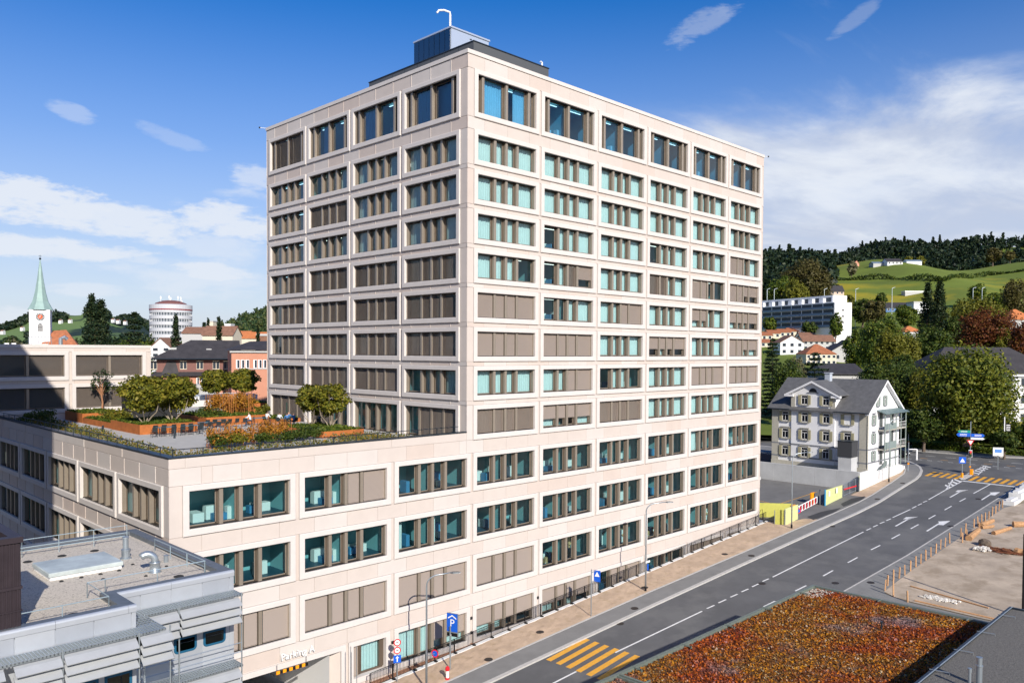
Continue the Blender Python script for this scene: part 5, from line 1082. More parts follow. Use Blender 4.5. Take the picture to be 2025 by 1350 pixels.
# planting strips along the parapets
def strip_bed(name, x0, y0, x1, y1, dens, hh, lm, lab, size=.075):
    A = abs((x1-x0)*(y1-y0)); n = int(A*dens); P_ = np.stack([rs.uniform(x0, x1, n), rs.uniform(y0, y1, n), TZ+hh*rs.rand(n)**1.3], 1); o = quads(name, *leaves(P_, size, .4), lm); tag(o, kind='stuff'); return o
MIXED = leafmat('leaves_mixed_border', [(.04, .06, .012), (.10, .12, .02), (.20, .19, .04), (.34, .20, .03), (.09, .10, .02), (.28, .27, .17)])
for a in ((-23.3, .9, -20.6, 22), (-23.3, 22, -19.5, 44), (-20.6, .9, -7.2, 6.2)): strip_bed('border_planting', *a, 62, .55, MIXED, '')
strip_bed('border_planting', -7.2, .9, -2.2, 9.8, 55, .45, MIXED, '')
for i, (x, y) in enumerate([(-16.9, 9.2), (-16.2, 9.9), (-15.4, 9.6), (-14.2, 10.2), (-13.2, 10.0), (-12.2, 10.6), (-11.2, 10.9), (-10.2, 11.7)]):
    shrub('bamboo_clump', ['leftmost ochre clump of the front hedge', 'second ochre clump from the left end of the hedge', 'third ochre clump of the front hedge', 'thick ochre clump in the middle of the front hedge', 'ochre clump right of the hedge middle', 'ochre clump before the seated people', 'tall ochre stems near the hedge end', 'last ochre clump at the hedge end'][i], (x, y, TZ+.05), 1.3, 1.3, 1.35+.3*(i % 3), OCHRE, .07, 620, 'shrub', 'ochre bamboo clumps along the front hedge', 0, True)
for i, (x, y) in enumerate([(-17.4, 8.4), (-15.4, 8.6), (-13.2, 8.6), (-11.2, 9.4), (-9.9, 9.9), (-8.6, 10.4), (-7.8, 11.0)]):
    shrub('shrub', ['dark shrub at the foot of the leftmost ochre clumps', 'dark shrub under the thick ochre clump', 'dark shrub under the right part of the ochre hedge', 'deep green shrub where the ochre hedge ends', 'deep green shrub in the row towards the low planter', 'deep green shrub two before the low planter', 'deep green shrub touching the low rust planter'][i], (x, y, TZ+.03), 1.9, 1.7, 1.15, GREEND if i != 1 else OLIVE, .075, 620, 'shrub', 'dark shrubs along the front hedge')
for i, (x, y) in enumerate([(-7.0, 31.6), (-5.6, 32.0), (-4.4, 32.2), (-3.6, 31.0), (-5.0, 30.2)]):
    shrub('bamboo_clump', ['left end clump of the tall orange bamboo', 'tall orange bamboo clump, second from left', 'tall orange bamboo clump at the back', 'right end clump of the tall orange bamboo', 'orange bamboo clump at the front of the rear planter'][i], (x, y, TZ+.75), 1.9, 1.8, 2.3, OCHRE, .085, 700, 'shrub', 'tall orange bamboo in the rear planter', 0, True)
for i, (x, y, s) in enumerate([(-15.6, 33.6, 2.2), (-15.4, 36.2, 2.0), (-8.6, 29.0, 1.8), (-8.2, 31.4, 1.6), (-1.4, 31.8, 1.6), (-22, 36, 2.2), (-20.8, 40, 2.0), (2.4, 42.5, 1.5)]):
    shrub('shrub', ['olive shrub in the low planter behind the trees', 'olive shrub next to the thin pine', 'low dark shrub at the step of the rear planter', 'dark round shrub left of the orange bamboo', 'pale green shrub right of the orange bamboo', 'shaded shrub by the left parapet', 'shaded shrub near the wing', 'small shrub beside the tower corner'][i], (x, y, TZ+.4), s, s, 1.2, [OLIVE, OLIVE, GREEND, GREEND, YELLOW, GREEND, GREEND, GREEN][i], .085, 560, 'shrub', 'single shrubs on the roof terrace')
# kiosk of dark sheet metal
kk = thing('garden_kiosk', 'dark sheet metal kiosk behind the two terrace trees', 'kiosk', (-11, 36, TZ)); MB().box((-13.2, 36.5, TZ+.002), (-8.6, 39.5, TZ+2.7)).build('shell', mat('dark_sheet', (.035, .036, .038), .5, .3), kk)
b = MB()
for k in range(6): b.box((-13.26, 36.55, TZ+.5+k*.33), (-13.2, 37.4, TZ+.6+k*.33))
b.build('grille', m_alu, kk)
# far terrace: glazed roof light strip and walls
rlg = thing('roof_light', 'long pale roof light beyond the terrace trees', 'roof light', (8, 58, TZ)); MB().box((1.5, 62.5, TZ), (14, 64.6, TZ+.9)).build('curb', m_white, rlg)
b = MB()
for k in range(7): b.box((1.7+k*1.72, 62.4, TZ+.9), (3.3+k*1.72, 64.5, TZ+1.05))
b.build('glazing', mat('hazy_glazing', (.45, .52, .60), .15, .0, spec=.8), rlg)
lw = thing('planted_wall', 'pale low wall with grey shrubs on the far terrace', 'wall', (-2, 56, TZ)); MB().box((-7.9, 55.0, TZ), (6, 55.3, TZ+.8)).build('wall_body', m_frame, lw)
for i, x in enumerate((-6, -3.4, -.8)): shrub('lavender', ['grey lavender at the left of the pale wall', 'grey lavender in the middle of the pale wall', 'grey lavender at the right of the pale wall'][i], (x, 57, TZ+.5), 2.6, 1.2, 1.2, PALE, .09, 420, 'shrub', 'grey shrubs behind the pale wall')
# chairs and tables
m_chair = mat('anthracite_steel', (.035, .045, .05), .45, .4); m_table = mat('table_top', (.10, .19, .23), .4, .1)
def make_chair():
    t = thing('chair', '', 'chair', (0, 0, 0)); b = MB()
    MB().bbox((-.22, -.22, .42), (.22, .22, .45), .01).build('seat', m_chair, t); MB().add([(-.21, .20, .50), (.21, .20, .50), (.21, .28, .86), (-.21, .28, .86), (-.21, .22, .50), (.21, .22, .50), (.21, .30, .86), (-.21, .30, .86)], [(0, 1, 2, 3), (5, 4, 7, 6), (0, 4, 5, 1), (1, 5, 6, 2), (2, 6, 7, 3), (3, 7, 4, 0)]).build('backrest', m_chair, t)
    for sx in (-.2, .2):
        for sy in (-.2, .2): MB().tube([(sx, sy*1.1, 0), (sx, sy, .43)]+([(sx, .29, .84)] if sy > 0 else []), .014, 5).build('leg', m_chair, t)
    return t
def make_table():
    t = thing('table', '', 'table', (0, 0, 0)); MB().bbox((-.75, -.38, .71), (.75, .38, .74), .01).build('table_top', m_table, t)
    for sx in (-.68, .68):
        for sy in (-.32, .32): MB().box((sx-.025, sy-.025, 0), (sx+.025, sy+.025, .71)).build('leg', m_chair, t)
    return t
ch0, tb0 = make_chair(), make_table(); fc = ft = True
CH = []
for r, (x, y, n, l) in enumerate([(-16.4, 22.4, 5, 'back row in front of the big planter'), (-17.2, 20.4, 6, 'front row next to the border planting'), (-12.2, 22.6, 4, 'middle row beside the planter corner'), (-10.6, 25.0, 3, 'short row at the right planter end'), (-8.6, 24.6, 3, 'row before the rear planter')]):
    for k in range(n): CH.append((x+k*.78, y+.1*math.sin(k*2), PI+rnd.uniform(-.15, .15), l, k, n))
ORD = ['first', 'second', 'third', 'fourth', 'fifth', 'sixth']
for x, y, rz, l, k, n in CH:
    lab = f'dark chair, {ORD[k]} from left in {l}'
    if fc: ch0.location = (x, y, TZ); ch0.rotation_euler.z = rz; ch0['label'] = lab; ch0['group'] = 'dark chairs set out on the roof terrace'; fc = False
    else: dup(ch0, (x, y, TZ), rz, lab)
for x, y, rz, lab in [(-15.8, 21.4, 0, 'dark table between the two left rows of chairs'), (-13.6, 21.5, .1, 'dark table right of the front row of chairs'), (-11.4, 23.7, 0, 'blue grey table by the middle row of chairs'), (-8.9, 25.5, .1, 'blue grey table before the rear planter'), (-3.4, 22.8, .2, 'table with the group of seated people'), (-5.2, 25.0, 0, 'table between the two people in white')]:
    if ft: tb0.location = (x, y, TZ); tb0['label'] = lab; tb0['group'] = 'terrace tables'; ft = False
    else: dup(tb0, (x, y, TZ), rz, lab)
# seated people, one continuous body each
m_skin = mat('skin', (.48, .28, .19), .6); m_hair = mat('dark_hair', (.03, .02, .015), .7)
def person(pos, rz, shirt, trousers, lab, lean=.12):
    V = [(0, 0, .50), (0, .02+lean*.4, .75), (0, .05+lean, 1.0), (0, .06+lean, 1.10), (0, .09+lean, 1.18), (0, .10+lean, 1.28), (.10, 0, .50), (.14, .42, .50), (.14, .45, .05), (.14, .60, .03), (-.10, 0, .50), (-.14, .42, .50), (-.14, .45, .05), (-.14, .60, .03), (.20, .06+lean, 1.0), (.26, .16+lean, .76), (.17, .42+lean, .78), (-.20, .06+lean, 1.0), (-.26, .16+lean, .76), (-.17, .42+lean, .78)]
    E_ = [(0, 1), (1, 2), (2, 3), (3, 4), (4, 5), (0, 6), (6, 7), (7, 8), (8, 9), (0, 10), (10, 11), (11, 12), (12, 13), (2, 14), (14, 15), (15, 16), (2, 17), (17, 18), (18, 19)]
    R_ = [.15, .14, .15, .06, .095, .09, .10, .075, .05, .04, .10, .075, .05, .04, .06, .05, .035, .06, .05, .035]
    me = bpy.data.meshes.new('p'); me.from_pydata(V, E_, []); o = bpy.data.objects.new('p', me); C.objects.link(o)
    md = o.modifiers.new('s', 'SKIN'); md.use_smooth_shade = True
    for i, r_ in enumerate(R_): me.skin_vertices[0].data[i].radius = (r_, r_*.85)
    me.skin_vertices[0].data[0].use_root = True; o.modifiers.new('d', 'SUBSURF').levels = 1
    bpy.context.view_layer.update(); ev_ = bpy.data.meshes.new_from_object(o.evaluated_get(bpy.context.evaluated_depsgraph_get())); bpy.data.objects.remove(o)
    ev_.materials.clear()
    for m in (shirt, trousers, m_skin, m_hair): ev_.materials.append(m)
    for p in ev_.polygons:
        c = p.center; p.material_index = 3 if c.z > 1.27 or (c.z > 1.16 and c.y < .07+lean) else 2 if c.z > 1.07 or (abs(c.x) > .12 and c.z > .7 and c.y > .36+lean) else 0 if c.z > .62 or c.y < .1 and c.z > .55 else 1
        p.use_smooth = True
    ob = link('person', ev_, None, pos, rz); return tag(ob, lab, 'person', 'people sitting on the roof terrace')
ms = {k: mat('cloth_'+k, c, .85) for k, c in dict(white=(.72, .72, .74), blue=(.05, .16, .38), navy=(.015, .03, .07), jeans=(.04, .07, .14), teal=(.02, .07, .10)).items()}
PEO = [(-5.9, 25.4, .9, 'white', 'jeans', 'person in a white shirt leaning over the left table'), (-4.4, 25.2, -1.2, 'white', 'navy', 'person in a white shirt facing left at the left table'), (-4.1, 23.2, -.9, 'white', 'jeans', 'person in white sitting at the head of the group table'), (-3.8, 22.0, -.2, 'blue', 'navy', 'person in a blue shirt seen from behind at the group table'), (-3.1, 21.9, .1, 'blue', 'navy', 'dark haired person in blue next to the other blue shirt'), (-2.9, 23.5, 2.9, 'blue', 'jeans', 'person in blue across the group table'), (-2.0, 19.2, -.7, 'teal', 'navy', 'person in dark clothes sitting alone by the tree stems')]
for x, y, rz, a, c, lab in PEO:
    person((x, y, TZ), rz, ms[a], ms[c], lab); dup(ch0, (x, y, TZ), rz+PI, 'chair under the '+' '.join(lab.split()[:11]))
up = thing('parasol_post', 'thin dark green post standing by the group table', 'post', (-2.6, 24.3, TZ)); MB().lathe([(.05, 0), (.05, 2.2)], (-2.6, 24.3, TZ), 6).build('post_shaft', mat('dark_green_paint', (.01, .05, .04), .5), up)
for i, (x, y) in enumerate([(-16.2, 18.6), (-19.6, 25.5)]): tag(MB().lathe([(.09, 0), (.09, .8), (.10, .82)], (x, y, TZ), 8).build('bollard_light', m_zinc), ['slim dark bollard light beside the front row of chairs', 'dark bollard light beside the long low planter'][i], 'bollard')
# ---------------------------------------------------------------- white house at the junction and its walls
m_plaster = mat('white_plaster', (.74, .74, .75), .85, noise=.05, nscale=.8); m_slate = mat('slate_roof', (.11, .11, .112), .7, noise=.2, nscale=1.5, bump=.3, bscale=6); m_sand = mat('sandstone_trim', (.42, .40, .34), .85, noise=.1)
m_shut = mat('olive_shutter', (.36, .33, .21), .6); m_shutg = mat('grey_green_shutter', (.26, .31, .28), .6); m_string = mat('grey_string_course', (.19, .20, .22), .8); m_wglass = glass('dark_pane', (.10, .12, .13), .03, 1.5)
wh = thing('white_house', 'white three storey house with slate roof, pediment dormer and olive shutters', 'house', (81, 4.5, 6.3))
HX0, HX1, HY0, HY1, EZ, RZ_, RX = 75.0, 87.5, -2.9, 11.8, 15.2, 19.85, 81.1
b = MB(); b.box((HX0, HY0, 4.5), (HX1, HY1, EZ), 0)
for y in (HY0, HY1): b.add([(HX0, y, EZ), (HX1, y, EZ), (RX, y, RZ_-.15)], [(0, 1, 2)], 0)
b.box((HX0-.2, 1.75, 6), (HX0, 8.55, 17.75), 0); b.add([(HX0-.2, 1.75, 17.75), (HX0-.2, 8.55, 17.75), (HX0-.2, 5.15, 19.45)], [(0, 1, 2)], 0)
for y in (1.75, 8.55): b.quad((HX0, y, EZ), (HX0+3.4, y, 17.75), (HX0+.001, y, 17.75), (HX0, y, 17.7), 0)
b.build('wall', [m_plaster], wh)
b = MB(); kx = (RZ_-15.35)/(RX-HX0+.5)
def slab(b, A, Bp, Cc, Dp, th=.14): # thin roof plane with thickness
    lo = [(x, y, z-th) for x, y, z in (A, Bp, Cc, Dp)]; b.add([A, Bp, Cc, Dp]+lo, [(0, 1, 2, 3), (7, 6, 5, 4), (0, 4, 5, 1), (1, 5, 6, 2), (2, 6, 7, 3), (3, 7, 4, 0)])
for sgn, xe in ((-1, HX0-.75), (1, HX1+.75)):
    slab(b, (xe, HY0-.55, 15.25), (xe, HY1+.55, 15.25), (RX, HY1+.55, RZ_+.08), (RX, HY0-.55, RZ_+.08))
r_ = b.build('roof', m_slate, wh)
b = MB(); slab(b, (HX0-.75, .85, 17.65), (HX0-.75, 5.15, 19.75), (RX, 5.15, 19.75), (RX-2.2, .85, 17.65)); slab(b, (HX0-.75, 5.15, 19.75), (HX0-.75, 9.45, 17.65), (RX-2.2, 9.45, 17.65), (RX, 5.15, 19.75)); b.build('dormer_roof', m_slate, wh)
b = MB()
for y0, y1, z0, z1 in ((.80, 5.15, 17.55, 19.72), (5.15, 9.5, 19.72, 17.55)):
    b = MB(); b.add([(HX0-.78, y0, z0-.02), (HX0-.78, y1, z1-.02), (HX0-.78, y1, z1-.34), (HX0-.78, y0, z0-.34), (HX0-.2, y0, z0-.02), (HX0-.2, y1, z1-.02), (HX0-.2, y1, z1-.34), (HX0-.2, y0, z0-.34)], [(0, 1, 2, 3), (3, 2, 6, 7), (0, 3, 7, 4), (1, 5, 6, 2)]); b.build('verge_board', m_plaster, wh)
for y0, y1 in ((.9, 2.2), (8.1, 9.4)): MB().box((HX0-.7, y0, 17.2), (HX0-.19, y1, 17.5)).build('cornice', m_plaster, wh)
for xa, za, xb, zb in ((HX0-.75, 15.25, RX, RZ_+.08), (RX, RZ_+.08, HX1+.75, 15.25)):
    b = MB(); b.add([(xa, HY0-.58, za), (xb, HY0-.58, zb), (xb, HY0-.58, zb-.32), (xa, HY0-.58, za-.32), (xa, HY0, za), (xb, HY0, zb), (xb, HY0, zb-.32), (xa, HY0, za-.32)], [(0, 1, 2, 3), (3, 2, 6, 7), (0, 3, 7, 4), (1, 5, 6, 2)]); b.build('verge_board', m_plaster, wh)
b = MB()
for y0, y1 in ((HY0-.5, 1.7), (8.6, HY1+.5)): MB().tube([(HX0-.82, y0, 15.2), (HX0-.82, y1, 15.2)], .09, 6).build('gutter', m_zinc, wh)
b.tube([(HX0-.05, HY0-.06, 15), (HX0-.05, HY0-.06, 7)], .05, 6); b.build('downpipe', m_zinc, wh)
b = MB(); b.box((RX-1.5, 4.7, 19), (RX-.6, 5.5, 20.7)); b.box((RX-1.6, 4.6, 20.7), (RX-.5, 5.6, 20.85)); b.build('chimney', mat('chimney_render', (.40, .44, .50), .8), wh)
for y in (9.2, 3.4): MB().lathe([(.12, 0), (.12, .5)], (77.8, y, 17.2), 6).build('vent_pipe', m_white, wh)
b = MB()
for y0, y1 in ((HY0-.02, HY0+1.1), (HY1-1.1, HY1+.02)): b.box((HX0-.06, y0, 6.2), (HX0, y1, 15.1))
b.box((HX0-.06, HY0-.06, 6.2), (HX0+.5, HY0, 15.1))
for y0, y1 in ((1.70, 2.35), (7.95, 8.6)): b.box((HX0-.25, y0, 15.2), (HX0-.2, y1, 17.5))
b.build('corner_pilaster', m_sand, wh)
b = MB()
for z in (9.75, 7.80): b.box((HX0-.26, 1.70, z), (HX0-.2, 8.6, z+.2)); b.box((HX0-.07, HY0-.07, z), (HX0-.061, 1.70, z+.2)); b.box((HX0-.07, 8.6, z), (HX0-.061, HY1, z+.2)); b.box((HX0-.06, HY0-.08, z), (HX1, HY0-.061, z+.2))
b.build('string_course', m_string, wh)
b = MB(); b.box((HX0-.22, HY0-.03, 4.5), (HX0-.005, HY1, 7.2)); b.build('plinth', m_sand, wh)
def sash(b, h, w, mi=0):
    b.box((-.02, -w/2, 0), (.03, -w/2+.07, h), mi); b.box((-.02, w/2-.07, 0), (.03, w/2, h), mi); b.box((-.02, -w/2, 0), (.03, w/2, .07), mi); b.box((-.02, -w/2, h-.07), (.03, w/2, h), mi); b.box((-.02, -.03, 0), (.03, .03, h*.7), mi); b.box((-.02, -w/2, h*.68), (.03, w/2, h*.73), mi)
def hwin(x, y, z, h, w, rot, shutter=None, lintel=True, blinds=False):
    M = Matrix.Translation((x, y, z)) @ Matrix.Rotation(rot, 4, 'Z')
    def tr(b): b.v = [tuple(M @ Vector(p)) for p in b.v]; return b
    b = MB(); b.box((-.03, -w/2-.12, -.14), (.02, w/2+.12, 0)); b.box((-.16, -w/2-.2, -.14), (-.03, w/2+.2, -.04)); b.box((-.03, -w/2-.12, 0), (.02, -w/2, h)); b.box((-.03, w/2, 0), (.02, w/2+.12, h)); b.box((-.03, -w/2-.12, h), (.02, w/2+.12, h+.12))
    if lintel: b.box((-.14, -w/2-.25, h+.2), (.0, w/2+.25, h+.32))
    o = tr(b).build('window', m_sand if shutter is m_shut else m_string, wh)
    s = MB(); sash(s, h, w); tr(s).build('window_frame', m_white if rot == 0 else m_white, o)
    tr(MB().quad((-.012, w/2, 0), (-.012, -w/2, 0), (-.012, -w/2, h), (-.012, w/2, h))).build('pane', m_white if blinds else m_wglass, o)
    if not blinds: tr(MB().quad((-.004, w/2, 0), (-.004, -w/2, 0), (-.004, -w/2, h), (-.004, w/2, h))).build('room', m_dark, o)
    if shutter:
        for sg in (-1, 1):
            q = MB(); a, c = sorted((sg*(w/2+.03), sg*(w/2+.50))); q.box((-.09, a, -.02), (-.04, c, h+.02))
            for k in range(9): z_ = .06+k*(h-.12)/9; q.box((-.105, a+.06, z_), (-.09, c-.06, z_+.09))
            tr(q).build('shutter', shutter, o)
for y, fx in ((9.57, HX0-.07), (6.35, HX0-.27), (3.02, HX0-.27), (-.10, HX0-.07)):
    for z in (8.05, 10.72, 13.38): hwin(fx, y, z, 1.45, 1.0, 0, m_shut, True, (y < 0 and z > 13))
for y in (6.43, 3.09): hwin(HX0-.27, y, 16.05, 1.4, 1.0, 0, m_shut, False)
b = MB(); v = [(HX0-.23, 5.15+.62*math.cos(a), 17.95+.62*math.sin(a)) for a in [k/10*PI for k in range(11)]]; b.add(v, [tuple(range(11))]); b.build('lunette', m_dark, wh); b = MB(); b.box((HX0-.32, 4.3, 17.82), (HX0-.2, 6.0, 17.93)); b.build('sill', m_string, wh)
for z in (8.1, 10.72, 13.4): hwin(77.4, HY0-.03, z, 1.4, .62, PI/2, m_shutg, z > 9)
for x in (78.85, 81.6): hwin(x, HY0-.03, 16.1, 1.4, .55, PI/2, m_shutg, False)
b = MB(); v = [(79.85+.3*math.cos(a), HY0-.03, 18.3+.5*math.sin(a)) for a in [k/8*PI for k in range(9)]]; b.add(v, [tuple(range(9))]); b.build('attic_window', m_dark, wh)
# veranda with two balconies on the street side
BY = HY0-1.1
b = MB(); slab(b, (78.6, BY-.25, 15.0), (88.0, BY-.25, 15.0), (88.0, HY0, 15.5), (78.6, HY0, 15.5), .10); b.build('veranda_roof', mat('green_copper', (.16, .22, .22), .5, .3), wh)
for zf, zt_ in ((12.42, 13.5), (9.55, 10.75)):
    b = MB(); b.box((79.0, BY, zf), (87.4, HY0, zf+.15)); b.build('balcony_floor', m_sand, wh); b = MB(); b.box((79.0, BY-.04, zf+.15), (83.4, BY, zt_)); b.build('balcony_panel', mat('balcony_green', (.22, .27, .26), .5), wh)
    b = MB(); b.tube([(83.4, BY, zt_), (87.4, BY, zt_)], .03, 5); b.tube([(83.4, BY, zf+.6), (87.4, BY, zf+.6)], .02, 5)
    for k in range(9): b.tube([(83.6+k*.47, BY, zf+.15), (83.6+k*.47, BY, zt_)], .015, 4)
    b.build('balustrade', m_white, wh)
for x in (79.0, 81.2, 83.4, 85.4, 87.4): MB().box((x-.06, BY-.02, 7.0), (x+.06, BY+.1, 15.0)).build('post', m_shutg, wh)
for z in (10.0, 12.9):
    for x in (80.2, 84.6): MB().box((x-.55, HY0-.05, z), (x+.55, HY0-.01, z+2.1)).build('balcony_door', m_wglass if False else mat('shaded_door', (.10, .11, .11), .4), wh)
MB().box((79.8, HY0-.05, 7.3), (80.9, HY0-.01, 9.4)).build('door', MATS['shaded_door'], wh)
# retaining walls
rw = thing('retaining_wall', 'tall plain concrete retaining wall between car park and white house', 'wall', (71.6, 8, 4.4)); m_rw = mat('retaining_concrete', (.47, .475, .475), .9, noise=.10, nscale=.5, bump=.1, bscale=12)
for k in range(9):
    y0, y1 = -3.2+k*3.2, -3.2+(k+1)*3.2; MB().bbox((71.4, y0+.012, 4), (71.75, y1-.012, 7.06), .012).build('wall_panel', m_rw, rw)
MB().box((71.76, -2.8, 4), (74.9, 26, 6.3)).build('back_fill', m_sand, rw)
rw2 = thing('garden_wall', 'white concrete wall along the pavement with a stair gap before the house', 'wall', (79, -3.2, 4.6))
b = MB(); b.prism([(71.4, -3.45), (77.4, -3.45), (77.4, -3.21), (71.4, -3.21)], 4.2, 7.0); b.build('wall_panel', MATS['white_concrete'], rw2)
b = MB()
for i, (x0, x1, za, zb) in enumerate([(77.4, 80.0, 6.55, 6.6), (80, 83.3, 6.6, 7.15), (83.3, 87, 7.15, 6.7), (87, 90.4, 6.7, 6.1)]): b.add([(x0, -3.4, 4.2), (x1, -3.4+(.5 if x1 > 90 else 0), 4.2), (x1, -3.1+(.5 if x1 > 90 else 0), 4.2), (x0, -3.1, 4.2), (x0, -3.4, za), (x1, -3.4+(.5 if x1 > 90 else 0), zb), (x1, -3.1+(.5 if x1 > 90 else 0), zb), (x0, -3.1, za)], [(0, 1, 5, 4), (1, 2, 6, 5), (2, 3, 7, 6), (3, 0, 4, 7), (4, 5, 6, 7)])
b.build('wall_body', MATS['white_concrete'], rw2)
stp = thing('entrance_stair', 'grey stone steps leading up to the door of the white house', 'stairs', (80, -2.8, 6.3)); b = MB()
for k in range(8): MB().box((78.0+k*.55, -3.05, 6.2), (78.6+k*.55+.0, -2.95+.0, 6.45+k*.17)).box((78.0+k*.55, -3.09, 6.42+k*.17), (78.62+k*.55, -2.2, 6.45+k*.17)).build('step', mat('step_stone', (.16, .19, .19), .8), stp)
el = thing('service_tower', 'dark square metal box on a concrete pillar before the white house', 'tower', (72.6, -1.2, 7)); MB().box((71.8, -2.0, 6.2), (73.8, -.1, 8.95)).build('pillar', m_rw, el); MB().box((71.72, -2.08, 8.95), (73.9, -.02, 11.2)).build('box', mat('anthracite_box', (.05, .052, .056), .6), el); MB().box((71.66, -2.14, 11.2), (73.96, .04, 11.27)).build('cap', m_zinc, el)
# ---------------------------------------------------------------- building site hoardings, barrier, cars
m_lime = mat('lime_hoarding', (.55, .58, .27), .7, noise=.08, nscale=2); m_limed = mat('yellow_hoarding', (.46, .45, .10), .7, noise=.1, nscale=2)
def board(p, q, h, m, name, lab, z0=.02, group='site hoarding boards', cat='hoarding'):
    p, q = Vector(p), Vector(q); d = (q-p).normalized(); n = Vector((-d.y, d.x))*.04; b = MB(); b.prism([tuple(v) for v in (p-n, q-n, q+n, p+n)], lambda x, y: gz(x)+z0, lambda x, y: gz(p.x)+h)
    t = thing(name, lab, cat, ((p.x+q.x)/2, (p.y+q.y)/2, gz(p.x)), 0, group); b.build('board', m, t); b = MB()
    for w in (p, q): b.box((w.x-.05, w.y-.05, gz(w.x)), (w.x+.05, w.y+.05, gz(p.x)+h-.1))
    b.build('post', m_steel, t); return t
board((49.6, 1.2), (52.6, -2.6), 1.9, m_limed, 'hoarding', 'large yellow hoarding board at the tower corner'); board((47.9, -2.6), (48.3, -3.7), 1.9, m_limed, 'hoarding', 'narrow yellow hoarding board turned sideways in the verge')
b1 = board((48.2, -3.75), (52.0, -3.55), 2.1, m_lime, 'hoarding', 'pale lime hoarding board behind the street lamp'); b = MB(); b.quad((51.0, -3.63, 3.7), (51.5, -3.61, 3.7), (51.5, -3.61, 4.6), (51.0, -3.63, 4.6)); b.build('notice', m_white, b1)
b2 = board((60.4, -3.3), (66.2, -3.1), 2.1, m_lime, 'hoarding', 'long pale lime hoarding board with white notices'); board((70.7, -3.6), (71.3, -3.3), 2.2, m_lime, 'hoarding', 'slim lime board at the corner of the white wall')
for x in (61.3, 63.6): MB().quad((x, -3.36, gz(x)+1.1), (x+.55, -3.34, gz(x)+1.1), (x+.55, -3.34, gz(x)+1.8), (x, -3.36, gz(x)+1.8)).build('notice', m_white, b2)
MB().lathe([(.2, 0), (.2, .01)], (63.9, -3.38, gz(63.9)+1.5), 10).build('round_notice', m_red, b2) if False else None
br = thing('road_barrier', 'red and white slatted road barrier across the car park entrance', 'barrier', (56, -2.8, gz(56)))
for k in range(2):
    y = -2.9; z = gz(56)+.35+k*.75; MB().add([(52.6, y, gz(52.6)+.35+k*.75), (60.0, y+.5, gz(60)+.35+k*.75), (60.0, y+.5, gz(60)+.47+k*.75), (52.6, y, gz(52.6)+.47+k*.75), (52.6, y+.05, gz(52.6)+.35+k*.75), (60.0, y+.55, gz(60)+.35+k*.75), (60.0, y+.55, gz(60)+.47+k*.75), (52.6, y+.05, gz(52.6)+.47+k*.75)], [(0, 1, 2, 3), (7, 6, 5, 4), (3, 2, 6, 7)]).build('rail', m_white, br)
for k in range(15): x = 52.8+k*.5; MB().box((x, -2.92+k*.033, gz(x)+.4), (x+.16, -2.87+k*.033, gz(x)+1.15)).build('slat', m_red if k % 2 else m_white, br)
for i, (x, y) in enumerate(((52.3, -2.7), (60.1, -1.6))): tag(MB().bbox((x, y, gz(x)), (x+.9, y+.25, gz(x)+1.55), .03).build('barrier_board', MATS['orange_paint']), ['orange board left of the striped barrier', 'orange board right of the striped barrier'][i], 'barrier', 'orange boards at the site entrance')
board((60.4, -2.6), (61.0, -2.3), 2.0, mat('navy_sheet', (.01, .02, .07), .5), 'hoarding', 'dark navy panel beside the blue gate post'); tag(MB().box((60.2, -3.42, gz(60.2)), (60.36, -3.28, gz(60.2)+2.2)).build('gate_post', mat('light_blue_paint', (.04, .30, .55), .5)), 'bright blue gate post at the end of the lime board', 'post')
gt = thing('site_gate', 'steel mesh site gate with a red and white bar', 'gate', (68.3, -3.2, gz(68.3))); b = MB(); 
for x in (66.5, 68.5, 70.5): b.tube([(x, -3.2, gz(x)+.1), (x, -3.2, gz(x)+1.9)], .035, 5)
for z in (.25, 1.85): b.tube([(66.5, -3.2, gz(66.5)+z), (70.5, -3.2, gz(70.5)+z)], .03, 5)
for k in range(28): x = 66.5+k*.145; b.tube([(x, -3.2, gz(x)+.25), (x, -3.2, gz(x)+1.85)], .012, 4)
b.build('mesh_frame', m_steel, gt); b = MB()
MB().box((66.4, -3.3, gz(68)+.95), (70.6, -3.26, gz(68)+1.12)).build('striped_bar', m_red, gt)
rs_ = thing('round_sign', 'round magenta blue stopping sign hung on the barrier', 'sign', (52.6, -3.3, gz(52.6)+.8)); b = MB(); disc(b, (52.4, -3.45, gz(52)+1.0), .33, -.8, -.6); b.build('red_rim', m_red, rs_); b = MB(); disc(b, (52.4, -3.45, gz(52)+1.0), .22, -.8, -.6, .01); b.build('blue_disc', m_blue, rs_)
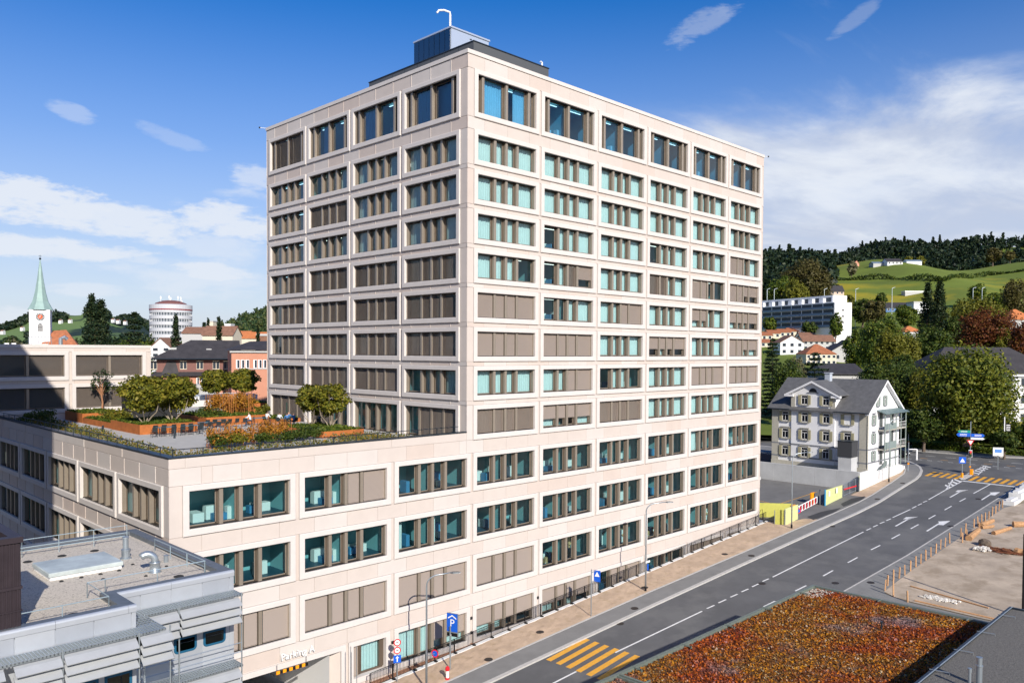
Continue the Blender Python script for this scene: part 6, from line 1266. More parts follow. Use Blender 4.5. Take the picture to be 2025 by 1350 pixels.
def car(pos, rz, m_body, lab, L_=4.3, Wd=1.8, H=1.48, van=False, group=None):
    t = thing('parked_car' if not van else 'parked_van', lab, 'van' if van else 'car', pos, rz, group)
    if van: prof = [(-L_/2, .35, .95), (-L_/2, 1.0, .98), (-L_/2+.1, H-.05, .88), (L_/2-1.3, H, .88), (L_/2-.5, 1.15, .95), (L_/2-.02, .9, .95), (L_/2, .35, .92)]
    else: prof = [(-L_/2, .32, .90), (-L_/2+.02, .78, .95), (-L_/2+.25, .95, .95), (-L_/2+.75, H-.08, .74), (0, H, .74), (L_/2-1.55, H-.18, .74), (L_/2-1.05, .98, .94), (L_/2-.15, .80, .92), (L_/2, .40, .86)]
    b = MB(); vs = []
    for x, z, k in prof: vs += [(x, -Wd/2*k, z), (x, Wd/2*k, z), (x, -Wd/2*.97, min(z, .92) if z > .9 else z), (x, Wd/2*.97, min(z, .92) if z > .9 else z)]
    # side skirts: loft of cross sections
    b = MB(); n = len(prof); o = []
    for x, z, k in prof:
        zs_ = min(z, .92); o += [(x, -Wd/2*.95, .30), (x, -Wd/2, min(.6, z)), (x, -Wd/2*.97, zs_), (x, -Wd/2*k, z), (x, Wd/2*k, z), (x, Wd/2*.97, zs_), (x, Wd/2, min(.6, z)), (x, Wd/2*.95, .30)]
    fs = [(i*8+k, i*8+k+1, (i+1)*8+k+1, (i+1)*8+k) for i in range(n-1) for k in range(7)]+[tuple(range(7, -1, -1)), tuple(range((n-1)*8, n*8))]
    b.add(o, fs); b.build('body', m_body, t, world=False, smooth=False)
    g = MB(); zt_, zb = H-.14, .96
    if van: xs_ = (-L_/2+.25, L_/2-1.2); rear = -L_/2-.005
    else: xs_ = (-L_/2+.8, L_/2-1.35); rear = None
    for sg in (-1, 1): g.add([(xs_[0]-.2, sg*(Wd/2*.965), zb), (xs_[1]+.25, sg*(Wd/2*.965), zb), (xs_[1]-.15, sg*Wd/2*.79+sg*.02, zt_), (xs_[0], sg*Wd/2*.79+sg*.02, zt_)], [(0, 1, 2, 3)])
    g.build('side_glass', m_wglass if False else mat('car_glass', (.01, .012, .015), .08, spec=.8), t, world=False)
    g = MB()
    if not van: g.add([(L_/2-1.06, -.72, 1.0), (L_/2-1.06, .72, 1.0), (L_/2-1.5, .60, H-.2), (L_/2-1.5, -.60, H-.2)], [(0, 1, 2, 3)]); g.v = [(x+.03, y, z+.015) for x, y, z in g.v]; g.build('windscreen', MATS['car_glass'], t, world=False); g = MB(); g.add([(-L_/2+.27, -.70, .98), (-L_/2+.27, .70, .98), (-L_/2+.70, .60, H-.16), (-L_/2+.70, -.60, H-.16)], [(3, 2, 1, 0)]); g.v = [(x-.03, y, z+.015) for x, y, z in g.v]; g.build('rear_window', MATS['car_glass'], t, world=False)
    else: g.add([(L_/2-.48, -.8, 1.2), (L_/2-.48, .8, 1.2), (L_/2-1.2, .75, H-.06), (L_/2-1.2, -.75, H-.06)], [(0, 1, 2, 3)]); g.v = [(x+.03, y, z+.02) for x, y, z in g.v]; g.build('windscreen', MATS['car_glass'], t, world=False)
    for x in (-L_/2+.8, L_/2-.85):
        for sg in (-1, 1):
            w = MB().tube([(x, sg*(Wd/2-.2), .32), (x, sg*(Wd/2+.01), .32)], .32, 16); o = w.build('wheel', mat('tyre', (.015, .015, .015), .8), t, world=False); MB().tube([(x, sg*(Wd/2-.01), .32), (x, sg*(Wd/2+.02), .32)], .19, 12).build('rim', m_steel, o, world=False)
    for sg in (-1, 1): MB().box((L_/2-.12, sg*.62-.16, .62), (L_/2+.01, sg*.62+.16, .76)).build('headlight', m_white, t, world=False); MB().box((-L_/2-.01, sg*.66-.12, .68), (-L_/2+.1, sg*.66+.12, .84)).build('tail_light', m_red, t, world=False)
    return t
m_cw = mat('white_car_paint', (.72, .73, .75), .25, spec=.6); m_ck = mat('black_car_paint', (.012, .012, .016), .2, spec=.6); m_cb = mat('dark_blue_car_paint', (.012, .03, .07), .25, spec=.6)
car((68.6, 12.9, gz(68.6)+.06), -PI/2+.05, m_cw, 'white car parked at the foot of the retaining wall beside the tower'); q = at(1505, 905, 133); car((80, 15.5, 5.0), 1.2, m_cb, 'dark blue van standing in shade left of the white house', 5.0, 2.0, 2.4, True)
q = G(1782, 903); car((q[0], q[1]+1.0, q[2]), -PI/2-.1, m_ck, 'black car coming out from behind the white house')
# ---------------------------------------------------------------- signals and signs of the junction
def signal_head(b, c, nx, ny): plate(b, c, .34, .95, nx, ny, .16, 0, .3)
def lens(t, c, nx, ny, on=1):
    for k, (m, z) in enumerate(((mat('red_light', (.9, .02, .03), .4, emit=2.5 if on == 0 else 0) if on == 0 else m_red, .3), (mat('amber_lens', (.16, .09, .01), .4), 0), (mat('green_lens', (.01, .10, .04), .4), -.3))):
        b = MB(); disc(b, (c[0], c[1], c[2]+z), .11, nx, ny, .175); b.build('lens', m, t)
def signal(pos, lab, heads, H=3.4, orange=True):
    x, y, z = pos; t = thing('traffic_light', lab, 'traffic light', pos, 0, 'traffic lights of the junction'); MB().lathe([(.06, 0), (.06, H)], pos, 8).build('pole', m_steel, t)
    for hz, nx, ny, on in heads:
        c = (x+nx*.12, y+ny*.12, z+hz); b = MB(); signal_head(b, c, nx, ny); b.build('signal_head', m_black, t); b = MB(); plate(b, (c[0], c[1], c[2]), .5, 1.15, nx, ny, -.02, 0, .02); b.build('backing_board', m_white, t); lens(t, c, nx, ny, on)
    MB().box((x-.1, y-.1, z+1.0), (x+.1, y+.1, z+1.25)).build('push_button', MATS['orange_paint'], t); return t
signal((110.2, 3.4, gz(110)), 'signal post with orange top before the trees across the street', [(4.0, -.8, -.6, 1)], 4.6); p = G(1796, 932); t = thing('street_lamp', 'grey lamp post on the pavement bend with a tubular crossbar', 'street lamp', tuple(p), 0, 'tall street lamps along the pavement'); MB().lathe([(.08, 0), (.06, 4.6)], tuple(p), 8).build('pole', m_steel, t); MB().box((p[0]-.1, p[1]-.1, p[2]+1.1), (p[0]+.1, p[1]+.1, p[2]+1.4)).build('push_button', MATS['orange_paint'], t)
gl = thing('guard_rail', 'white tubular guard rail by the junction with round end posts', 'guard rail', (100, 0, 6)); b = MB(); a_, c_ = at(1797, 888, 112), at(1813, 888, 113); b.tube([tuple(a_), tuple(c_)], .07, 6); b.tube([(c_[0], c_[1], c_[2]), (c_[0], c_[1], c_[2]-1.5)], .12, 8); b.build('rail', m_white, gl)
ip = (91.3, -11.95, gz(91.3)+.05)
t = signal(ip, 'red traffic light on the island under the blue direction signs', [(3.1, -.88, -.47, 0), (3.0, .3, .9, 1)], 8.0)
b = MB(); n_ = Vector((-.88, -.47, 0)).normalized(); s_ = Vector((-n_.y, n_.x, 0)); c = Vector(ip)+n_*.1+Vector((0, 0, 4.75))
b.add([tuple(c+s_*-.5+Vector((0, 0, .42))), tuple(c+s_*.5+Vector((0, 0, .42))), tuple(c+Vector((0, 0, -.45)))], [(0, 1, 2)]); b.build('yield_rim', m_red, t); b = MB(); c = c+n_*.01; b.add([tuple(c+s_*-.33+Vector((0, 0, .32))), tuple(c+s_*.33+Vector((0, 0, .32))), tuple(c+Vector((0, 0, -.26)))], [(0, 1, 2)]); b.build('yield_face', m_white, t)
def arrowsign(off, z, w, h, dirn, m, t, txt=''):
    c = Vector(ip)+n_*.1+s_*(off+dirn*w/2)+Vector((0, 0, z)); b = MB(); e = dirn*.28
    b.add([tuple(c+s_*(-dirn*w/2)+Vector((0, 0, -h/2))), tuple(c+s_*(dirn*w/2-e)+Vector((0, 0, -h/2))), tuple(c+s_*(dirn*w/2)), tuple(c+s_*(dirn*w/2-e)+Vector((0, 0, h/2))), tuple(c+s_*(-dirn*w/2)+Vector((0, 0, h/2)))], [(0, 1, 2, 3, 4)]); b.build('direction_sign', m, t)
    for k in (-1, 1): b = MB(); plate(b, tuple(c+Vector((0, 0, k*h*.18))), w*.5, h*.12, n_.x, n_.y, .012); b.build('sign_text', m_white, t)
m_dgreen = mat('sign_dark_green', (.01, .28, .20), .4)
arrowsign(-.05, 6.45, 1.75, .38, -1, m_dgreen, t); arrowsign(-.05, 5.95, 1.9, .55, -1, m_blue, t); arrowsign(.05, 5.9, 1.85, .5, 1, m_blue, t); arrowsign(.05, 5.42, 1.85, .3, 1, m_white, t)
tag(MB().bbox((90.6, -12.5, gz(90.6)+.1), (91.0, -12.1, gz(90.6)+.95), .03).build('island_beacon', MATS['orange_paint']), 'orange post at the foot of the red traffic light', 'bollard', 'orange posts on the traffic islands')
p = (87.9, -11.85, gz(87.9)+.1); t = thing('crossing_sign', 'square blue crossing sign on an orange foot on the island', 'sign', p); MB().lathe([(.13, 0), (.13, .75), (.05, .8), (.05, 2.3)], p, 8).build('pole', m_steel, t); MB().lathe([(.15, 0), (.15, .72)], p, 8).build('foot', MATS['orange_paint'], t); b = MB(); plate(b, (p[0], p[1], p[2]+2.6), .95, .95, n_.x, n_.y, .08); b.build('blue_plate', m_blue, t); b = MB(); c = Vector(p)+n_*.09+Vector((0, 0, 2.3)); b.add([tuple(c+s_*-.33), tuple(c+s_*.33), tuple(c+Vector((0, 0, .6)))], [(0, 1, 2)]); b.build('white_triangle', m_white, t)
p = G(1985, 906); p = (p[0], p[1], p[2]); t = thing('signal_mast', 'white mast with signal boards and a yellow diamond at the lawn edge', 'mast', p); MB().lathe([(.11, 0), (.09, 7.2)], p, 8).build('pole', m_white, t)
for z in (5.1, 2.9):
    b = MB(); plate(b, (p[0]+.35, p[1]-.45, p[2]+z), .75, 1.3, n_.x, n_.y, .1, 0, .2); b.build('signal_head', m_black, t)
    for k in range(4): b = MB(); plate(b, (p[0]+.35, p[1]-.45, p[2]+z-.42+k*.28), .55, .12, n_.x, n_.y, .11); b.build('light_bar', m_white, t)
b = MB(); c = Vector(p)+n_*.12+Vector((0, 0, 4.0)); b.add([tuple(c+s_*-.3), tuple(c+Vector((0, 0, -.3))), tuple(c+s_*.3), tuple(c+Vector((0, 0, .3)))], [(0, 1, 2, 3)]); b.build('priority_diamond', m_yel, t); b = MB(); plate(b, (p[0], p[1], p[2]+2.15), .9, .2, n_.x, n_.y, .12); b.build('street_name', m_blue, t)
q = at(1974, 893, 118.5); z0 = gz(110)+.1; t = thing('poster_stand', 'white poster board with blue picture beside the signal mast', 'poster board', (q[0], q[1], z0)); b = MB(); plate(b, (q[0], q[1], q[2]), 1.35, 1.25, n_.x, n_.y, 0, 0, .12); b.build('frame', m_white, t); b = MB(); plate(b, (q[0], q[1], q[2]+.12), .9, .5, n_.x, n_.y, .01); b.build('picture', mat('poster_blue', (.10, .25, .6), .4), t); MB().box((q[0]-.06, q[1]-.06, z0), (q[0]+.06, q[1]+.06, q[2]-.5)).build('foot', m_steel, t)
# ---------------------------------------------------------------- hillside to the east: meadow, houses, woods
RT = [0, 118, 150, 220, 300, 350, 430, 520, 640, 760, 800, 980, 1050, 1120, 1250, 1400, 1560, 1900]; ZT_ = [7.0, 7.0, 7.6, 10.5, 16.5, 21, 29, 40, 58, 82, 88, 121, 126, 127, 146, 186, 208, 206]
def terr(x, y):
    dx, dy = x-CAM[0], y-CAM[1]; r = math.hypot(dx, dy); a = math.atan2(dx, dy)
    n = 1+.05*math.sin(a*23+r*.006)+.03*math.sin(a*51+2+r*.013)
    n *= 1-(1-float(np.interp(math.degrees(a), [60, 62, 66, 70, 73, 77, 84], [.87, .90, .95, 1., .95, .895, .88])))*min(1, max(0, (r-950)/300))
    return 7.0+(float(np.interp(r, RT, ZT_))-7.0)*n
def T(u, v):                                    # where a line of sight meets the hillside
    d = ray(u, v); k = 130.
    while k < 2000:
        p = CAM+d*k
        if p[2] < terr(p[0], p[1]): return p
        k += 2.
    return CAM+d*1500
hm = MB(); na, nr = 90, 90; V = []
for i in range(na+1):
    a = math.radians(44+56*i/na)
    for j in range(nr+1):
        r = 165+1735*(j/nr)**1.15; x, y = CAM[0]+r*math.sin(a), CAM[1]+r*math.cos(a); V.append((x, y, terr(x, y)+(.35*rnd.random() if r > 300 else -.4*max(0, (300-r)/135))))
hm.add(V, [(i*(nr+1)+j, i*(nr+1)+j+1, (i+1)*(nr+1)+j+1, (i+1)*(nr+1)+j) for i in range(na) for j in range(nr)])
def meadow_material():
    m = mat('hill_meadow', (.125, .165, .018), .95, noise=.22, nscale=.02, coord='Object', stain=((.30, .25, .014), .011, .54, .66)); return m
o = struct('hillside', hm, meadow_material()); o.data.polygons.foreach_set('use_smooth', [True]*len(o.data.polygons))
def hz(v, d): return CAM[2]+(ray(1012, v)[2])*d
def far(u, v, d): return at(u, v, d)
# ---- woods on the ridge: many dark crowns as one mass, the ones on the skyline single
DARK = leafmat('forest_leaves', [(.006, .016, .010), (.012, .028, .014), (.020, .038, .016), (.034, .048, .016)], .1)
Ps, Os = [], []
def ftree(x, y, z, h, w, conif, n=70):
    if conif:
        f = rs.rand(n)**.8; rr = w/2*(1-f)*np.sqrt(rs.rand(n)); a = rs.rand(n)*2*PI; P_ = np.stack([x+rr*np.cos(a), y+rr*np.sin(a), z+h*(.05+.95*f)], 1)
    else:
        u = randdir(n)*(rs.rand(n)[:, None]**.4); P_ = np.array([x, y, z+h*.55])+u*np.array([w/2, w/2, h*.45])
    Ps.append(P_)
for k in range(2600):
    a = math.radians(rs.uniform(57, 82)); r = rs.uniform(1080, 1570) if rs.rand() < .72 else rs.uniform(900, 1100)
    if r < 1100 and math.degrees(a) > 66.5-(1100-r)*.008: continue
    if math.degrees(a) > 75 and r > 1250 and rs.rand() < .6: continue
    x, y = CAM[0]+r*math.sin(a), CAM[1]+r*math.cos(a); cf = rs.rand() < .32; ftree(x, y, terr(x, y), rs.uniform(13, 22) if cf else rs.uniform(11, 18), rs.uniform(8, 11) if cf else rs.uniform(11, 18), cf)
for k in range(420):
    a = math.radians(rs.uniform(60, 66.5)); r = rs.uniform(700, 960); x, y = CAM[0]+r*math.sin(a), CAM[1]+r*math.cos(a); ftree(x, y, terr(x, y), rs.uniform(12, 20), rs.uniform(9, 13), rs.rand() < .4)
P_ = np.concatenate(Ps); o = quads('forest', *leaves(P_, 1.9, .3), DARK); tag(o, kind='stuff')
sk_ = [conifer('ridge_conifer', 'dark conifer standing out on the wooded ridge', (0, 0, -300), 26, 9, DARK, 1.3, 420, .1, 'trees on the skyline of the ridge'), tree('ridge_tree', 'dark round headed tree on the skyline of the ridge', (0, 0, -300), 20, 15, DARK, 1.5, 420, .25, 14, 'trees on the skyline of the ridge'), conifer('ridge_conifer', 'slim dark conifer on the ridge with open branches', (0, 0, -300), 30, 7, DARK, 1.1, 380, .2, 'trees on the skyline of the ridge')]
us = [1525, 1552, 1578, 1604, 1622, 1648, 1671, 1690, 1705, 1718, 1730, 1742, 1754, 1766, 1778, 1788, 1799, 1808, 1822, 1834, 1845, 1858, 1868, 1880, 1893, 1905, 1918, 1932, 1945, 1960, 1985, 2010]
first = set(); SKL = ['dark conifer on the skyline', 'round headed dark tree on the skyline', 'slim open conifer on the skyline']
for i, u in enumerate(us):
    k = [0, 1, 0, 2, 1][i % 5] if u < 1850 else [1, 2, 1, 1][i % 4]; r = 1545; d_ = ray(u, 500); a = math.atan2(d_[0], d_[1]); x, y = CAM[0]+r*math.sin(a), CAM[1]+r*math.cos(a); s = rs.uniform(.6, .95)*(1.1 if 1700 < u < 1860 else .75); loc = (x, y, terr(x, y)-2)
    if k not in first: first.add(k); sk_[k].location = loc; sk_[k].scale = (s,)*3
    else: dup(sk_[k], loc, rs.uniform(0, 6), None, s)['label'] = SKL[k]+', '+ORDS[i]+' tree along the ridge from the tower edge'
# ---- hedge line across the meadow
hd = thing('hedge', 'long dark hedge running across the yellow green meadow', 'hedge', T(1800, 552)); L0 = [T(u, v) for u, v in ((1622, 557), (1660, 555), (1700, 554), (1750, 552), (1800, 553), (1840, 556), (1868, 556), (1900, 550), (1950, 546), (1990, 541), (2030, 536))]
pp = []
for a, c in zip(L0, L0[1:]):
    n = 260; f = rs.rand(n)[:, None]; q = np.array(a)*(1-f)+np.array(c)*f; q[:, 2] = [terr(x, y) for x, y, _ in q]; q = q+np.stack([rs.normal(size=n)*1.6, rs.normal(size=n)*1.6, rs.rand(n)**.7*(3.2+2.2*np.sin(q[:, 1]*.11))], 1); pp.append(q)
P_ = np.concatenate(pp)-np.array(hd.location); quads('foliage', *leaves(P_, .75, .3), GREEND, hd)
# ---- trees of the slope, placed singly
HUGE = leafmat('leaves_huge_tree', [(.03, .05, .008), (.09, .12, .012), (.155, .175, .018), (.22, .215, .024)])
def tr(u, vt, d, wpx, lm, lab, kind='t', vb=None, nn=0, **k):
    x, y, _ = at(u, 690, d); z = terr(x, y) if vb is None else at(u, vb, d)[2]; zt = at(u, vt, d)[2]; h = max(3., zt-z); w = wpx*d/FPX; sz = max(.16, 1.7*d/FPX); area = wpx*(h*FPX/d); n = int(min(15000, max(600, area*.95))) if not nn else nn
    if kind == 't': return tree('tree', lab, (x, y, z), h, w, lm, sz*k.pop('ls', 1), n, k.pop('trunk', .16), k.pop('clumps', int(min(110, 30+area/180))), **k)
    return conifer('conifer' if kind == 'c' else 'cedar', lab, (x, y, z), h, w, lm, sz, n, .05, cedar=(kind == 'k'), **k)
tr(1528, 672, 185, 60, CONIF, 'dark cedar close behind the tower edge', 'k'); tr(1612, 700, 172, 80, CONIF, 'broad layered cedar behind the white house', 'k', layers=14, droop=.12); tr(1560, 705, 168, 70, GREEND, 'dense green tree left behind the white house'); tr(1580, 700, 180, 44, PALE, 'pale feathery willow between the two cedars')
tr(1696, 645, 262, 60, GREEN, 'bright green round tree among the hillside houses'); tr(1748, 618, 232, 112, GREENM if False else GREEN, 'tall green tree behind the right end of the white house'); tr(1768, 708, 166, 150, GREEND, 'big dark tree right behind the white house gable'); tr(1700, 742, 160, 80, GREEND, 'low dark tree over the white house roof ridge')
tr(1916, 672, 140, 200, HUGE, 'huge yellow green tree at the junction before the pale building', clumps=210, trunk=.02, ls=1.45, nn=24000); tr(1856, 560, 292, 52, CONIF, 'tall dark conifer in front of the meadow, right of a pair', 'c'); tr(1833, 562, 300, 50, CONIF, 'tall dark conifer in front of the meadow, left of a pair', 'c'); tr(1842, 640, 246, 92, GREEND, 'dark green tree below the pair of conifers'); tr(1934, 586, 318, 120, YELLOW, 'yellow green broad tree behind the copper beech')
tr(1955, 603, 268, 128, COPPER, 'large copper beech above the pale building'); tr(2004, 548, 405, 56, BROWNG, 'bare greyish tree at the top right edge of the town'); tr(2022, 632, 240, 56, COPPER, 'dark red tree at the right picture edge'); tr(1588, 505, 560, 96, BROWNG, 'tall brown green tree group at the left end of the meadow'); tr(1612, 520, 545, 60, BROWNG, 'brown green tree at the meadow corner'); tr(1548, 540, 500, 72, GREEN, 'light green birch above the terraced flats'); tr(1572, 545, 480, 60, YELLOW, 'pale birch right above the terraced flats'); tr(1652, 612, 400, 26, GREEN, 'small green tree before the blank end wall'); tr(1600, 632, 420, 34, GREEND, 'round green tree between the two rows of tiled houses'); tr(1522, 622, 430, 28, GREEN, 'small tree below the terraced flats at the tower edge'); tr(1705, 585, 470, 60, GREEND, 'dark bushy tree right of the chalet'); tr(1728, 590, 450, 56, BROWNG, 'brownish tree beside the blue school'); tr(1762, 640, 205, 70, GREENM if False else YELLOW, 'olive tree between the white house and the orange roofed villa')
tr(1795, 655, 215, 60, YELLOW, 'yellow green tree before the orange roofed villa'); tr(1870, 690, 172, 56, PALE, 'tree in white blossom left of the huge tree'); tr(1882, 618, 290, 60, GREEND, 'dark tree left of the copper beech'); tr(1795, 506, 905, 17, YELLOW, 'left one of two round yellow trees by the farm'); tr(1818, 504, 900, 20, YELLOW, 'right one of two round yellow trees by the farm'); tr(1960, 488, 860, 36, BROWNG, 'pale greyish tree on the hill crest'); tr(1994, 494, 850, 22, BROWNG, 'smaller pale tree on the hill crest'); tr(1682, 516, 760, 22, PALE, 'pale bush at the left end of the farm buildings'); tr(1725, 700, 150, 60, GREEND, 'green tree over the chimney of the white house'); tr(2012, 700, 190, 30, GREEND, 'green tree at the corner of the pale building'); tr(1990, 850, 132, 60, GREEND, 'dark bush behind the signal mast', vb=905); tr(1830, 800, 140, 80, GREEND, 'dark undergrowth tree left of the huge tree', vb=890); tr(1760, 800, 140, 40, GREEND, 'dark undergrowth behind the veranda', vb=900)
GAPL = ['tree over the blue walls of the school', 'tree right of the white block by the school', 'tree over the left shoulder of the copper beech', 'tree behind the top of the copper beech', 'bush on the lower meadow above the school', 'bush right of the chalet on the meadow edge', 'bush at the meadow edge far right', 'tree right of the orange roofed villa', 'tree left of the orange roof at the right edge', 'tree left of the tall green tree behind the house', 'tree below the orange roofed villa', 'tree at the left end of the pale building roof']
for i, (u, vt, d, w) in enumerate([(1790, 600, 420, 50), (1850, 600, 400, 50), (1900, 590, 430, 44), (1965, 575, 450, 50), (1740, 575, 520, 26), (1680, 580, 560, 24), (1930, 560, 520, 40), (1825, 640, 270, 40), (1985, 640, 260, 40), (1715, 640, 300, 44), (1785, 690, 180, 60), (1820, 720, 160, 60)]):
    tr(u, vt, d, w, [GREEN, GREEND, YELLOW][i % 3], GAPL[i], group='trees between the hillside houses')
# ---- houses on the slope
m_tile = mat('clay_tile_roof', (.34, .125, .06), .85, noise=.25, nscale=.9, bump=.2, bscale=5); m_tileb = mat('brown_tile_roof', (.22, .115, .075), .85, noise=.25, nscale=.9); m_tiled = mat('dark_tile_roof', (.045, .042, .045), .75, noise=.25, nscale=.8, bump=.2, bscale=4); m_tileo = mat('orange_tile_roof', (.50, .17, .06), .85, noise=.2, nscale=.9)
m_cream = mat('cream_render', (.62, .56, .44), .85, noise=.06); m_pinkw = mat('salmon_render', (.58, .29, .20), .85, noise=.06); m_pinkp = mat('pale_pink_render', (.58, .44, .36), .85, noise=.06); m_wgrey = mat('grey_render_light', (.45, .45, .44), .85, noise=.08)
m_win = mat('far_window', (.03, .04, .055), .2, spec=.7)
def house(u, v, d, wpx, hpx, depth, rpx, roofm, wallm, lab, rot=None, roof='gable', storeys=2, cols=4, cat='house', group=None, name='house', base=None):
    if 1500 < u and d > 200 and v < 735: p = T(u, v); d = float(np.dot(np.array(p)-CAM, AF))
    else: p = at(u, v, d)
    s = d/FPX; w, h, rh = wpx*s, hpx*s, rpx*s; a = -math.atan2(AF[0], AF[1]) if rot is None else rot
    t = thing(name, lab, cat, p, a, group); b = MB(); b.box((-w/2, 0, -6), (w/2, depth, h)); o_ = .35
    if roof == 'front':
        b.add([(-w/2, 0, h), (w/2, 0, h), (0, 0, h+rh)], [(0, 1, 2)]); b.add([(-w/2, depth, h), (w/2, depth, h), (0, depth, h+rh)], [(2, 1, 0)])
    elif roof == 'gable':
        for x in (-w/2, w/2): b.add([(x, 0, h), (x, depth, h), (x, depth/2, h+rh)], [(0, 1, 2)])
    b.build('wall', wallm, t, world=False); q = MB()
    if roof == 'front': slab(q, (-w/2-o_, -o_, h-o_*rh/(w/2)), (0, -o_, h+rh+.12), (0, depth+o_, h+rh+.12), (-w/2-o_, depth+o_, h-o_*rh/(w/2)), .2); slab(q, (0, -o_, h+rh+.12), (w/2+o_, -o_, h-o_*rh/(w/2)), (w/2+o_, depth+o_, h-o_*rh/(w/2)), (0, depth+o_, h+rh+.12), .2)
    elif roof == 'gable': slab(q, (-w/2-o_, -o_*1.3, h-.1), (w/2+o_, -o_*1.3, h-.1), (w/2+o_, depth/2, h+rh+.1), (-w/2-o_, depth/2, h+rh+.1), .2); slab(q, (-w/2-o_, depth/2, h+rh+.1), (w/2+o_, depth/2, h+rh+.1), (w/2+o_, depth+o_, h-.1), (-w/2-o_, depth+o_, h-.1), .2)
    elif roof == 'hip':
        e = [(-w/2-o_, -o_, h), (w/2+o_, -o_, h), (w/2+o_, depth+o_, h), (-w/2-o_, depth+o_, h)]; k = min(depth/2, w/2*.9); r1, r2 = (-w/2+k, depth/2, h+rh), (w/2-k, depth/2, h+rh); q.add(e+[r1, r2], [(0, 1, 5, 4), (1, 2, 5), (2, 3, 4, 5), (3, 0, 4), (3, 2, 1, 0)])
    else: q.box((-w/2-.2, -.2, h+.004), (w/2+.2, depth+.2, h+rh))
    q.build('roof', roofm, t, world=False)
    if storeys:
        sh = h/storeys; cw_ = w/cols
        for r in range(storeys):
            for c in range(cols):
                x = -w/2+cw_*(c+.5); z = sh*(r+.34); ww, wh_ = min(.55*cw_, 1.3)/2, min(sh*.45, 1.5)
                f = MB().box((x-ww-.1, -.05, z-.1), (x+ww+.1, -.001, z+wh_+.1)).build('window', m_white if wallm is not m_plaster else m_wgrey, t, world=False); MB().box((x-ww, -.07, z), (x+ww, -.051, z+wh_)).build('pane', m_win, f, world=False)
    return t
YR = -math.radians(65)
house(1788+18, 690, 246, 38, 34, 9, 12, m_tileo, m_plaster, 'white villa with orange hipped roof behind the olive tree', None, 'hip', 3, 2); house(1882, 688, 255, 36, 22, 9, 12, m_tileo, m_plaster, 'white house with orange roof half hidden left of the copper beech', None, 'hip', 2, 3); house(2022, 680, 300, 50, 48, 12, 22, m_tileo, m_wgrey, 'grey house under a broad orange roof at the right edge', None, 'hip', 3, 3)
house(1566, 702, 255, 46, 26, 10, 13, m_tileb, m_plaster, 'white house with its gable and low pitched roof towards the street', None, 'front', 2, 3); house(1620, 692, 275, 64, 18, 10, 12, m_tileb, m_wgrey, 'long house with brown roof and shaded balconies', None, 'gable', 2, 6); house(1624, 722, 225, 60, 22, 11, 20, m_tile, m_cream, 'cream house with red hipped roof and a dormer', None, 'hip', 2, 6); house(1668, 718, 232, 46, 26, 10, 13, m_tiled, m_wgrey, 'grey gabled house right of the red hipped roof', None, 'front', 1, 2); house(1684, 710, 255, 42, 24, 10, 14, m_tiled, m_pinkp, 'pale pink gabled house behind the grey gable', None, 'front', 1, 2); house(1672, 752, 175, 76, 14, 12, 18, m_tiled, m_wgrey, 'low building under a dark roof just above the white house', None, 'gable', 0, 0)
for i, (u, v) in enumerate([(1517, 668), (1532, 664), (1553, 662), (1572, 660), (1515, 682)]): house(u, v+6, 330, 22, 12, 10, 6, m_tile, m_cream, ['terracotta roofed row house nearest the tower', 'second terracotta roofed row house', 'third terracotta roofed row house', 'right end terracotta roofed row house', 'terracotta row house below the others'][i], None, 'gable', 1, 2, 'house', 'stepped row houses on the left of the slope')
for i, (u, v) in enumerate([(1615, 660), (1632, 655), (1645, 650), (1656, 645), (1600, 668)]): house(u, v+9, 310-i*2, 30, 12, 10, 8, m_tileb, m_plaster, ['second brown roofed house of the stepped group', 'third brown roofed house of the stepped group', 'fourth brown roofed house of the stepped group', 'highest brown roofed house of the stepped group', 'lowest brown roofed house of the stepped group'][i], None, 'gable', 1, 3, 'house', 'stepped brown roofed houses mid slope')
house(1656, 590, 500, 26, 14, 9, 12, m_tiled, m_pinkp, 'chalet with dark gable standing alone above the flats', None, 'gable', 2, 3, name='chalet'); house(1778, 617, 420, 100, 9, 14, 11, m_tiled, mat('blue_cladding', (.06, .15, .33), .5), 'long low school with dark roof and blue walls', None, 'gable', 1, 12, 'building', name='school_building'); house(1822, 620, 400, 30, 21, 10, 3, m_wgrey, m_plaster, 'white block with blue window bands beside the school', None, 'flat', 2, 1, 'building', name='block')
house(1812, 583, 560, 44, 6, 6, 2, m_white, m_wgrey, 'low white concrete portal below the meadow', None, 'flat', 0, 0, 'building', name='road_portal'); house(1770, 524, 830, 30, 7, 14, 7, m_tiled, m_plaster, 'white farmhouse with dark roof on the hill crest', None, 'gable', 1, 4, 'farm building', name='farmhouse', group='farm buildings on the crest'); house(1745, 526, 820, 36, 6, 10, 3, mat('blue_grey_sheet', (.18, .24, .32), .5), m_wgrey, 'blue grey barn left of the farmhouse', None, 'gable', 0, 0, 'farm building', name='barn', group='farm buildings on the crest'); house(1808, 522, 830, 30, 6, 10, 3, MATS['blue_grey_sheet'], m_plaster, 'long white shed right of the farmhouse', None, 'gable', 0, 0, 'farm building', name='shed', group='farm buildings on the crest'); house(1694, 528, 800, 10, 7, 8, 6, m_tile, m_pinkw, 'small red house at the left end of the farm', None, 'front', 1, 1, 'farm building', name='farm_cottage', group='farm buildings on the crest')
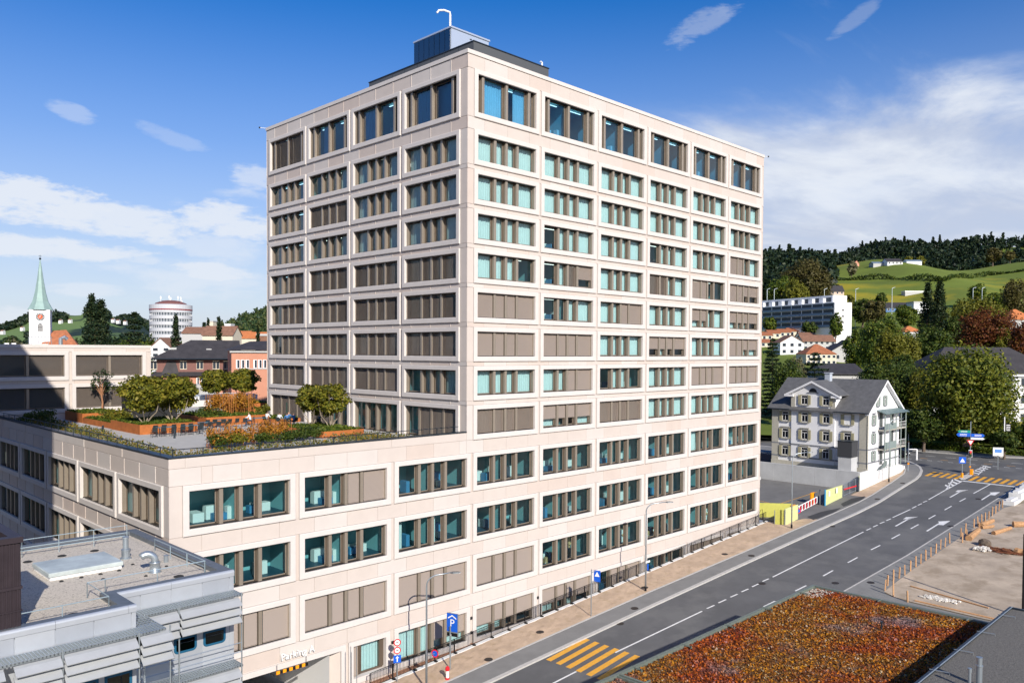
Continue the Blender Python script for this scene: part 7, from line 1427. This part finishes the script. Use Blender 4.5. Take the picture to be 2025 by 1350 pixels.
# terraced flats
tf = thing('terraced_flats', 'long stepped block of flats with blue grey balconies and a blank white end wall', 'apartment block', at(1650, 640, 410), 0); tx_, ty_ = Vector((.34, .94, 0)), Vector((.94, -.34, 0)); o0 = Vector(at(1650, 646, 410)); H4 = 12.6
MT = Matrix(((tx_.x, ty_.x, 0, o0.x), (tx_.y, ty_.y, 0, o0.y), (0, 0, 1, o0.z), (0, 0, 0, 1)))
def tfb(b, name, m): b.v = [tuple(MT @ Vector(p)) for p in b.v]; return b.build(name, m, tf)
tfb(MB().box((0, 0, -12), (90, 12, H4)), 'wall', m_plaster); tfb(MB().box((6, 5, H4), (90, 15, H4+4.0)), 'upper_storey', m_plaster)
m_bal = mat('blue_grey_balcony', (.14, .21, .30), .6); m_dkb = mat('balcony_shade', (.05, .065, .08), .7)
for r in range(4):
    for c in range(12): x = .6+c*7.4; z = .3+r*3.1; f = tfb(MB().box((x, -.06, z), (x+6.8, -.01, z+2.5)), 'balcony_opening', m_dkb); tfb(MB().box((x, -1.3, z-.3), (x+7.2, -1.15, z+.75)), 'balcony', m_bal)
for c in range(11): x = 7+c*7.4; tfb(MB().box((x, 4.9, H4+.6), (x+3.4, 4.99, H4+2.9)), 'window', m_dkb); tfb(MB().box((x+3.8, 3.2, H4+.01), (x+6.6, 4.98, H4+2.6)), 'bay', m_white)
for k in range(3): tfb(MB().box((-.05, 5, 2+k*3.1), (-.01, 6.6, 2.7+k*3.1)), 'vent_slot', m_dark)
# pale building behind the huge tree
pb = house(1965, 880, 172, 262, 142, 14, 52, m_tiled, m_plaster, 'large pale building with a wide dark roof behind the huge tree', None, 'hip', 4, 9, 'building', name='large_building')
s_ = 172/FPX; b = MB(); b.box((-262*s_/2-.05, -.08, 7.6), (262*s_/2+.05, -.001, 7.9)); b.box((-262*s_/2-.1, -.14, 142*s_-.9), (262*s_/2+.1, -.001, 142*s_-.55)); b.build('string_course', m_string, pb, world=False)
for i, u in enumerate((1517, 1531, 1567, 1580, 1630, 1692, 1764, 1924, 1942)):
    p = at(u, 590, 480); z = terr(p[0], p[1]); zt = at(u, 572 if i < 6 else 570, 480)[2]; b = MB(); b.tube([(p[0], p[1], z), (p[0], p[1], zt)], .18, 5); b.tube([(p[0], p[1], zt), (p[0]+1.5, p[1]-1.2, zt+.6)], .14, 5); tag(b.build('street_lamp', m_steel), ORDS[i]+' distant street lamp from the left under the meadow', 'street lamp', 'street lamps along the road under the meadow')
# undergrowth along the lawn edge
P_ = []; n = 9000; a_ = rs.rand(n); P_ = np.stack([110.6+1.8*rs.rand(n)+2.5*np.maximum(0, a_-.72)*3, 3-40*a_, np.full(n, 7.0)+.9*rs.rand(n)**1.4], 1); P_[:, 2] = [gz(min(x, 115))+.1+q for x, q in zip(P_[:, 0], .9*rs.rand(n)**1.4)]
o = quads('verge_plants', *leaves(P_, .14, .4), GREEN); tag(o, kind='stuff')
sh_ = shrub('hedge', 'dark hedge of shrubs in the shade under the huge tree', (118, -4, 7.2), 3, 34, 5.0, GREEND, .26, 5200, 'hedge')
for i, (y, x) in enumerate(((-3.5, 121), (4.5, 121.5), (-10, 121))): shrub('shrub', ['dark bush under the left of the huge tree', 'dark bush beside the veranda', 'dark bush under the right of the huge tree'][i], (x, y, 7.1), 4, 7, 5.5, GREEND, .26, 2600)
# ---------------------------------------------------------------- town and hills to the north (left)
def far2(u, vt, d, wpx, lm, lab, kind='t', z0=0., **k):
    x, y, _ = at(u, 690, d); zt = at(u, vt, d)[2]; h = zt-z0; w = wpx*d/FPX; sz = max(.16, 1.9*d/FPX); n = int(min(9000, max(500, wpx*(h*FPX/d)*.7)))
    if kind == 't': return tree('tree', lab, (x, y, z0), h, w, lm, sz, n, .2, 60, **k)
    return conifer('conifer' if kind == 'c' else 'cedar', lab, (x, y, z0), h, w, lm, sz, n, .1, cedar=(kind == 'k'), **k)
far2(182, 587, 225, 60, CONIF, 'tall old cedar with a broken top behind the wing', 'c', droop=.16); far2(200, 598, 228, 70, CONIF, 'second stem of the old cedar, a little lower', 'c', droop=.16); far2(188, 640, 215, 92, CONIF, 'broad lower cedar before the old cedar', 'k', layers=16, droop=.1); far2(266, 622, 235, 72, CONIF, 'dense dark conifer left of the round tower', 'k', layers=18, droop=.2); far2(300, 655, 240, 60, GREEN, 'green tree at the foot of the round tower'); far2(348, 628, 205, 38, CONIF, 'sparse spruce in front of the round tower', 'c', droop=.3); far2(433, 630, 260, 28, CONIF, 'small spruce above the brown roofs', 'c'); far2(404, 640, 430, 30, CONIF, 'dark conifer pair right of the round tower', 'c'); far2(412, 632, 440, 16, CONIF, 'pointed dark conifer beside the beige tower', 'c'); far2(510, 652, 230, 20, CONIF, 'small dark conifer beside the tall tower edge', 'c')
far2(38, 655, 230, 60, PALE, 'pale feathery tree left of the church'); far2(8, 668, 225, 40, GREEN, 'green tree at the left picture edge'); far2(60, 676, 220, 36, GREEN, 'low green tree before the church'); far2(230, 664, 212, 70, GREEND, 'green trees right of the cedars'); far2(282, 672, 210, 60, GREEN, 'low green tree above the wing roof'); far2(318, 695, 175, 34, GREEND, 'dark bush beside the white gabled house'); far2(330, 690, 185, 40, GREEND, 'dark tree under the sparse spruce')
# church
cx, cy_, _ = at(81, 690, 300); t = thing('church', 'white church tower with slender green copper spire and red tiled nave', 'church', (cx, cy_, 0), -.36); b = MB(); zt = at(81, 613, 300)[2]; hw_ = 3.35
b.box((-hw_, -hw_, 0), (hw_, hw_, zt)); b.build('tower', m_plaster, t, world=False)
z1 = at(81, 507, 300)[2]; pr = [(hw_+.75, zt), (hw_+.2, zt+1.0), (2.7, zt+3.2), (1.9, zt+6.4), (1.15, zt+11), (.42, zt+16.6), (.12, z1-1.2)]; b = MB(); R_ = []
for r, z in pr:
    for k in range(8): a = 2*PI*(k+.5)/8; m_ = max(abs(math.cos(a)), abs(math.sin(a))); f = (1/m_ if z < zt+1.1 else 1.0); b.v.append((r*f*math.cos(a)*1.0, r*f*math.sin(a), z))
for i in range(len(pr)-1):
    for k in range(8): b.f.append((i*8+k, i*8+(k+1) % 8, (i+1)*8+(k+1) % 8, (i+1)*8+k)); b.m.append(0)
b.f.append(tuple(range(7, -1, -1))); b.m.append(0); m_cop = mat('green_copper_spire', (.26, .37, .345), .6, .1, noise=.12, nscale=.5); b.build('spire', m_cop, t, world=False); b = MB(); b.lathe([(.25, 0), (.4, .35), (.25, .7)], (0, 0, z1-1.3), 8); b.box((-.06, -.06, z1-.7), (.06, .06, z1+.5)); b.box((-.5, -.05, z1-.1), (.5, .05, z1+.05)); b.build('cross', m_zinc, t, world=False)
zc = at(82, 627, 300)[2]; f = MB().tube([(.2, -hw_-.08, zc), (.2, -hw_-.01, zc)], 1.42, 24).build('clock_face', m_black, t, world=False)
f2 = MB().tube([(.2, -hw_-.10, zc), (.2, -hw_-.081, zc)], .82, 20).build('clock_centre', mat('clock_red', (.55, .10, .03), .5), f, world=False)
for k in range(12): a = k/12*2*PI; MB().add([(.2+1.28*math.cos(a+d), -hw_-.10, zc+1.28*math.sin(a+d)) for d in (-.1, .1)]+[(.2+.9*math.cos(a+d), -hw_-.10, zc+.9*math.sin(a+d)) for d in (.1, -.1)], [(0, 1, 2, 3)]).build('hour_mark', m_white, f, world=False)
MB().add([(.1, -hw_-.12, zc), (.3, -hw_-.12, zc), (.2, -hw_-.12, zc+1.2)], [(0, 1, 2)]).build('clock_hand', m_lightmetal, f, world=False); MB().add([(.1, -hw_-.12, zc+.05), (.25, -hw_-.12, zc-.1), (-.55, -hw_-.12, zc-.5)], [(0, 1, 2)]).build('clock_hand', m_lightmetal, f, world=False)
zw = at(82, 655, 300)[2]; b = MB(); v = [(.2+.8*math.cos(a), -hw_-.03, zw+2.0+.8*math.sin(a)) for a in [k/8*PI for k in range(9)]]; b.add([(1.0, -hw_-.03, zw)]+v+[(-.6, -hw_-.03, zw)], [tuple(range(11))]); w = b.build('belfry_opening', m_dark, t, world=False)
for k in range(5): MB().box((-.55, -hw_-.08, zw+.2+k*.5), (.95, -hw_-.031, zw+.45+k*.5)).build('louvre', m_wgrey, w, world=False)
b = MB(); zr, ze = at(110, 651, 296)[2], at(110, 690, 296)[2]; b.add([(-1, -5.5, ze), (13.4, -5.5, ze), (13.4, 6, ze), (-1, 6, ze), (4.2, .2, zr-.4), (8.3, .2, zr)], [(0, 1, 5, 4), (1, 2, 5), (2, 3, 4, 5), (3, 0, 4)]); b.box((-.5, -5, 0), (12.9, 5.5, ze)); b.build('nave', m_tile, t, world=False)
house(52, 700, 290, 30, 4, 8, 12, m_tile, m_cream, 'orange tiled roof peeping up left of the church nave', None, 'hip', 0, 0); house(8, 694, 280, 20, 8, 8, 4, m_wgrey, m_plaster, 'white gable at the far left edge', None, 'front', 0, 0)
# round tower
rx_, ry_, _ = at(338.5, 690, 450); t = thing('round_tower', 'round white office tower with window bands and aerials on a red roof', 'office tower', (rx_, ry_, 0)); R0 = 39.3*450/FPX; ztp = at(338, 607, 450)[2]
MB().lathe([(R0*.96, 0), (R0*.96, ztp-1)], (0, 0, 0), 40).build('core', mat('window_band_dark', (.10, .12, .14), .25, spec=.6), t, world=False)
nb = 9
for k in range(nb): z = ztp-2.4-k*3.45; MB().lathe([(R0*.97, z-1.0), (R0, z-1.0), (R0, z+.85), (R0*.97, z+.85)], (0, 0, 0), 40).build('balustrade_band', mat('white_band', (.50, .515, .54), .5), t, world=False)
for k in range(nb):
    z = ztp-2.4-k*3.45; b = MB()
    for j in range(44): a = j/44*2*PI; q = Vector((math.cos(a), math.sin(a), 0)); s = Vector((-q.y, q.x, 0)); b.add([tuple(q*R0*r+s*e*.16+Vector((0, 0, z_))) for r in (.955, .985) for e in (-1, 1) for z_ in (z-2.6, z-1.0)], [(4, 6, 7, 5), (0, 4, 5, 1), (2, 3, 7, 6)])
    o = b.build('mullions', MATS['white_band'], t, world=False); o['kind'] = 'stuff'
MB().lathe([(R0*1.01, ztp-1.4), (R0*1.01, ztp+.9), (R0*.9, ztp+1.2)], (0, 0, 0), 40).build('parapet', MATS['white_band'], t, world=False); MB().lathe([(R0*1.015, ztp-2.0), (R0*1.015, ztp-1.45)], (0, 0, 0), 40).build('red_band', mat('dull_red', (.25, .04, .05), .6), t, world=False); MB().lathe([(R0*.80, ztp+.9), (R0*.72, ztp+2.0), (R0*.42, ztp+3.3), (R0*.2, ztp+3.6)], (0, 0, 0), 32).build('roof', mat('red_brown_sheet', (.18, .08, .07), .6), t, world=False)
for x, y, h in ((-6, -1, 4.5), (-1.8, -2, 5), (-.6, -1, 4.2), (3.5, -1, 5), (4.6, -2, 4.6), (6, 0, 3)): b = MB(); b.lathe([(.12, 0), (.10, h)], (x, y, ztp+1.2), 5); b.box((x-.35, y-.1, ztp+1.2+h-1.5), (x+.35, y+.1, ztp+1.2+h-.2)); b.build('aerial', m_white, t, world=False)
# salmon buildings
SLM = mat('salmon_facade', (.50, .235, .155), .85, noise=.05, nscale=1); SLB = mat('brown_shingle_wall', (.20, .10, .085), .85, noise=.12, nscale=2)
def px(d): return d/FPX
D1 = 158; p0 = at(300, 745, D1); t = thing('salmon_house', 'salmon house with dark hipped roof and brown shingled upper floor', 'house', p0, -.40); s = px(D1); Wd = 164*s
def zz(v, d=D1): return at(380, v, d)[2]-p0[2]
MB().box((0, 0, -12), (Wd, 14, zz(742))).build('wall', SLM, t, world=False); MB().box((.8, 1.0, zz(742)), (Wd, 14, zz(712))).build('upper_storey', SLB, t, world=False)
b = MB(); e = zz(709); b.add([(-.2, 0, e), (Wd+.5, 0, e), (Wd+.5, 15, e), (-.2, 15, e), (7.2, 7, zz(671)), (Wd+.5, 7, zz(671))], [(0, 1, 5, 4), (1, 2, 5), (2, 3, 4, 5), (3, 0, 4), (3, 2, 1, 0)]); b.build('roof', m_tiled, t, world=False)
b = MB(); e0, e1 = zz(744), zz(735); b.add([(-.7, -.7, e0), (Wd+.3, -.7, e0), (Wd+.3, 1.2, e1), (1.0, 1.2, e1), (-.7, 14, e0), (1.0, 14, e1)], [(0, 1, 2, 3), (4, 0, 3, 5)]); b.build('skirt_roof', m_tiled, t, world=False)
b = MB(); b.add([(1.6, .4, zz(742)), (5.0, .4, zz(742)), (4.2, 1.1, zz(709)), (3.0, 1.1, zz(709)), (1.6, 3, zz(742)), (3.0, 3, zz(709))], [(0, 1, 2, 3), (4, 0, 3, 5)]); b.build('hip_skirt', m_tiled, t, world=False)
b = MB(); b.tube([(-.3, -.15, e-.1), (Wd+.5, -.15, e-.1)], .15, 6); b.build('gutter', m_zinc, t, world=False)
for u in (303, 358, 389, 420, 441):
    x = (u-300)*s; f = MB().box((x-.65, .93, zz(731)), (x+.65, .99, zz(714))).build('window', m_cream, t, world=False)
    for q in (-.33, .33): MB().box((x+q-.26, .90, zz(730)+.05), (x+q+.26, .929, zz(714.5))).build('pane', m_win, f, world=False)
for u, w_, va, vb in ((303, .7, 748, 764), (313, .8, 748, 772), (353, 1.6, 748, 764)):
    x = (u-300)*s; f = MB().box((x-w_/2-.1, -.06, zz(vb)), (x+w_/2+.1, -.001, zz(va))).build('window', m_white, t, world=False)
for k in range(7):
    x = (385+k*8.2-300)*s; f = MB().box((x-.27, -.06, zz(768)), (x+.27, -.001, zz(747))).build('window', m_white, t, world=False); MB().box((x-.10, -.08, zz(767)), (x+.2, -.061, zz(748))).build('pane', m_win, f, world=False)
for u, v in ((340, 692), (407, 694)): x = (u-300)*s; MB().box((x-.5, 3.3, zz(v)-.1), (x+.5, 4.0, zz(v)+.5)).build('roof_window', m_wgrey, t, world=False)
D2 = 146; p0 = at(458, 800, D2); t = thing('salmon_annex', 'taller salmon building with flat hipped roof next to the tower edge', 'building', p0, -.40); s = px(D2); Wd = 150*s
def z2(v): return at(490, v, D2)[2]-p0[2]
MB().box((0, 0, -12), (Wd, 14, z2(694))).build('wall', SLM, t, world=False); b = MB(); e = z2(692); b.add([(-.6, -.6, e), (Wd, -.6, e), (Wd, 15, e), (-.6, 15, e), (3.6, 6, z2(674)), (Wd, 6, z2(670))], [(0, 1, 5, 4), (2, 3, 4, 5), (3, 0, 4), (3, 2, 1, 0)]); b.build('roof', m_tiled, t, world=False); MB().box((-.3, -.3, z2(697)), (Wd, -.01, z2(692.5))).build('cornice', m_wgrey, t, world=False)
for k, u in enumerate((470, 479, 488, 503, 512, 521)):
    x = (u-458)*s; f = MB().box((x-.33, -.06, z2(728)), (x+.33, -.001, z2(711))).build('window', m_white, t, world=False); MB().box((x-.1, -.08, z2(727)), (x+.26, -.061, z2(712))).build('pane', m_win, f, world=False)
MB().box((1, -.08, z2(730)), (Wd, -.001, z2(728.4))).build('sill_band', m_wgrey, t, world=False); MB().box((Wd-2.2, -.06, z2(770)), (Wd-1.0, -.001, z2(742))).build('window', m_win, t, world=False)
t = thing('concrete_annex', 'low grey concrete annex in front of the salmon house', 'annex', at(385, 790, 130), -.40); s = px(130); MB().box((-2, 0, -4), (3.2, 4, 2.4)).build('wall', m_concrete, t, world=False); MB().box((-1.5, -.05, .4), (.6, -.001, 1.6)).build('opening', m_dark, t, world=False); b = MB(); 
for k in range(4): b.tube([(-1.5+k*1.6, -2.0, 0), (-1.5+k*1.6, -2.0, 1.1)], .03, 5)
b.tube([(-1.5, -2, 1.1), (6.5, -2, 1.1)], .03, 5); b.build('railing', m_steel, t, world=False)
house(318, 708, 230, 42, 22, 10, 18, m_tileb, m_plaster, 'white gabled house with brown roof under the sparse spruce', None, 'front', 2, 2); house(395, 672, 330, 70, 14, 10, 12, m_tileb, m_wgrey, 'brown roofed house at the foot of the round tower', None, 'gable', 0, 0); house(430, 672, 300, 60, 10, 10, 18, m_tileb, m_cream, 'steep brown roof behind the salmon house', None, 'gable', 0, 0); house(415, 660, 600, 13, 24, 10, 2, m_wgrey, m_cream, 'square beige tower block on the horizon', None, 'flat', 0, 0, 'tower block', name='tower_block'); house(492, 676, 340, 56, 8, 10, 12, m_tileo, m_cream, 'orange roofs left of the tall tower', None, 'gable', 0, 0); house(470, 668, 380, 40, 6, 10, 8, m_tileo, m_cream, 'small orange roof behind the others', None, 'gable', 0, 0); house(520, 676, 250, 24, 12, 8, 4, m_wgrey, m_tileb, 'dark chimney block beside the tall tower', None, 'flat', 0, 0); house(450, 648, 700, 12, 6, 10, 2, m_white, m_plaster, 'white block at the foot of the wooded hill', None, 'flat', 0, 0, 'block', name='block')
HORL = ['tree at the far left under the hill', 'tree right of the church nave roof', 'tree between cedars and dark conifer', 'tree at the left foot of the round tower', 'tree in front of the round tower base', 'tree right of the round tower base', 'tree before the beige tower block', 'tree above the steep brown roof', 'tree above the small orange roof', 'tree at the foot of the wooded hill by the tall tower', 'tree behind the dark conifer', 'tree behind the old cedar', 'tree hidden behind the church tower', 'tree at the right foot of the round tower', 'tree above the orange roofs'] 
for i, (u, d) in enumerate([(20, 420), (130, 460), (225, 420), (320, 520), (375, 560), (395, 500), (445, 520), (465, 480), (500, 470), (520, 430), (250, 380), (150, 360), (70, 420), (360, 400), (480, 420)]):
    far2(u, 664+5*math.sin(i*1.7), d, 36, [GREEND, GREEN, CONIF][i % 3], HORL[i], 't', 0, group='trees between the far roofs')
# wooded hill right of the round tower and the far hills
hb_ = MB(); V = []; n1, n2 = 50, 16
HP_ = [(300, 690), (370, 668), (400, 655), (430, 640), (460, 628), (490, 616), (515, 606), (535, 600), (560, 590), (640, 575), (800, 570)]
def hillz(u, d): return at(u, float(np.interp(u, [p[0] for p in HP_], [p[1] for p in HP_])), d)[2]
for i in range(n1+1):
    u = 300+500*i/n1
    for j in range(n2+1): f = j/n2; d = 620+480*f; x, y, _ = at(u, 690, d); V.append((x, y, (hillz(u, 1000)-5)*f**.8*(1 if f <= 1 else 1)))
hb_.add(V, [(i*(n2+1)+j, (i+1)*(n2+1)+j, (i+1)*(n2+1)+j+1, i*(n2+1)+j+1) for i in range(n1) for j in range(n2)]); struct('wooded_hill', hb_, mat('forest_floor', (.03, .04, .015), .95))
Ps = []
for k in range(620):
    i, j = rs.uniform(0, 1), rs.uniform(.1, 1); u = 330+240*i; d = 620+480*j; x, y, _ = at(u, 690, d); z = (hillz(u, 1000)-5)*j**.8; ftree(x, y, z-2, rs.uniform(9, 15), rs.uniform(9, 15), rs.rand() < .15, 60)
HILLW = leafmat('hill_wood_leaves', [(.015, .04, .02), (.035, .07, .025), (.07, .10, .028), (.11, .115, .04)], .2); o = quads('hill_wood', *leaves(np.concatenate(Ps), 1.35, .3), HILLW); tag(o, kind='stuff')
fh = MB(); V = []; n1, n2 = 80, 12; FP = [(-200, 672), (-40, 662), (0, 650), (40, 636), (62, 622), (90, 622), (120, 624), (160, 624), (178, 612), (196, 612), (215, 622), (235, 632), (250, 630), (270, 628), (285, 636), (300, 650), (330, 664), (420, 676), (700, 684)]
for i in range(n1+1):
    u = -200+900*i/n1; vv = float(np.interp(u, [p[0] for p in FP], [p[1] for p in FP]))
    for j in range(n2+1): f = j/n2; d = 1500+1300*f; x, y, _ = at(u, 690, d); V.append((x, y, at(u, vv, 2800)[2]*f**1.2+2*rnd.random()))
fh.add(V, [(i*(n2+1)+j, (i+1)*(n2+1)+j, (i+1)*(n2+1)+j+1, i*(n2+1)+j+1) for i in range(n1) for j in range(n2)])
fo = struct('far_hill', fh, mat('far_meadow', (.13, .20, .06), .95, stain=((.012, .03, .022), .0028, .47, .52))); fo.data.polygons.foreach_set('use_smooth', [True]*len(fo.data.polygons))
Ps = []
for k in range(520):
    u = rs.choice([rs.uniform(-60, 66), rs.uniform(64, 130), rs.uniform(170, 215), rs.uniform(230, 300)]); f = rs.uniform(.80, 1.0) if rs.rand() < .6 else rs.uniform(.15, .5); vv = float(np.interp(u, [p[0] for p in FP], [p[1] for p in FP])); d = 1500+1300*f; x, y, _ = at(u, 690, d); ftree(x, y, at(u, vv, 2800)[2]*f**1.2-2, rs.uniform(14, 24), rs.uniform(16, 30), False, 34)
o = quads('far_woods', *leaves(np.concatenate(Ps), 4.2, .3), DARK); tag(o, kind='stuff')
for i, (u, v, d) in enumerate(((118, 634, 2500), (137, 633, 2500), (222, 632, 2400), (232, 634, 2400), (246, 636, 2400), (42, 648, 2300), (3, 655, 2200))):
    house(u, v+2, d, 5, 2.6, 12, 2.2, m_tileb, m_plaster, ['tiny farmhouse left of the cedar on the far hill', 'tiny farmhouse touching the cedar on the far hill', 'first tiny farmhouse right of the cedar', 'second tiny farmhouse right of the cedar', 'third tiny farmhouse right of the cedar', 'tiny farmhouse left of the church spire', 'tiny farmhouse at the left edge of the far hill'][i], None, 'gable', 0, 0, 'farmhouse', 'farmhouses dotted over the far hill', 'farmhouse')
# haze over the far hills
hz_ = MB(); hz_.box((-3500, -3500, -40), (6000, 6000, 330))
hv = bpy.data.materials.new('haze_air'); hv.use_nodes = True; N, L = hv.node_tree.nodes, hv.node_tree.links; N.clear(); pv_ = N.new('ShaderNodeVolumePrincipled'); pv_.inputs['Color'].default_value = (.62, .74, 1, 1); pv_.inputs['Density'].default_value = .00009; pv_.inputs['Anisotropy'].default_value = .2; ou = N.new('ShaderNodeOutputMaterial'); L.new(pv_.outputs[0], ou.inputs['Volume'])
if HAZE: tag(hz_.build('haze', hv), kind='stuff')
